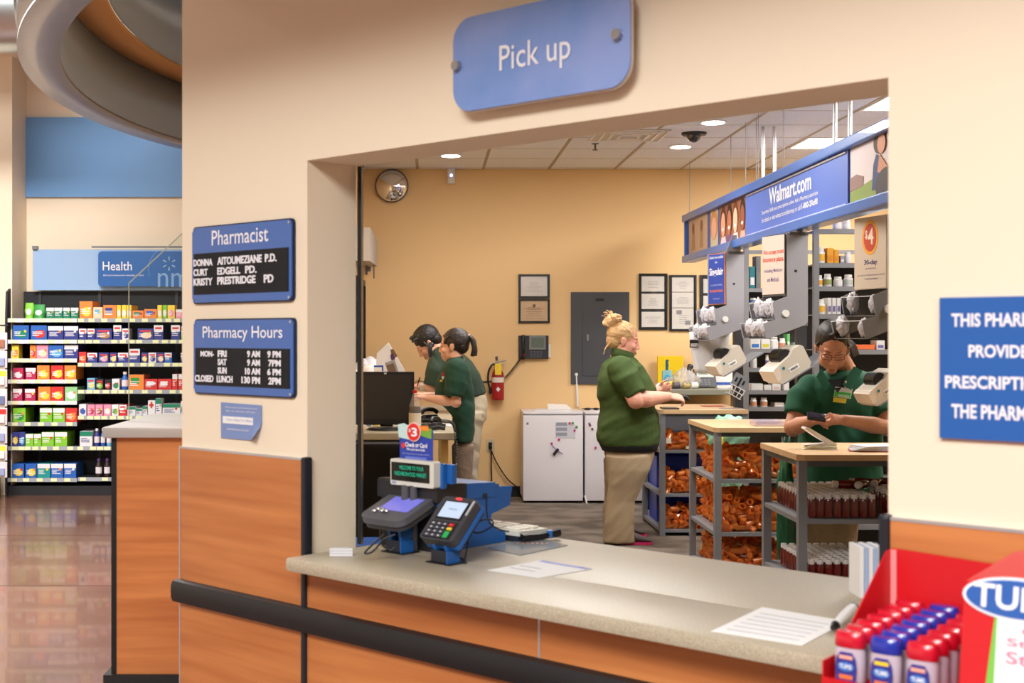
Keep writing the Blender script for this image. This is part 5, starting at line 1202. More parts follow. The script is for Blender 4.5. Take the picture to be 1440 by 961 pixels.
    # inner mass so that the bin is not hollow: cardboard-free clear bin walls
def island(yf, depth, name, label, levels, xr=XI1, panel=None, zbot=.012):
    t = thing('work_island', (XI0, yf, 0), label, 'table', 'work islands')
    w_ = xr-XI0
    m = MB(); m.prism([(0.03, 0), (w_, 0), (w_, depth), (0, depth), (0, .03)], HT-.028, HT, 'z'); m.build('tabletop', MAPLE, t)
    for (x, y) in ((.005, .01), (w_-.045, .01), (.005, depth-.05), (w_-.045, depth-.05)):
        m = MB(); m.box((x, y, zbot), (x+.04, y+.04, HT-.028)); m.build('post', GREYM, t)
    m = MB(); m.box((.045, .015, HT-.055), (w_-.045, .04, HT-.0285)); m.box((.01, .05, HT-.055), (.03, depth-.05, HT-.0285)); m.build('apron', GREYD, t)
    for z in levels:
        m = MB(); m.box((.046, .012, z-.022), (w_-.046, depth-.012, z)); m.box((.008, .052, z-.022), (.045, depth-.052, z)); m.build('shelf', GREYM, t)
    if panel:
        for lo, hi in panel: m = MB(); m.box(lo, hi); m.build('panel', GREYD, t)
    return t
def clear_bin(x0, x1, y0, y1, z0, h, label, name='clear_bin', mt=None, cat='bin'):
    t = thing(name, (x0, y0, z0+.0005), label, cat)
    w_, d_ = x1-x0, y1-y0; mt = mt or ACRYL; k = .003
    m = MB()
    if mt is ACRYL: m.quad((0, 0, 0), (w_, 0, 0), (w_, 0, h), (0, 0, h)); m.build('front_wall', mt, t); m = MB(); m.quad((0, .001, 0), (0, d_, 0), (0, d_, h), (0, .001, h)); m.quad((w_, .001, 0), (w_, d_, 0), (w_, d_, h), (w_, .001, h)); m.quad((.001, d_, 0), (w_-.001, d_, 0), (w_-.001, d_, h), (.001, d_, h)); m.build('tray', mt, t)
    else: m.box((0, 0, 0), (w_, k, h)); m.build('front_wall', mt, t); m = MB(); m.box((0, k, 0), (k, d_, h)); m.box((w_-k, k, 0), (w_, d_, h)); m.box((k, d_-k, 0), (w_-k, d_, h)); m.box((k, k, 0), (w_-k, d_-k, .002)); m.build('tray', mt, t)
    if mt is ACRYL:
        m = MB(); m.quad((w_*.5, .004, .003), (w_*.5, d_-.004, .003), (w_*.5, d_-.004, h*.95), (w_*.5, .004, h*.95)); m.build('divider', mt, t)
    return t
# island 2 (middle): three levels of large piles
island(7.89, .81, 'middle', 'middle work island with a maple top and bins of orange vials', (.639, .319, .06))
for lv, (z, h, nn, nm) in enumerate(((.639, .15, 78, 'top'), (.319, .19, 84, 'middle'), (.06, .13, 24, 'bottom'))):
    clear_bin(XI0+.05, XI1-.05, 7.91, 8.66, z, .20, 'clear bin on the %s shelf of the middle work island' % nm)
    pile(XI0+.055, XI1-.055, 7.915, 8.655, z+.003, h, 'orange pill vial in the %s bin of the middle work island' % nm, True, nn)
# island 1 (farthest)
island(9.78, .85, 'far', 'farthest work island, beside the blonde woman, with orange vials', (.651, .326, .06), panel=[((.05, .82, .1), (.6, .84, .6))])
for lv, (z, h, nn, nm) in enumerate(((.651, .10, 30, 'top'), (.326, .13, 36, 'middle'), (.06, .14, 36, 'bottom'))):
    clear_bin(XI0+.05, XI1-.05, 9.80, 10.18, z, .15, 'clear bin on the %s shelf of the farthest work island' % nm)
    pile(XI0+.055, XI1-.055, 9.805, 10.175, z+.003, h, 'orange pill vial in the %s bin of the farthest work island' % nm, True, nn)
    if lv: clear_bin(XI0+.05, XI0+.42, 10.2, 10.55, z, .24, 'blue plastic tote on the %s shelf of the farthest work island' % nm, 'plastic_tote', mat('tote_blue', (30, 62, 190), .4), 'tote')
m = MB(); m.box((XI0+.052, 9.796, .70), (XI0+.09, 9.7995, .74)); m.box((XI0+.20, 9.796, .66), (XI0+.25, 9.7995, .68)); o = m.build('bin_label', C(230, 226, 200, .5)); tag(o, 'small paper labels taped on the top vial bin of the farthest island', 'label')
# island 3 (nearest) with syrup bottles
island(6.09, .70, 'near', 'nearest work island with dark red syrup bottles on its shelves', (.65, .346), xr=2.62)
def syrup():
    o = bpy.data.objects.new('syrup_bottle', None); COL.objects.link(o)
    m = MB(); m.lathe([(.0172, 0), (.0186, .005), (.0186, .072), (.0135, .083), (.0130, .088)], seg=10); m.build('bottle', SYRUP, o, smooth=True)
    m = MB(); m.lathe([(.0152, .084), (.0152, .103), (.0138, .105)], seg=10); m.build('cap', mat('cap_white', (226, 222, 224), .4), o, smooth=True)
    return o
sp = syrup(); used_sp = [False]
def put_syrup(x, y, z, label, grp, rot=None, s=1.0):
    o = sp if not used_sp[0] else copytree(sp); used_sp[0] = True
    o.location = (x, y, z); o.scale = (s, s, s)
    if rot: o.rotation_euler = rot
    tag(o, label, 'bottle', grp)
for lv, (z, nm) in enumerate(((.6515, 'upper'), (.3475, 'lower'))):
    clear_bin(XI0+.05, XI0+.40, 6.125, 6.76, z-.001, .085, 'clear tray of syrup bottles on the %s shelf of the nearest island' % nm, 'clear_tray', None, 'tray')
    for i in range(8):
        for j in range(11):
            if lv == 1 and j > 9: continue
            put_syrup(XI0+.078+i*.0405, 6.150+j*.053+rnd.uniform(-.003, .003), z+.0035, 'white capped dark red syrup bottle in the left tray on the %s shelf' % nm, 'syrup bottles on the %s shelf' % nm)
    for i in range(4):
        for j in range(6 if lv else 4):
            if lv == 1 and i == 3: continue
            put_syrup(XI0+.445+i*.052, 6.150+j*.075, z+.002, 'wider syrup bottle in the loose rows right of the tray, %s shelf' % nm, 'loose syrup bottles on the %s shelf' % nm, s=1.22)
for i, (px, py, dx_, dy_) in enumerate(((1196, 684, -1, -.1), (1213, 690, -.7, -.9), (1222, 683, -1, .2), (1232, 690, -.6, -1), (1243, 686, .3, -1))):
    p = P(px, py, 6.32+.04*i); d = Vector((dx_, dy_, .05)).normalized(); q = d.to_track_quat('Z', 'Y').to_euler()
    put_syrup(p.x-.03*d.x, p.y, .785, 'amber red bottle lying on top of the standing bottles, %s from left' % ORD[i], 'bottles lying on the upper shelf', rot=q, s=1.15)
# things on the tops
zt = HT+.0006
m = MB(); a = bx(1010, 10.2); m.plate([(a-.10, 10.25, zt), (a+.06, 10.25, zt), (a+.06, 10.38, zt), (a-.10, 10.38, zt)], -.003); o = m.build('red_card', C(168, 24, 50, .5)); tag(o, 'flat dark red card on the farthest work island', 'card')
m = MB(); a = bx(1030, 9.95); m.plate([(a-.09, 9.9, zt), (a+.08, 9.9, zt), (a+.08, 10.02, zt), (a-.09, 10.02, zt)], -.003); o = m.build('grey_card', C(150, 148, 152, .5)); tag(o, 'flat grey tray mat on the farthest work island', 'mat')
m = MB(); a = bx(944, 9.9); m.box((a-.07, 9.84, zt), (a+.05, 10.0, zt+.012), .003); o = m.build('counting_tray', C(60, 60, 66, .4)); tag(o, 'small dark counting tray under the blonde woman\'s hands', 'tray')
m = MB(); a = bx(1075, 8.3); m.box((a-.07, 8.2, zt), (a+.07, 8.36, zt+.02), .004); o = m.build('blue_tray', C(20, 110, 200, .35)); tag(o, 'bright blue pill counting tray on the middle work island', 'tray')
m = MB(); a = bx(1085, 8.05); m.box((a-.11, 8.0, zt), (a+.09, 8.16, zt+.035), .006); o = m.build('clear_tray', mat('clear_red_tray', (210, 190, 196), .2, alpha=.55)); tag(o, 'shallow clear tray before the blue one on the middle work island', 'tray')
# folded papers on island 3
p = P(1145, 624, 6.4)
t = thing('folded_papers', (p.x, 6.42, zt), 'folded white leaflet standing open on a small pile of papers, nearest island', 'paper')
for k in range(6):
    m = MB(); m.box((-.05+.004*k, -.06+.005*(k % 3), .0035*k), (.11-.003*k, .05, .0035*k+.003), M=Matrix.Rotation(.06*(k-3), 4, 'Z')); m.build('sheet', [PAPER, C(236, 220, 150, .6), PAPER][k % 3], t)
m = MB(); m.prism([(.11, .022), (-.03, .105), (-.045, .108), (-.05, .10), (.0, .065), (.06, .03), (.02, .024), (-.05, .022), (.10, .020)], -.04, .03); q = m.build('open_leaf', PAPER, t)
p = P(1220, 629, 6.25)
t = thing('paper_stack', (p.x+.03, 6.3, zt), 'loose pile of white papers with a red edge on the nearest island', 'paper')
for k in range(7):
    m = MB(); m.box((-.10+.006*k, -.07, .004*k), (.12, .07, .004*k+.003), M=Matrix.Rotation(.09*(k-3), 4, 'Z')); m.build('sheet', C(190, 60, 60, .6) if k == 0 else [PAPER, C(210, 212, 226, .6)][k % 2], t)
# green bags
GB = mat('green_film_bag', (150, 206, 178), .35, alpha=.8, sub=.1)
o = crumple('plastic_bag', (bx(1024, 9.2), 9.2, .80), (.14, .10, .15), 12, GB, amp=.17, fr=1.6); tag(o, 'pale green plastic bag hanging behind the middle island, large bulge', 'bag')
o = crumple('plastic_bag', (bx(1036, 9.25), 9.38, .52), (.07, .07, .26), 15, GB, amp=.18, fr=1.6); tag(o, 'pale green bag tail hanging below the bulging bag', 'bag')
m = MB(); p = P(1010, 620, 9.05); m.ball(p, (.035, .02, .07), 12); o = m.build('yellow_pouch', C(236, 214, 30, .5), smooth=True); tag(o, 'small yellow pouch beside the green plastic bag', 'pouch')
GB2 = mat('dark_green_film', (20, 96, 66), .35, alpha=.9)
o = crumple('plastic_bag', (bx(1106, 7.3), 7.3, .45), (.055, .06, .44), 21, GB2, amp=.2); tag(o, 'long dark green bag hanging left of the woman with glasses', 'bag')

# ------------------------------------------------------------------ shelving stacks behind the dispensers
SH = mat('shelf_grey', (136, 136, 140), .45)
def stack(yf, x0, x1, zs, label, zback, depth=.40):
    t = thing('pharmacy_shelves', (x0, yf, 0), label, 'shelves')
    for x in (0, x1-x0-.035):
        for y in (0, depth-.035):
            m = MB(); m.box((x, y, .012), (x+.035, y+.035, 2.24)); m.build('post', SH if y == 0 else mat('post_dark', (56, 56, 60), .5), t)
    for z in zs:
        m = MB(); m.box((.036, 0, z-.03), (x1-x0-.036, .006, z)); m.box((.036, .0065, z-.006), (x1-x0-.036, depth-.04, z)); m.build('shelf', SH, t)
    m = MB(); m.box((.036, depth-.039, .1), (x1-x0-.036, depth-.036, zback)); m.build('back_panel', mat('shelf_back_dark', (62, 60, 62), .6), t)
    return t
s2 = [P(0, y, 8.35).z for y in (322, 370, 403, 442, 492)]+[1.12, .9, .6, .3]
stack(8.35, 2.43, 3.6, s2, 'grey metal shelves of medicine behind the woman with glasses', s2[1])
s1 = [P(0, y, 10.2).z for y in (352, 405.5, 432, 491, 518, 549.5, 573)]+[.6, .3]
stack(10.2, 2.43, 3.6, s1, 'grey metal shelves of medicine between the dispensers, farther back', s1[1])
def goods(Y, zs, items, who):
    for i, (pa, pb, pt, kind, c1, c2, lv, ds) in enumerate(items):
        x0, x1 = bx(pa, Y), bx(pb, Y); z0 = zs[lv]+.0008; h_ = P(0, pt, Y).z-z0; w_ = x1-x0-.002
        lab = ds
        if kind == 'b':
            t = thing('medicine_box', ((x0+x1)/2, Y+.02, z0), lab, 'box', 'medicine on the %s' % who)
            m = MB(); m.box((-w_/2, 0, 0), (w_/2, .12, h_), .002); m.build('box', C(*c1, .45), t)
            m = MB(); m.box((-w_*.35, -.0015, h_*.15), (w_*.35, -.0002, h_*.5)); m.build('printed_panel', C(*c2, .45), t)
        else:
            r = w_/2
            t = thing('medicine_bottle', ((x0+x1)/2, Y+.02+r, z0), lab, 'bottle', 'medicine on the %s' % who)
            m = MB(); m.lathe([(r*.94, 0), (r, .004), (r, h_*.66), (r*.8, h_*.74), (r*.72, h_*.76)], seg=16); m.build('bottle', C(*c1, .35), t, smooth=True)
            m = MB(); m.lathe([(r*.8, h_*.76), (r*.8, h_*.98), (r*.74, h_)], seg=16); m.build('cap', WHITE if lv != 99 else BLUE2, t, smooth=True)
            m = MB(); m.lathe([(r*1.01, h_*.14), (r*1.01, h_*.56)], seg=16); m.build('label_band', C(*c2, .45), t)
W_ = (226, 224, 224); Y_ = (226, 176, 60); O_ = (232, 160, 40); B_ = (60, 120, 200); V_ = (120, 110, 160)
goods(8.35, s2, [(1149.5, 1163.5, 347, 'j', W_, Y_, 1, 'large white bottle with a yellow label on the second shelf'), (1164.5, 1174, 348.5, 'b', O_, (226, 140, 30), 1, 'orange yellow box with a red dot'), (1174.2, 1181.5, 351, 'b', O_, (226, 140, 30), 1, 'narrower orange yellow box beside the large bottle'), (1183, 1189, 359, 'b', (150, 150, 156), W_, 1, 'small grey box right of the orange boxes'), (1190, 1200, 354, 'j', W_, W_, 1, 'white bottle with stacked caps beside the four dollar sign'),
  (1149.5, 1159.5, 387, 'j', W_, O_, 2, 'white bottle with an orange label, third shelf'), (1161, 1172.5, 385, 'j', W_, (150, 160, 100), 2, 'white bottle with an olive label, third shelf'), (1175, 1188, 389, 'j', W_, W_, 2, 'squat plain white bottle, third shelf'), (1189.5, 1203, 386, 'j', W_, (190, 196, 190), 2, 'wide white bottle at the sign edge, third shelf'),
  (1150, 1163, 421, 'j', W_, Y_, 3, 'white bottle with a small orange label, fourth shelf'), (1165, 1171, 419, 'b', W_, V_, 3, 'first of three slim white boxes, fourth shelf'), (1171.5, 1177.5, 419, 'b', W_, V_, 3, 'second of three slim white boxes, fourth shelf'), (1178, 1184, 419, 'b', W_, V_, 3, 'third of three slim white boxes, fourth shelf'),
  (1174, 1186, 309, 'j', (210, 206, 200), W_, 0, 'clear container on the top shelf, left'), (1187, 1199, 307.5, 'j', (210, 206, 200), W_, 0, 'clear container on the top shelf, right'), (1204, 1232, 485, 'b', (236, 110, 60), (236, 130, 80), 4, 'orange box behind the head of the woman with glasses'), (1234, 1246, 479, 'b', W_, V_, 4, 'white box at the right jamb behind the woman with glasses')], 'nearer shelves')
goods(10.2, s1, [(1055, 1063, 375, 'b', (20, 120, 130), W_, 1, 'teal box high on the farther shelves'), (1064, 1071, 360, 'b', (110, 112, 116), (120, 120, 124), 1, 'tall dark grey box on the farther shelves'), (1056, 1066, 419, 'j', (50, 120, 190), B_, 2, 'blue lidded bottle on the farther shelves'), (1067, 1073, 421, 'j', (60, 170, 190), W_, 2, 'small teal bottle beside the blue lidded one'),
  (1056, 1070.5, 477, 'b', W_, B_, 3, 'white box with a blue base, fourth farther shelf'), (1071.5, 1084, 477, 'b', W_, (210, 200, 70), 3, 'white box with yellow and blue print, fourth farther shelf'), (1084.6, 1097, 474, 'j', W_, W_, 3, 'plain white bottle, fourth farther shelf'), (1097.5, 1107, 476, 'j', W_, (220, 150, 120), 3, 'white bottle with a red mark, fourth farther shelf'), (1108, 1112, 470, 'b', (110, 190, 110), W_, 3, 'slim green topped box, fourth farther shelf'), (1118, 1129, 482, 'b', W_, (20, 140, 160), 3, 'white box with a teal band, fourth farther shelf'),
  (1057, 1066.5, 498.5, 'j', W_, W_, 4, 'white bottle, fifth farther shelf'), (1077.5, 1083, 499, 'j', W_, V_, 4, 'small white bottle, fifth farther shelf'), (1057, 1074, 540, 'b', W_, W_, 5, 'low white box, sixth farther shelf'), (1075.5, 1086, 542, 'b', W_, W_, 5, 'lower white box, sixth farther shelf'), (1087, 1099, 539, 'b', W_, (214, 190, 180), 5, 'white box group, sixth farther shelf'), (1103, 1111, 536, 'b', W_, W_, 5, 'taller white box, sixth farther shelf'),
  (1057, 1066.5, 560, 'j', W_, (214, 150, 110), 6, 'white bottle with a rust label, seventh farther shelf'), (1071, 1081.5, 560, 'j', W_, (214, 150, 110), 6, 'second white bottle with a rust label, seventh farther shelf'), (1090, 1104, 567, 'b', (200, 190, 184), W_, 6, 'low pale box, seventh farther shelf')], 'farther shelves')

# ------------------------------------------------------------------ hanging banner
XB = 2.25; yb0, yb1 = 5.9, P(962, 0, 11.63).y
def XP(px, py): # ray with plane X = XB -> (Y, z)
    Y = XB*F/(px-CX); return Y, HC-(py-CY)*Y/F
zt_, zb2 = 2.572, 2.152
t = thing('hanging_banner', (XB, 11.7, zb2), 'long blue framed banner with photographs hanging over the shelves', 'banner', rotz=-math.pi/2)
# local x runs towards the camera (-Y), local y = +X, z up
LB = 11.7-5.6; hb = zt_-zb2
BF = mat('banner_frame_blue', (56, 112, 196), .35, coat=.3)
m = MB(); m.box((0, -.02, hb-.06), (LB, .10, hb), .008); m.build('top_rail', BF, t)
m = MB(); m.box((0, -.02, 0), (LB, .10, .06), .008); m.build('bottom_rail', BF, t)
m = MB(); m.box((0, .0, .06), (.04, .08, hb-.06)); m.build('end_cap', BF, t)
def lx(px): return 11.7-XB*F/(px-CX)
m = MB(); m.box((.04, .02, .06), (LB, .05, hb-.06)); m.build('core', mat('banner_back', (60, 90, 170), .5), t)
xa, xb_, xc, xd = lx(969), lx(1047), lx(1190), LB
m = MB(); m.box((xb_, .008, .062), (xc, .0195, hb-.062)); pnl = m.build('panel', mat('banner_blue', (84, 118, 206), .4), t); pnl['label'] = 'plain blue centre panel'
m = MB(); m.box((xb_+.05, -.0, hb-.078), (xc-.02, .0079, hb-.068)); m.build('grey_strip', C(150, 140, 140, .4), t)
m = MB(); m.box((xb_+.05, .0, .064), (xc-.02, .0079, .069)); m.build('pale_strip', C(200, 210, 240, .4), t)
def zl(v): return .06+(hb-.12)*v
def btx(s_, pa, pb, v0, v1, bold=0): 
    o = txt(s_, lx(pa), lx(pb), zl(v0), zl(v1), .0065, WHT, t, bold)
btx('Walmart.com', 1080, 1139, .54, .90, .022)
btx('Save time. Refill your prescriptions online. Ask a Pharmacy associate', 1070, 1148.5, .36, .47, .006); btx('for details or visit walmart.com/pharmacy or call', 1070, 1124, .17, .30, .006); btx('1-800-2Refill', 1125.5, 1148, .20, .32, .02)
# printed photographs, flat
def flatpoly(pts, y, nm, mt, par=None):
    m = MB(); m.prism(pts, y, y+.0012); return m.build(nm, mt, par or t)
def ell(cx_, cz_, a, b, n=18): return [(cx_+a*math.cos(6.283*k/n), cz_+b*math.sin(6.283*k/n)) for k in range(n)]
def photo(x0, x1, c_, lab):
    q = flatpoly([(x0, .062), (x1, .062), (x1, hb-.062), (x0, hb-.062)], .0188, 'photo_print', C(*c_, .5)); q['label'] = lab; return q
q = photo(lx(966), lx(991.5), (206, 176, 150), 'print of two distant figures'); 
for u in (.25, .7):
    xx = lx(966)+(lx(991.5)-lx(966))*u; flatpoly(ell(xx, zl(.72), .05, .05), .0168, 'printed_head', C(150, 104, 74, .6), q); flatpoly([(xx-.07, zl(.1)), (xx+.07, zl(.1)), (xx+.05, zl(.6)), (xx-.05, zl(.6))], .0168, 'printed_figure', C(186, 150, 110, .6), q)
q = photo(lx(996), lx(1006), (214, 204, 170), 'print of a blond face'); xx = lx(1001); flatpoly(ell(xx, zl(.6), .14, .12), .0168, 'printed_head', C(210, 150, 90, .6), q); flatpoly(ell(xx, zl(.5), .09, .09), .0148, 'printed_face', C(236, 180, 150, .6), q)
q = photo(lx(1008.5), lx(1046.5), (150, 96, 74), 'print of smiling faces in a row')
for k, (px, c1, c2) in enumerate(((1014, (90, 50, 36), (232, 170, 140)), (1022.5, (60, 36, 28), (186, 116, 84)), (1031, (110, 60, 30), (240, 190, 160)), (1041, (40, 26, 22), (150, 84, 56)))):
    xx = lx(px); r = (lx(px+4)-lx(px-4))/2
    flatpoly(ell(xx, zl(.58), r, .12), .0168, 'printed_head', C(*c1, .6), q); flatpoly(ell(xx, zl(.5), r*.72, .095), .0148, 'printed_face', C(*c2, .6), q); flatpoly(ell(xx, zl(.38), r*.35, .014), .0128, 'printed_smile', WHITE, q)
    flatpoly([(xx-r, zl(0)), (xx+r, zl(0)), (xx+r*.6, zl(.2)), (xx-r*.6, zl(.2))], .0172, 'printed_shirt', C(*[(220, 210, 220), (120, 90, 140), (236, 232, 236), (210, 170, 150)][k], .6), q)
q = photo(lx(1191), LB-.02, (222, 210, 214), 'print of a woman riding a bicycle in a meadow')
flatpoly([(lx(1191), zl(0)), (LB-.02, zl(0)), (LB-.02, zl(.42)), (lx(1240), zl(.38)), (lx(1191), zl(.2))], .0168, 'printed_meadow', C(136, 158, 80, .6), q)
flatpoly([(lx(1191), zl(.22)), (lx(1209), zl(.26)), (lx(1210), zl(.42)), (lx(1200), zl(.50)), (lx(1191), zl(.46))], .0160, 'printed_trees', C(150, 120, 116, .6), q)
flatpoly([(lx(1222), zl(.12)), (lx(1238), zl(.1)), (lx(1236), zl(.6)), (lx(1228), zl(.72)), (lx(1224), zl(.55))], .0144, 'printed_figure', C(54, 70, 120, .6), q)
flatpoly([(lx(1230), zl(.40)), (lx(1245), zl(.30)), (lx(1246), zl(.40)), (lx(1233), zl(.70))], .0130, 'printed_arm', C(214, 150, 120, .6), q)
flatpoly(ell(lx(1233), zl(.90), .09, .06), .0130, 'printed_head', C(70, 46, 44, .6), q); flatpoly(ell(lx(1236), zl(.86), .06, .05), .0115, 'printed_face', C(222, 160, 130, .6), q)
flatpoly(ell(lx(1243), zl(.14), .16, .09), .0120, 'printed_wheel', C(60, 56, 66, .6), q)
# cables and conduits
for i, (px, pt) in enumerate(((978, 226), (1034, 190), (1061, 172), (1092, 166), (1148, 160), (1213, 140))):
    p = ceil_at(px, pt); y = min(max(p.y, 6.5), 11.6); x = XB+.03+.03*(i % 2)
    m = MB(); m.cyl((x, y, zt_+.02), (x, y, ZC-.002), .0028, seg=6); m.ball((x, y, zt_+.014), .010, 8); o = m.build('hanging_cable', C(150, 146, 142, .4)); tag(o, 'thin steel cable holding the banner, %s from the far end' % ORD[i], 'cable')
for i, (px, yy) in enumerate(((1073, 9.72), (1089, 9.72), (1174, 8.2), (1195, 8.2))):
    x = bx(px, yy); m = MB(); m.cyl((x, yy, 2.25), (x, yy, ZC-.001), .0135, seg=16); o = m.build('conduit_pole', CHROME, smooth=True); tag(o, ['shiny vertical pole behind the banner, leftmost of four', 'shiny vertical pole behind the banner, second from left', 'shiny vertical pole behind the banner, third from left', 'shiny vertical pole behind the banner, rightmost of four'][i], 'pole')

# ------------------------------------------------------------------ bag dispensers, signs, label printers
DG = mat('dispenser_grey', (150, 150, 158), .42); SMOKE = glass_mat('smoked_clear', (244, 244, 248), .05)
def dispenser(Y, corner, sgn, label, yaw=15, ear=False, shade=DG):
    """corner = (px, py) of the vertical edge between sign face and side panel at the top"""
    c = P(corner[0], corner[1], Y); k = Y/F
    t = thing('bag_dispenser', c, label, 'dispenser', 'bag dispensers on the shelf ends', rotz=math.radians(yaw))
    H = .635
    # side profile in x,z ; x grows to the right (towards the shelves), negative = towards the customers' side
    prof = [(0, 0), (.148, .0), (.148, -.545), (.13, -.565), (-.128, -.652), (-.138, -.645), (-.156, -.556), (-.074, -.533), (-.094, -.425), (0.004, -.39)]
    m = MB(); m.prism(prof, 0, .006); m.build('side_panel', shade, t)
    m = MB(); m.prism(prof, .294, .30); m.build('side_panel', shade, t)
    m = MB(); m.box((.146, .0065, -.57), (.15, .2935, 0)); m.box((0, .0065, -.004), (.1455, .2935, 0)); m.box((.0, .0065, -.385), (.004, .2935, -.0045)); m.build('casing', shade, t)
    m = MB(); m.box((.02, -.004, -.012), (.15, -.0002, .008)); m.build('hinge', GREYD, t)
    m = MB(); m.cyl((-.008, -.012, -.495), (-.008, -.0002, -.495), .022, seg=20); m.build('knob', WHITE, t, smooth=True)
    m = MB(); m.box((.055, -.002, -.24), (.072, -.0002, -.225)); m.build('slot', BLACK, t)
    for (xa, za), (xb, zb_) in (((-.078, -.528), (-.096, -.428)), ((-.132, -.648), (-.158, -.558))):
        m = MB(); m.quad((xa, .007, za), (xb, .007, zb_), (xb, .293, zb_), (xa, .293, za)); m.quad((xb, .007, zb_), (xb+.07, .007, zb_+.006), (xb+.07, .293, zb_+.006), (xb, .293, zb_)); m.build('clear_bin', SMOKE, t)
        m = MB(); m.box((xa, .007, za-.003), (xa+.07, .293, za)); m.build('bin_floor', shade, t)
        m = MB(); m.tube([(xb, .007, zb_), (xb, .293, zb_)], .0025, 6); m.tube([(xa, .292, za), (xb, .292, zb_)], .0025, 6); m.build('bin_edge', C(190, 190, 196, .3), t)
    return t
def bags_in(t0, Y, label, dx, dz, n, wide=.10):
    for j in range(n):
        M = Matrix.Translation(t0.location) @ Matrix.Rotation(t0.rotation_euler.z, 4, 'Z')
        c = M @ Vector((dx, .05+.20*j/max(1, n-1), dz+.012*(j % 2)))
        o = crumple('paper_bag', c, (.030, .048, .050+.008*(j % 2)), j*3+dz*9, BAGW, amp=.22, fr=2.0)
        tag(o, label % ORD[j], 'bag', 'white bags in the dispensers')
def side_sign(t0, label, w_, h_, bg, items, edge=None):
    s = thing('dispenser_sign', t0.location, label, 'sign', rotz=t0.rotation_euler.z-math.pi/2)
    s.location = t0.location+(Matrix.Rotation(t0.rotation_euler.z, 3, 'Z') @ Vector((-.006, w_, -h_-.002)))
    # local x 0..w from far edge to near edge, local -y faces the customers
    m = MB(); m.box((0, -.004, 0), (w_, 0, h_)); m.build('backing', edge or BLACK, s)
    m = MB(); m.box((.004, -.006, .004), (w_-.006, -.0042, h_-.004)); m.build('printed_sheet', C(*bg, .5), s)
    for (q_, u0, u1, v0, v1, c_, b_) in items: txt(q_, w_*u0, w_*u1, h_*v0, h_*v1, -.0068, C(*c_, .5), s, b_)
    return s
d1 = dispenser(9.72, (1021, 355), None, 'farthest grey bag dispenser, with a raised slotted flap on top')
m = MB(); m.prism([(.0, .0), (.115, .0), (.15, .14), (.055, .125)], 0, .006); q = m.build('top_flap', DG, d1)
m = MB(); m.prism([(.055, .055), (.10, .06), (.11, .09), (.065, .085)], -.001, -.0002); m.build('grip_hole', BLACK, q)
side_sign(d1, 'blue and orange sign on the farthest dispenser', .26, .38, (42, 70, 160), [('Generic now available', .08, .92, .90, .96, (220, 224, 240), .01), ('for', .42, .58, .81, .85, (220, 224, 240), .01), ('Singulair', .08, .92, .53, .72, (240, 240, 248), .02), ('as a generic savings', .15, .85, .36, .40, (190, 200, 240), 0), ('Montelukast Sodium', .1, .9, .24, .30, (230, 120, 70), .02), ('ask pharmacist', .3, .7, .09, .13, (210, 214, 240), 0)], C(226, 130, 60, .5))
bags_in(d1, 9.7, 'white paper bag in the upper bin of the farthest dispenser, %s from the far side', -.052, -.468, 4); bags_in(d1, 9.7, 'white paper bag in the lower bin of the farthest dispenser, %s from the far side', -.112, -.592, 4)
d2 = dispenser(8.1, (1106, 328), None, 'middle grey bag dispenser, beside the insurance plans sign')
side_sign(d2, 'white sign reading We accept most insurance plans on the middle dispenser', .28, .375, (214, 196, 186), [('We accept most', .06, .96, .66, .76, (206, 62, 40), .02), ('insurance plans.', .06, .96, .53, .64, (206, 62, 40), .02), ('Including Medicare', .12, .90, .36, .44, (96, 90, 140), .005), ('and Medicaid.', .24, .76, .22, .30, (96, 90, 140), .005)])
bags_in(d2, 8.1, 'white paper bag in the upper bin of the middle dispenser, %s from the far side', -.052, -.468, 4); bags_in(d2, 8.1, 'white paper bag in the lower bin of the middle dispenser, %s from the far side', -.112, -.592, 4)
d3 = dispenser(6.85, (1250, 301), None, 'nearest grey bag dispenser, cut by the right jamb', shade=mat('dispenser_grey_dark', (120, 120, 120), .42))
side_sign(d3, 'white sign with an orange four dollar circle on the nearest dispenser', .30, .385, (206, 190, 172), [('30-day', .32, .72, .32, .41, (70, 60, 110), .02), ('prescriptions', .36, .68, .27, .30, (120, 110, 140), 0), ('Also available in 90-day supplies for only $10.', .1, .94, .18, .21, (120, 110, 140), 0), ('Free Home Delivery.', .34, .74, .125, .155, (70, 60, 110), .01)], C(190, 176, 160, .5))
s = [o for o in bpy.data.objects if o.name.startswith('dispenser_sign')][-1]
m = MB(); m.prism(ell(.15, .275, .073, .093, 30), -.0072, -.0062); m.build('orange_ring', C(234, 160, 50, .5), s); m = MB(); m.prism(ell(.15, .275, .056, .074, 30), -.0084, -.0074); m.build('red_oval', C(196, 62, 34, .5), s)
txt('$', .108, .130, .265, .315, -.0092, C(240, 220, 200, .5), s, .02); txt('4', .132, .185, .238, .325, -.0092, C(240, 220, 200, .5), s, .02)
bags_in(d3, 6.85, 'white paper bag in the upper bin of the nearest dispenser, %s from the far side', -.052, -.468, 2); bags_in(d3, 6.85, 'white paper bag in the lower bin of the nearest dispenser, %s from the far side', -.112, -.592, 2)
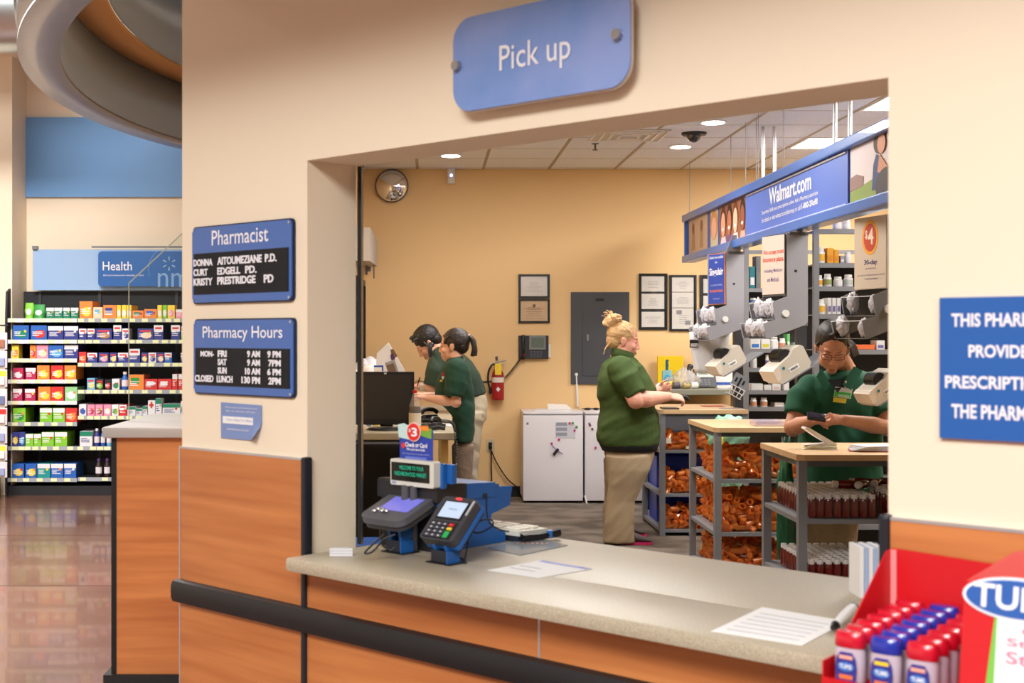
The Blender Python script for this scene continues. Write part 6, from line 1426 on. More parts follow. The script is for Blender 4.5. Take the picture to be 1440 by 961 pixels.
def label_printer(Y, px, py, label, sc_=1.0):
    c = P(px, py, Y); t = thing('label_printer', c, label, 'printer', 'label printers on the shelf arms', rot=(0, math.radians(-28), math.radians(16)))
    s_ = sc_
    # local x to the right/up along the arm
    m = MB(); m.prism([(x*s_, z*s_) for x, z in ((-.128, -.06), (-.112, -.085), (.108, -.085), (.13, -.06), (.128, .055), (.112, .072), (.06, .072), (.02, .045), (-.12, .022), (-.13, .01))], -.085*s_, .085*s_); m.build('housing', OFFW, t)
    m = MB(); m.prism([(x*s_, z*s_) for x, z in ((-.134, -.058), (-.136, .014), (-.108, .026), (-.085, .024), (-.09, -.02), (-.105, -.058))], -.0865*s_, .0865*s_); m.build('front_cover', C(222, 212, 200, .45), t)
    m = MB(); m.cyl((.0*s_, -.055*s_, .045*s_), (.0*s_, .055*s_, .045*s_), .05*s_, seg=28); m.build('label_roll', BLACK, t, smooth=True)
    m = MB(); m.box((-.03*s_, -.0865*s_, -.05*s_), (.045*s_, -.0852*s_, -.02*s_)); q = m.build('barcode_label', PAPER, t)
    m = MB()
    for k in range(8): m.box((-.02*s_+.007*k*s_, -.0875*s_, -.043*s_), (-.0165*s_+.007*k*s_, -.0866*s_, -.028*s_))
    m.build('barcode', BLACK, q)
    m = MB(); m.cyl((-.06*s_, -.0875*s_, -.002*s_), (-.06*s_, -.0852*s_, -.002*s_), .010*s_, seg=14); m.build('logo_dot', C(20, 120, 130, .4), t)
    m = MB(); m.prism([(-.10*s_, -.094*s_), (.28*s_, -.094*s_), (.28*s_, -.080*s_), (.13*s_, -.0855*s_), (-.10*s_, -.0855*s_)], -.09*s_, .09*s_); m.build('arm_tray', GREYM, t)
    return t
label_printer(9.8, 1019, 506, 'beige label printer on the farthest arm, beside the white hanging bag', .95)
label_printer(8.15, 1102, 511, 'beige label printer on the middle arm', .98)
label_printer(6.95, 1234, 543, 'beige label printer nearest the camera, cut by the right jamb', .8)
# white hanging plastic bag with a number tag
m = MB(); R = []
for q_, (y_, xl_, xr_) in enumerate(((467, 969.5, 1030), (480, 970, 1027), (500, 973, 1024), (518, 976, 1010), (525, 977, 1003))):
    a, b = P(xl_, y_, 9.95), P(xr_, y_, 9.95); R.append([Vector((a.x+(b.x-a.x)*(.5+.5*math.cos(6.283*k/20)), 9.95+.04*math.sin(6.283*k/20)+.008*math.sin(k*2.1+q_), a.z+.004*math.sin(k*1.7))) for k in range(20)])
m.rings(R); o = m.build('hanging_bag', BAGW, smooth='all'); L = o.location.copy()
a, b = P(969.8, 478, 9.905), P(982, 489, 9.905)
m = MB(); m.box((a.x, 9.90, b.z), (b.x, 9.905, a.z)); q = m.build('tag', BLACK, o, loc=-L)
m = MB(); m.box((a.x+.006, 9.898, b.z+.008), (b.x-.006, 9.8995, b.z+.03)); m.build('tag_field', PAPER, q)
tag(o, 'white plastic bag with a black number tag hanging under the farthest dispenser', 'bag')
txt('1294', a.x+.008, b.x-.008, b.z+.012, b.z+.027, 9.897, BLACK, o, .02).location = -L
# wire basket
c = P(1036, 545, 9.7)
t = thing('wire_basket', c, 'small tilted grey perforated basket below the farthest label printer', 'basket', rot=(0, math.radians(28), 0))
m = MB(); m.box((-.055, 0, 0), (.055, .004, .10)); m.build('back_plate', GREYM, t)
m = MB()
for z in (-.07, -.035, 0): m.tube([(-.055, 0, z), (-.055, -.06, z), (.055, -.06, z), (.055, 0, z)], .0035, 6)
for x in (-.055, -.02, .02, .055): m.tube([(x, -.06, 0), (x*.8, -.06, -.07), (x*.8, 0, -.07)], .0035, 6)
m.build('wire', C(190, 188, 190, .35), t)
m = MB()
for x, z in ((-.03, .05), (0, .06), (.03, .05), (0, .025)): m.box((x-.007, -.001, z-.018), (x+.007, -.0002, z+.018))
m.build('slot', BLACK, t)
# dark support column of the first station
for yy, lb in ((10.05, 'dark upright carrying the farthest dispenser'), (8.35, 'dark upright carrying the middle dispenser')):
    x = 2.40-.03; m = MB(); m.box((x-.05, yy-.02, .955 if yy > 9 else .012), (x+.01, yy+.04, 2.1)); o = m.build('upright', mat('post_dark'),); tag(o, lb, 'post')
# ------------------------------------------------------------------ people
def fuse(mb, name, mats, parent, voxel=.006, it=8, fac=.5, fold=0.0, ff=(5, 5, 16), tilt=.5, grow=0.0):
    o = mb.build(name, mats, parent, loc=(0, 0, 0))
    r = o.modifiers.new('r', 'REMESH'); r.mode = 'VOXEL'; r.voxel_size = voxel; r.use_smooth_shade = True
    s = o.modifiers.new('s', 'SMOOTH'); s.factor = fac; s.iterations = it
    dg = bpy.context.evaluated_depsgraph_get(); me = bpy.data.meshes.new_from_object(o.evaluated_get(dg))
    o.modifiers.clear(); old = o.data; o.data = me; bpy.data.meshes.remove(old)
    if not len(me.materials):
        for m_ in (mats if isinstance(mats, (list, tuple)) else [mats]): me.materials.append(m_)
    for p in me.polygons: p.use_smooth = True
    if fold or grow:
        from mathutils import noise
        off = Vector((rnd.random()*50, 0, 0)); nn = [v.normal.copy() for v in me.vertices]
        for v, n_ in zip(me.vertices, nn):
            p = v.co; q = Vector((p.x*ff[0], p.y*ff[1], (p.z+tilt*p.x)*ff[2]))+off
            v.co = p+n_*(grow+fold*(noise.noise(q)+.5*noise.noise(q*2.1)))
        me.update()
    return o
def ballT(mb, T): bmesh.ops.create_uvsphere(mb.bm, u_segments=18, v_segments=12, radius=1, matrix=T)
def skin(nm, c): return mat(nm, c, .5, sub=.12, noise=(30, tuple(min(255, int(v*1.04)) for v in c), .3, .7))
def chain(mb, pts, rad, seg=14):
    P_ = [Vector(p) for p in pts]; mb.tube(P_, rad, seg)
    for p, r in zip(P_, rad): mb.ball(p, r, 12)
def oring(c, ax, a, b, n=28, e=2.3, lat=Vector((0, 1, 0))):
    """ring round centre c, perpendicular to ax; a along the in-plane side, b along lat"""
    u = lat.cross(Vector(ax)).normalized(); out = []
    for k in range(n):
        t_ = 2*math.pi*k/n; cc, ss = math.cos(t_), math.sin(t_)
        out.append(Vector(c)+u*(a*abs(cc)**(2/e)*math.copysign(1, cc))+lat*(b*abs(ss)**(2/e)*math.copysign(1, ss)))
    return out
def hring(x0, x1, y, b, z, n=28, e=2.3):
    return [Vector(((x0+x1)/2+(x1-x0)/2*abs(math.cos(t))**(2/e)*math.copysign(1, math.cos(t)), y+b*abs(math.sin(t))**(2/e)*math.copysign(1, math.sin(t)), z)) for t in [6.28318*k/n for k in range(n)]]
def head_frame(o, f, u, s):
    f = Vector(f).normalized(); u = Vector(u); u = (u-f*u.dot(f)).normalized(); r = f.cross(u)
    M = Matrix((r, f, u)).transposed().to_4x4()
    return Matrix.Translation(o) @ M @ Matrix.Scale(s, 4)
def head(mb, H, full=1.0):
    def b(c, r): 
        ballT(mb, H @ Matrix.Translation(c) @ Matrix.Diagonal((*r, 1)))
    b((0, -.012, .03), (.074, .094, .088)); b((0, .022, -.03), (.060*full, .066, .078)); b((0, .058, -.098), (.024, .020, .018))
    for s in (-1, 1):
        b((s*.038*full, .012, -.062), (.024, .036, .032)); b((s*.036, .062, -.028), (.024*full, .022, .022)); b((s*.076, -.008, -.008), (.008, .017, .030)); b((s*.078, -.016, .006), (.010, .010, .016))
        b((s*.011, .092, -.036), (.008, .010, .007)); b((s*.030, .070, .008), (.018, .014, .010))
    b((0, .070, .030), (.048, .016, .012)); b((0, .088, -.002), (.009, .012, .026)); b((0, .099, -.021), (.009, .012, .017)); b((0, .104, -.031), (.010, .010, .008))
    b((0, .082, -.058), (.028, .014, .012)); b((0, .090, -.063), (.021, .009, .005)); b((0, .087, -.074), (.019, .010, .0065)); b((0, .07, -.086), (.026, .016, .014))
def lips(o, H, idx=1):
    Hi = H.inverted()
    for p in o.data.polygons:
        c = Hi @ p.center
        if c.y > .082 and abs(c.x) < .020 and abs(c.z+.0685) < .0078*(1-abs(c.x)/.026): p.material_index = idx
def face_bits(parent, H, browc, iris=(50, 34, 26), closed=True, body=None):
    from mathutils.bvhtree import BVHTree
    bo_ = body or [c for c in parent.children if c.name.startswith('body')][0]
    bv = BVHTree.FromPolygons([v.co for v in bo_.data.vertices], [p.vertices for p in bo_.data.polygons]); R3 = H.to_3x3()
    def HP(x, z, off=.0):
        h_ = bv.ray_cast(H @ Vector((x, .2, z)), (R3 @ Vector((0, -1, 0))).normalized())
        return (H.inverted() @ h_[0])+Vector((0, off, 0)) if h_[0] else Vector((x, .08, z))
    def piece(nm, m_, f, sm=True):
        mb = MB(); f(mb); mb.bm.transform(H); return mb.build(nm, m_, parent, smooth='all', loc=(0, 0, 0))
    for s in (-1, 1):
        if not closed:
            piece('eye', C(226, 216, 210, .3), lambda mb: mb.ball(HP(s*.030, .0015, -.0042), (.010, .0055, .0036), 12))
            piece('iris', C(*iris, .2), lambda mb: mb.ball(HP(s*.030, .0010, -.0006), (.0045, .0024, .0034), 10))
        zl_ = .0055 if not closed else -.002
        piece('eyelash', C(44, 30, 26, .7), lambda mb: mb.tube([HP(s*.017, zl_-.001), HP(s*.024, zl_-(.003 if closed else -.001)), HP(s*.034, zl_-(.003 if closed else -.001)), HP(s*.043, zl_)], .0015, 6))
        piece('eyebrow', C(*browc, .8), lambda mb: mb.tube([HP(s*.013, .022, -.001), HP(s*.022, .027, -.001), HP(s*.034, .028, -.001), HP(s*.047, .022, -.001)], [.0018, .0028, .0026, .0012], 6))
def hand(mb, W, d, n, side, curl=.5, s=1.0, thumb=.6, spread=.05):
    W = Vector(W); d = Vector(d).normalized(); n = Vector(n); n = (n-d*n.dot(d)).normalized(); l = d.cross(n)*side
    R = []
    for u, w_, t_ in ((-.01, .026, .020), (.02, .031, .019), (.05, .039, .016), (.078, .040, .0135), (.086, .036, .010)):
        R.append([W+d*u*s+l*(w_*s*math.cos(a))+n*(t_*s*math.sin(a)) for a in [6.2832*k/14 for k in range(14)]])
    mb.rings(R)
    for i, (off, L) in enumerate(((.030, .070), (.010, .078), (-.010, .073), (-.029, .058))):
        p = W+d*.076*s+l*off*s; a = curl*(.8+.1*i); dirv = (d+l*off*spread*20).normalized(); pts = [p-d*.02*s]; rad = [.0095*s]; pts.append(p); rad.append(.0095*s)
        q = dirv
        for k, fr in enumerate((.45, .32, .23)):
            ang = a*(k+.6)
            q = (dirv*math.cos(ang)+n*math.sin(ang)).normalized(); p = p+q*L*fr*s; pts.append(p); rad.append((.0090, .0082, .0070)[k]*s)
        chain(mb, pts, rad, 8)
    p = W+d*.022*s+l*.026*s; q = (d*.62+l*.62+n*thumb).normalized(); p2 = p+q*.042*s; q2 = (d*.9+l*.15+n*thumb*.9).normalized(); p3 = p2+q2*.034*s; p4 = p3+(q2+n*.3).normalized()*.022*s
    chain(mb, [W+d*.005*s+l*.01*s, p, p2, p3, p4], [.015*s, .0145*s, .0115*s, .0095*s, .008*s], 8)
def shoe(parent, heel, d, mt, sole, L=.27):
    d = Vector((d[0], d[1], 0)).normalized(); l = Vector((-d.y, d.x, 0)); heel = Vector(heel)
    def ring(u, w_, z0, z1): return [heel+d*(L*u)+l*(w_*math.cos(a))+Vector((0, 0, (z0+z1)/2+(z1-z0)/2*math.sin(a))) for a in [6.2832*k/14 for k in range(14)]]
    m = MB(); m.rings([ring(-.02, .02, .03, .06), ring(.02, .034, .018, .095), ring(.2, .038, .018, .10), ring(.45, .042, .018, .085), ring(.7, .048, .018, .06), ring(.9, .042, .018, .045), ring(1.0, .015, .02, .03)]); q = m.build('shoe', mt, parent, smooth='all', loc=(0, 0, 0))
    m = MB()
    def sr(u, w_, z): return (heel+d*(L*u)+l*w_)+Vector((0, 0, z))
    pl = [(-.03, .02), (.0, .034), (.2, .040), (.45, .043), (.7, .050), (.9, .044), (1.02, .012)]
    pts = [(u, w_) for u, w_ in pl]+[(u, -w_) for u, w_ in pl[::-1]]
    m.rings([[sr(u, w_, z) for u, w_ in pts] for z in (.0, .020)]); q2 = m.build('sole', sole, q, loc=(0, 0, 0))
class Person:
    def __init__(s, label, px, Y, grp=None):
        s.root = thing('person', Vector((P(px, 0, Y).x, Y, .012)), label, 'person'); s.o = Vector(s.root.location)
    def q(s, px, py, Y): return P(px, py, Y)-s.o
    def x(s, px, Y): return P(px, 0, Y).x-s.o.x
    def hr(s, rows, inset=0.0):
        return [hring(s.x(a, Y)+inset, s.x(b, Y)-inset, Y-s.o.y, bb-inset, P(0, py, Y).z-s.o.z) for a, b, py, Y, bb in rows]
def sleeve(mb, pts, rad): mb.tube([Vector(p) for p in pts], rad, 18); mb.ball(pts[0], rad[0]*1.0, 14)

# --- blonde woman in the olive shirt, in profile facing right
A = Person('blonde woman in an olive polo and khaki trousers, working at the farthest island', 880, 9.58)
rows = [(862, 886, 499, 9.58, .065), (854, 896, 507, 9.58, .125), (847, 903, 515, 9.58, .19), (841.5, 912, 530, 9.58, .22), (840, 921, 546, 9.58, .225), (841.5, 922, 560, 9.58, .215), (845, 920, 572, 9.58, .21),
        (843.5, 924, 586, 9.58, .225), (840.5, 927, 600, 9.58, .23), (840, 928, 612, 9.58, .23), (841.5, 927, 621, 9.58, .228), (843, 926, 626, 9.58, .224)]
SKA = skin('skin_fair', (232, 168, 148)); LIPA = C(206, 122, 110, .5)
body = MB(); body.rings(A.hr(rows[1:-1], .03))
body.rings(A.hr([(846, 921, 606, 9.58, .21), (850, 917, 640, 9.58, .20), (858, 906, 662, 9.58, .18)], .045))
nk = [A.q(872, 505, 9.58), A.q(875, 494, 9.58), A.q(877, 484, 9.58)]
chain(body, nk, [.075, .066, .062])
HA = head_frame(A.q(877.5, 479.5, 9.58), (.97, -.06, -.20), (.2, 0, 1), 1.10); head(body, HA, 1.12)
sh, el, wr = A.q(873, 520, 9.38), A.q(894, 563.5, 9.27), A.q(939, 558, 9.42)
chain(body, [sh, sh.lerp(el, .5), el, el.lerp(wr, .3), el.lerp(wr, .7), wr], [.07, .066, .062, .062, .048, .034])
hand(body, wr, (.97, .2, -.08), (.15, .5, -.8), 1, .8, 1.16, .5, .0)
s2_, e2, w2 = A.q(875, 520, 9.78), A.q(905, 560, 9.86), A.q(926, 549, 9.86)
chain(body, [s2_, e2, w2], [.065, .052, .032]); hand(body, w2, (.8, -.1, .3), (.2, -.9, .1), -1, 1.2, .92, .5, .0)
for hip, kn, an in (((884, 650, 9.47), (877, 692, 9.45), (869, 752, 9.43)), ((878, 650, 9.68), (868, 692, 9.72), (868, 745, 9.75))):
    chain(body, [A.q(*hip), A.q(*kn), A.q(*an)], [.09, .06, .05])
bo = fuse(body, 'body', [SKA, LIPA], A.root, .0052, 5); lips(bo, HA); face_bits(A.root, HA, (150, 110, 80), (90, 110, 130), False)
m = MB(); m.rings(A.hr(rows)); sleeve(m, [A.q(873, 519, 9.38), A.q(882, 536, 9.32), A.q(896, 556, 9.275)], [.098, .094, .077]); sleeve(m, [A.q(875, 519, 9.78), A.q(888, 540, 9.83), A.q(900, 556, 9.85)], [.09, .085, .07])
fuse(m, 'shirt', OLIVE, A.root, .009, 5, fold=.011, ff=(4, 4, 11), tilt=-.5, grow=.003)
m = MB(); R1 = hring(A.x(858.5, 9.58), A.x(893, 9.58), 9.58-A.o.y, .088, A.q(0, 502, 9.58).z); R0 = hring(A.x(861, 9.58), A.x(891, 9.58), 9.58-A.o.y, .078, A.q(0, 489.5, 9.58).z)
for v in R0+R1: v.z += -.30*(v.x-A.x(866, 9.58))-(0 if v in R0 else .012)
m.rings([R1, R0]); m.build('collar', OLIVE, A.root, smooth='all', loc=(0, 0, 0))
m = MB(); m.rings(A.hr([(841.5, 927, 608, 9.58, .226), (842.5, 926, 624, 9.58, .224), (847, 922.5, 633.5, 9.58, .216)])); m.build('undershirt', C(26, 26, 34, .8), A.root, smooth='all', loc=(0, 0, 0))
m = MB(); m.rings(A.hr([(853, 917, 606, 9.58, .195), (850, 919, 628, 9.58, .205), (850, 919, 637, 9.58, .208), (854, 915, 652, 9.58, .20), (858, 908, 668, 9.58, .18)]))
for c in (((883, 640, 9.48, .165), (883, 660, 9.46, .155), (879, 685, 9.44, .118), (873, 705, 9.43, .100), (870, 735, 9.42, .108), (871, 763, 9.42, .118)), ((879, 645, 9.68, .155), (872, 680, 9.70, .115), (866, 705, 9.73, .092), (866, 735, 9.75, .098), (868, 752, 9.76, .105))):
    m.rings([oring(A.q(a, b, y), (0, 0, 1), r, r*.86, 24, 2.1) for a, b, y, r in c])
fuse(m, 'trousers', KHAKI, A.root, .009, 6, fold=.009, ff=(3, 3, 9), tilt=-.9)
shoe(A.root, A.q(0, 0, 9.42)*0+Vector((A.x(872, 9.42), 9.42-A.o.y, 0)), (1, -.1), C(88, 82, 84, .7), C(214, 50, 110, .5), .225)
shoe(A.root, Vector((A.x(866, 9.78), 9.78-A.o.y, 0)), (1, 0), C(88, 82, 84, .7), C(214, 50, 110, .5), .225)
HBL = mat('hair_blonde', (188, 142, 92), .5, noise=(18, (228, 190, 140), .35, .65), bump=(60, .7, .01), stretch=(1, 1, 4))
def hb(mb, H, c, r):
    ballT(mb, H @ Matrix.Translation(c) @ Matrix.Diagonal((*r, 1)))
def htube(mb, H, pts, rad): mb.tube([H @ Vector(p) for p in spline(pts, 4)], rad if not isinstance(rad, (int, float)) else rad*1.1, 6)
m = MB(); hb(m, HA, (0, -.028, .040), (.083, .098, .092)); hb(m, HA, (0, -.06, -.01), (.066, .058, .062))
for k in range(16):
    a = (k-7.5)/7.5; htube(m, HA, [(a*.06, .066-.02*abs(a), .085-.055*abs(a)), (a*.072, .01, .118-.045*abs(a)), (a*.05, -.06, .125-.02*abs(a)), (0, -.09, .12)], .007)
BC = HA.inverted() @ A.q(861.5, 452, 9.58)
m2 = [(rnd.gauss(0, 1), rnd.gauss(0, 1), rnd.gauss(0, 1)) for _ in range(16)]
hb(m, HA, BC, (.052, .048, .050))
for v in m2:
    d = Vector(v).normalized(); e = Vector((v[1], v[2], v[0])).normalized()
    htube(m, HA, [BC+d*.045, BC+(d+e).normalized()*.062, BC+e*.048], .010)
for k in range(9):
    d = Vector((rnd.uniform(-.6, .6), -rnd.uniform(.1, 1), rnd.uniform(.2, 1))).normalized(); htube(m, HA, [BC+d*.04, BC+d*.068, BC+d*.088+Vector((0, -.006, -.01))], .0038)
for k in range(6): htube(m, HA, [(rnd.uniform(-.04, .04), -.09, -.03), (rnd.uniform(-.05, .05), -.108, -.07), (rnd.uniform(-.05, .05), -.112, -.115)], .0045)
for s in (-1, 1): htube(m, HA, [(s*.076, .03, .03), (s*.077, .022, .01), (s*.074, .02, -.01)], .003)
fuse(m, 'hair', HBL, A.root, .004, 2, .4)
m = MB(); wd = (wr-el).normalized(); c = wr-wd*.018
m.rings([[c+wd*w_+(Vector((0, 1, 0))*math.cos(a)+wd.cross(Vector((0, 1, 0)))*math.sin(a))*r for a in [6.283*k/24 for k in range(24)]] for w_, r in ((-.008, .0435), (.008, .0425))]); m.build('wristband', C(50, 170, 60, .4), A.root, loc=(0, 0, 0))
p = P(963, 559, 9.55); m = MB(); m.tube([p+Vector((-.03, 0, .012)), p+Vector((.005, 0, .0)), p+Vector((.03, .01, -.018))], [.010, .017, .013], 10); o = m.build('hand_scanner', BLACK, smooth=True); tag(o, 'small black device held in the right hand of the blonde woman', 'device')
p = P(926, 546, 9.90); m = MB(); m.lathe([(.018, -.03), (.02, -.025), (.02, .02), (.012, .028), (.012, .038)], p, 14); o = m.build('pill_bottle', WHITE, smooth=True); tag(o, 'small white bottle held in the other hand of the blonde woman', 'bottle')

# --- ponytailed woman at the left counter, facing left
B = Person('dark haired woman with a ponytail and dark green polo at the left counter', 650, 9.0)
rows = [(630.5, 648.5, 504, 9.0, .06), (625.5, 655, 511, 9.0, .12), (620.5, 661, 522, 9.0, .165), (615, 664, 536, 9.0, .175), (612, 665.5, 550, 9.0, .17), (614, 666.5, 562, 9.0, .165), (628, 667, 574, 9.0, .165), (637, 667, 586, 9.0, .165), (637, 666, 606, 9.0, .168), (637.5, 665, 620, 9.0, .168)]
SKB = skin('skin_tan', (212, 160, 134)); LIPB = C(186, 110, 98, .5)
body = MB(); body.rings(B.hr(rows[1:], .02)); chain(body, [B.q(641, 508, 9.0), B.q(639.5, 498, 9.0), B.q(639, 490, 9.0)], [.062, .054, .052])
HB = head_frame(B.q(637, 487, 9.0), (-.93, .22, -.08), (-.05, 0, 1), .93); head(body, HB)
for sg, s_, e_, w_ in ((1, (642, 521, 8.86), (641, 566, 8.80), (601, 560, 8.86)), (-1, (640, 521, 9.14), (634, 562, 9.22), (600, 556, 9.14))):
    s_, e_, w_ = B.q(*s_), B.q(*e_), B.q(*w_); chain(body, [s_.lerp(e_, .2), s_.lerp(e_, .5), e_, e_.lerp(w_, .35), w_], [.036, .044, .038, .037, .023]); hand(body, w_, (-1, .05*sg, .12), (0, 0, -1), -sg, .45, .92, .3)
for y in (8.92, 9.08): chain(body, [B.q(651, 612, y), B.q(651, 690, y), B.q(652, 772, y)], [.05, .045, .04])
body.rings(B.hr([(640, 663, 604, 9.0, .15), (641, 662, 640, 9.0, .15)], .022))
bo = fuse(body, 'body', [SKB, LIPB], B.root, .0052, 5); lips(bo, HB); face_bits(B.root, HB, (40, 28, 24), closed=False)
m = MB(); m.rings(B.hr(rows)); sleeve(m, [B.q(642, 520, 8.86), B.q(641, 540, 8.82), B.q(638.5, 558, 8.80)], [.078, .074, .062]); sleeve(m, [B.q(640, 520, 9.14), B.q(637, 540, 9.19), B.q(635, 557, 9.21)], [.072, .068, .058])
fuse(m, 'shirt', GREEN, B.root, .008, 5, fold=.007, ff=(5, 5, 12), tilt=.4, grow=.004)
m = MB(); R1 = hring(B.x(627, 9.0), B.x(654, 9.0), 0, .085, B.q(0, 511, 9.0).z); R0 = hring(B.x(630, 9.0), B.x(651.5, 9.0), 0, .068, B.q(0, 500.5, 9.0).z)
for v in R0+R1: v.z += .18*(v.x-B.x(651, 9.0))
m.rings([R1, R0]); m.build('collar', GREEN, B.root, smooth='all', loc=(0, 0, 0))
m = MB()
for i, (px, py, c_) in enumerate(((623.5, 527, (190, 40, 60)), (623.3, 531, (226, 226, 230)), (620.5, 536, (200, 160, 60)))):
    m = MB(); m.ball(B.q(px, py, 8.865), (.012, .006, .014 if i < 2 else .008), 10); q = m.build('chest_logo', C(*c_, .5), B.root, loc=(0, 0, 0)); q['label'] = ['red chest emblem', 'white chest emblem', 'gold chest emblem'][i]
m = MB(); m.rings(B.hr([(639, 663, 606, 9.0, .150), (639, 662, 640, 9.0, .15)]))
for y in (8.92, 9.08): m.rings([oring(B.q(a, b, y), (0, 0, 1), r, r, 20, 2.1) for a, b, r in ((651, 625, .076), (650, 690, .064), (651, 772, .062))])
fuse(m, 'trousers', mat('taupe_cloth', (132, 112, 96), .85, bump=(24, .5, .02)), B.root, .009, 5)
for y in (8.92, 9.08): shoe(B.root, Vector((B.x(657, y), y-B.o.y, 0)), (-1, 0), C(40, 38, 40, .6), C(30, 30, 30, .6), .24)
HDK = mat('hair_dark', (26, 17, 14), .38, noise=(18, (52, 34, 26), .4, .7), bump=(60, .6, .01), stretch=(1, 1, 4))
m = MB(); hb(m, HB, (0, -.030, .040), (.085, .104, .095)); hb(m, HB, (0, -.065, .0), (.068, .056, .065)); hb(m, HB, (0, -.118, .055), (.022, .026, .024))
for k in range(12):
    a = (k-5.5)/5.5; htube(m, HB, [(a*.06, .070-.02*abs(a), .082-.06*abs(a)), (a*.074, .01, .115-.045*abs(a)), (a*.05, -.08, .09-.02*abs(a)), (0, -.115, .055)], .007)
for k in range(9): a = rnd.uniform(-.02, .02); htube(m, HB, [(a, -.13, .065), (a*1.6, -.155+rnd.uniform(-.01, .01), .03), (a*1.8, -.16+rnd.uniform(-.01, .01), -.03), (a*1.2, -.150+rnd.uniform(-.015, .015), -.085)], .010)
fuse(m, 'hair', HDK, B.root, .004, 2, .4)
m = MB(); m.ball(HB @ Vector((0, -.122, .058)), .020, 12); m.build('hair_tie', C(200, 150, 170, .5), B.root, smooth=True, loc=(0, 0, 0))

# --- man leaning over the counter behind her, facing left
Cp = Person('dark haired man in a green polo bending over the counter, behind the ponytailed woman', 662, 10.2)
SKC = skin('skin_olive', (206, 152, 126)); Yc = 10.2
def cq_(a, b, y=Yc): return Cp.q(a, b, y)
tr = [((617, 492), (-.45, 0, .9), .062, .065), ((622, 498), (-.55, 0, .83), .098, .15), ((632, 509), (-.6, 0, .8), .118, .20), ((645, 524), (-.6, 0, .8), .130, .205), ((655, 538), (-.5, 0, .85), .126, .19), ((661, 550), (-.4, 0, .92), .115, .175), ((664, 558), (-.3, 0, .95), .112, .17)]
body = MB(); body.rings([oring(cq_(*c), ax, a-.018, b-.018) for c, ax, a, b in tr[1:]])
chain(body, [cq_(620, 495), cq_(613, 490), cq_(607, 486)], [.066, .060, .056])
HC_ = head_frame(cq_(602, 483.5), (-.72, -.02, -.69), (-.69, 0, .72), 1.03); head(body, HC_, 1.05)
for s_, e_, w_, sg in (((621, 503, 10.0), (604, 545, 9.96), (590, 543.5, 9.95), 1), ((621, 503, 10.4), (606, 545, 10.42), (588, 540, 10.3), -1)):
    s_, e_, w_ = cq_(*s_), cq_(*e_), cq_(*w_); chain(body, [s_, s_.lerp(e_, .5), e_, w_], [.06, .052, .044, .030]); hand(body, w_, (-1, .1*sg, .0), (0, 0, -1), -sg, .6, 1.0, .4)
for y in (10.10, 10.30): chain(body, [cq_(664, 572, y), cq_(659, 650, y), cq_(660, 738, y)], [.045, .045, .045])
bo = fuse(body, 'body', [SKC, C(176, 100, 90, .4)], Cp.root, .0055, 5); lips(bo, HC_); face_bits(Cp.root, HC_, (36, 24, 20))
m = MB(); m.rings([oring(cq_(*c), ax, a, b) for c, ax, a, b in tr]); sleeve(m, [cq_(621, 504, 10.0), cq_(613, 524, 9.96), cq_(606, 543, 9.95)], [.088, .078, .062]); sleeve(m, [cq_(621, 504, 10.4), cq_(612, 524, 10.42), cq_(608, 540, 10.42)], [.088, .078, .062])
fuse(m, 'shirt', GREEN3, Cp.root, .009, 5, fold=.008, ff=(5, 5, 12), tilt=1.0, grow=.003)
m = MB(); m.rings([oring(cq_(*c), ax, a, b) for c, ax, a, b in (((662, 553), (-.3, 0, .95), .113, .172), ((663.5, 557), (-.25, 0, .95), .114, .173))]); m.build('belt', C(30, 24, 22, .5), Cp.root, smooth=True, loc=(0, 0, 0))
m = MB(); m.rings([oring(cq_(*c), ax, a, b) for c, ax, a, b in (((663, 557), (-.2, 0, .95), .108, .168), ((664, 572), (0, 0, 1), .115, .17), ((664, 590), (0, 0, 1), .110, .165))])
for y in (10.11, 10.29): m.rings([oring(cq_(a, b, y), (0, 0, 1), r, r, 20, 2.1) for a, b, r in ((664, 580, .098), (661, 620, .086), (659, 660, .072), (660, 740, .068))])
fuse(m, 'trousers', KHAKI2, Cp.root, .009, 6, fold=.008, ff=(5, 5, 12), tilt=.6)
for y in (10.11, 10.29): shoe(Cp.root, Vector((Cp.x(666, y), y-Cp.o.y, 0)), (-1, 0), C(40, 34, 30, .6), C(30, 26, 24, .6), .27)
m = MB(); hb(m, HC_, (0, -.024, .044), (.086, .104, .098)); hb(m, HC_, (0, -.06, -.01), (.068, .056, .06))
for k in range(26):
    a = rnd.uniform(-1, 1); b_ = rnd.uniform(-.07, .045); d = Vector((a*.07, b_, .115-.04*abs(a))); htube(m, HC_, [d, d+Vector((a*.010, .018, .016)), d+Vector((a*.014, .034, .006))], .009)
for s in (-1, 1): htube(m, HC_, [(s*.078, .02, .03), (s*.080, .018, .0), (s*.076, .016, -.035)], .007)
fuse(m, 'hair', mat('hair_black', (22, 16, 15), .5, bump=(60, .6, .01)), Cp.root, .0045, 2, .4)
m = MB(); wv = cq_(593, 543.7, 9.95); m.rings([[wv+Vector((w_, 0, 0))+Vector((0, 0.034*math.cos(a), .034*math.sin(a))) for a in [6.283*k/20 for k in range(20)]] for w_ in (-.012, .012)]); m.build('watch', C(190, 190, 180, .3, metal=.7), Cp.root, loc=(0, 0, 0))
m = MB(); m.tube(spline([P(607, 484.5, 9.98), P(605, 488, 9.96), P(605, 496, 9.96), P(607, 501, 9.98)]), [.022, .023, .022, .02]+[.017]*11+[.02, .022, .023, .022], 12); o = m.build('phone_handset', C(40, 42, 52, .3), smooth=True); tag(o, 'dark phone handset held at the ear of the bending man', 'phone')
m = MB(); m.tube([P(590.5, 531, 9.9), P(587, 543, 9.9)], [.006, .004], 6); o = m.build('pen', BLACK, smooth=True); tag(o, 'black pen upright in the hand of the bending man', 'pen')

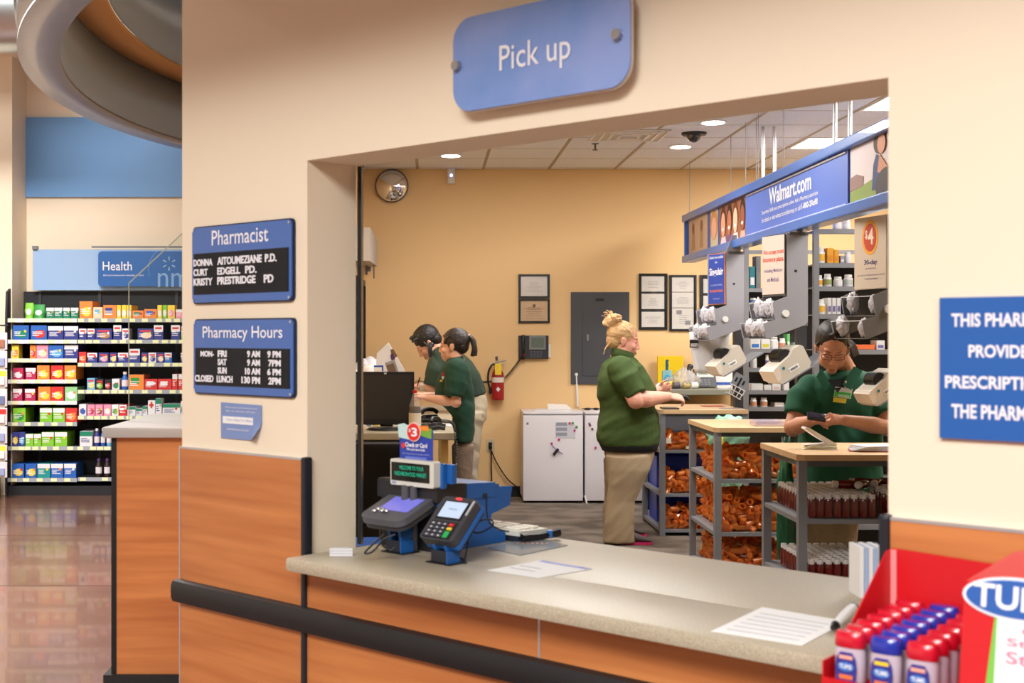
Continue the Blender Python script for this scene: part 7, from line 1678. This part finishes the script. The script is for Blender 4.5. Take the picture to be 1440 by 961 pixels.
# --- woman with glasses behind the nearest island, facing the camera
Dp = Person('woman with glasses in a forest green polo looking down at her phone', 1182, 7.3)
SKD = skin('skin_brown', (198, 142, 114)); Yd = 7.3; k = F/Yd
def dr(cx, a, py, b): return (cx-a*k, cx+a*k, py, Yd, b)
rows = [dr(1188, .062, 518, .065), dr(1186, .12, 524, .10), dr(1183, .185, 532, .125), dr(1182, .225, 545, .14), dr(1182, .235, 562, .15), dr(1182, .232, 590, .15), dr(1182, .228, 620, .155), dr(1182, .228, 655, .155), dr(1182, .230, 690, .155)]
body = MB(); body.rings(Dp.hr(rows[1:], .02)); chain(body, [Dp.q(1188, 522, 7.30), Dp.q(1184, 511, 7.26), Dp.q(1178, 501, 7.22)], [.064, .056, .055])
HD = head_frame(Dp.q(1170.5, 490, 7.20), (-.20, -.84, -.50), (-.07, -.45, 1), 1.10); head(body, HD, 1.05)
for s_, e_, w_, sg in (((1132, 541, 7.28), (1115, 602, 7.18), (1141, 592, 6.98), -1), ((1232, 537, 7.28), (1250, 602, 7.16), (1186, 591, 6.98), 1)):
    s_, e_, w_ = Dp.q(*s_), Dp.q(*e_), Dp.q(*w_); chain(body, [s_.lerp(e_, .2), s_.lerp(e_, .5), e_, e_.lerp(w_, .35), w_], [.04, .050, .050, .047, .029])
    if sg < 0: hand(body, w_, (.75, -.25, -.08), (.15, -.1, .95), 1, 1.0, .95, .4, .0)
    else: hand(body, w_, (-.95, -.14, .02), (-.1, .6, -.7), -1, .85, .95, .3, .0)
body.rings(Dp.hr([dr(1180, .20, 685, .15), dr(1172, .19, 720, .14)]))
for px in (1155, 1184): chain(body, [Dp.q(px, 700, 7.3), Dp.q(px, 770, 7.3), Dp.q(px, 838, 7.3)], [.09, .06, .045])
bo = fuse(body, 'body', [SKD, C(168, 104, 86, .5)], Dp.root, .0050, 5); lips(bo, HD); face_bits(Dp.root, HD, (34, 22, 20))
m = MB(); m.rings(Dp.hr(rows)); sleeve(m, [Dp.q(1138, 544, 7.28), Dp.q(1128, 560, 7.24), Dp.q(1122, 584, 7.21)], [.068, .078, .078]); sleeve(m, [Dp.q(1226, 541, 7.28), Dp.q(1236, 560, 7.24), Dp.q(1245, 582, 7.20)], [.068, .078, .078])
fuse(m, 'shirt', GREEN4, Dp.root, .008, 6, fold=.009, ff=(9, 4, 7), tilt=.8, grow=.002)
for s, pts in ((1, [(1148, 530, 7.16), (1155, 518, 7.19), (1168, 541, 7.13), (1160, 550, 7.12)]), (-1, [(1184, 541, 7.13), (1201, 515, 7.18), (1213, 522, 7.17), (1197, 549, 7.12)])):
    m = MB(); m.rings([[Dp.q(*p) for p in pts], [Dp.q(a, b, y-.012) for a, b, y in pts]]); m.build('collar', GREEN4, Dp.root, loc=(0, 0, 0))
m = MB(); m.rings([[Dp.q(a, b, y) for a, b, y in ((1163, 534, 7.155), (1192, 533, 7.155), (1178, 553, 7.115))], [Dp.q(a, b, y-.004) for a, b, y in ((1163, 534, 7.155), (1192, 533, 7.155), (1178, 553, 7.115))]]); m.build('undershirt', C(14, 14, 20, .8), Dp.root, loc=(0, 0, 0))
m = MB(); m.rings(Dp.hr([dr(1180, .205, 686, .15), dr(1173, .20, 710, .145), dr(1170, .19, 725, .14)]))
for px in (1156, 1184): m.rings([oring(Dp.q(a, b, Yd), (0, 0, 1), r, r, 20, 2.1) for a, b, r in ((px, 705, .098), (px, 770, .078), (px, 842, .078))])
fuse(m, 'trousers', mat('khaki_deep', (150, 132, 104), .85, bump=(24, .5, .02)), Dp.root, .009, 5)
for px in (1156, 1184): shoe(Dp.root, Vector((Dp.x(px, Yd), .09, 0)), (0, -1), C(40, 38, 40, .6), C(30, 30, 30, .6), .24)
m = MB(); hb(m, HD, (0, -.028, .044), (.084, .100, .094)); hb(m, HD, (0, -.062, -.005), (.070, .055, .068))
for k_ in range(16):
    a = (k_-7.5)/7.5; htube(m, HD, [(.004, .050, .110), (a*.052, .050-.02*abs(a), .104-.032*abs(a)), (a*.077, .024-.01*abs(a), .07-.045*abs(a)), (a*.072, -.06, .02), (0.0, -.10, .0)], .0065)
for k_ in range(10): a = rnd.uniform(-.02, .02); htube(m, HD, [(-.02, -.100, .0), (-.07+a, -.105, -.01), (-.105+a, -.09+a, -.035), (-.125+a, -.075+a, -.085)], .008)
fuse(m, 'hair', mat('hair_brown_black', (22, 14, 12), .5, noise=(18, (38, 26, 22), .4, .7)), Dp.root, .0045, 3, .5)
m = MB()
for s in (-1, 1):
    rr = rrect(s*.031-.023, s*.031+.023, -.016, .014, .008, 4); pts = [HD @ Vector((x, .094-.012*abs(x)/.05, z)) for x, z in rr]; pts.append(pts[0]); m.tube(pts, .0016, 6)
    m.tube([HD @ Vector((s*.054, .082, .006)), HD @ Vector((s*.074, .05, .006)), HD @ Vector((s*.082, -.01, .004))], .0018, 6)
m.tube([HD @ Vector((-.008, .093, .006)), HD @ Vector((0, .103, .009)), HD @ Vector((.008, .093, .006))], .0016, 6)
m.build('glasses', C(34, 26, 28, .3), Dp.root, loc=(0, 0, 0), smooth=True)
def bq(px, py): return Dp.q(px, py, 7.13)
def bplate(pts, off, nm, mt):
    m = MB(); m.rings([[bq(a, b)+Vector((0, -off, 0)) for a, b in pts], [bq(a, b)+Vector((0, -off-.0015, 0)) for a, b in pts]]); return m.build(nm, mt, Dp.root, loc=(0, 0, 0))
bplate([(1174.5, 544), (1199, 547), (1196, 561), (1172, 558)], .002, 'badge_card', C(220, 226, 230, .4)); bplate([(1173.5, 550.5), (1196.8, 553), (1195, 560), (1172.4, 557.5)], .004, 'green_strip', C(60, 190, 80, .4)); bplate([(1172, 559), (1190.5, 561), (1189, 567.5), (1171, 565.5)], .002, 'yellow_card', C(220, 206, 60, .4))
txt('VERONICA', .006, .068, 0, .011, 0, WHT, Dp.root, .02, M=Matrix.Translation(bq(1176, 557.3)+Vector((0, -.007, 0))) @ Matrix.Rotation(math.radians(6), 4, 'Y'))
m = MB(); m.tube([bq(1188, 546)+Vector((0, -.006, 0)), bq(1189, 536)+Vector((0, .0, 0))], [.006, .007], 6); m.build('badge_clip', CHROME, Dp.root, loc=(0, 0, 0))
c = P(1148, 586.5, 6.92); t = thing('mobile_phone', c, 'small black phone held in both hands of the woman with glasses', 'phone', rot=(math.radians(35), math.radians(8), math.radians(-8)))
m = MB(); m.box((-.048, -.026, -.010), (.048, .026, .010), .006); m.build('body', C(26, 26, 34, .25), t, smooth=True)
m = MB(); m.box((-.040, -.020, .0102), (.02, .020, .0112)); m.build('screen', C(46, 42, 60, .15), t)
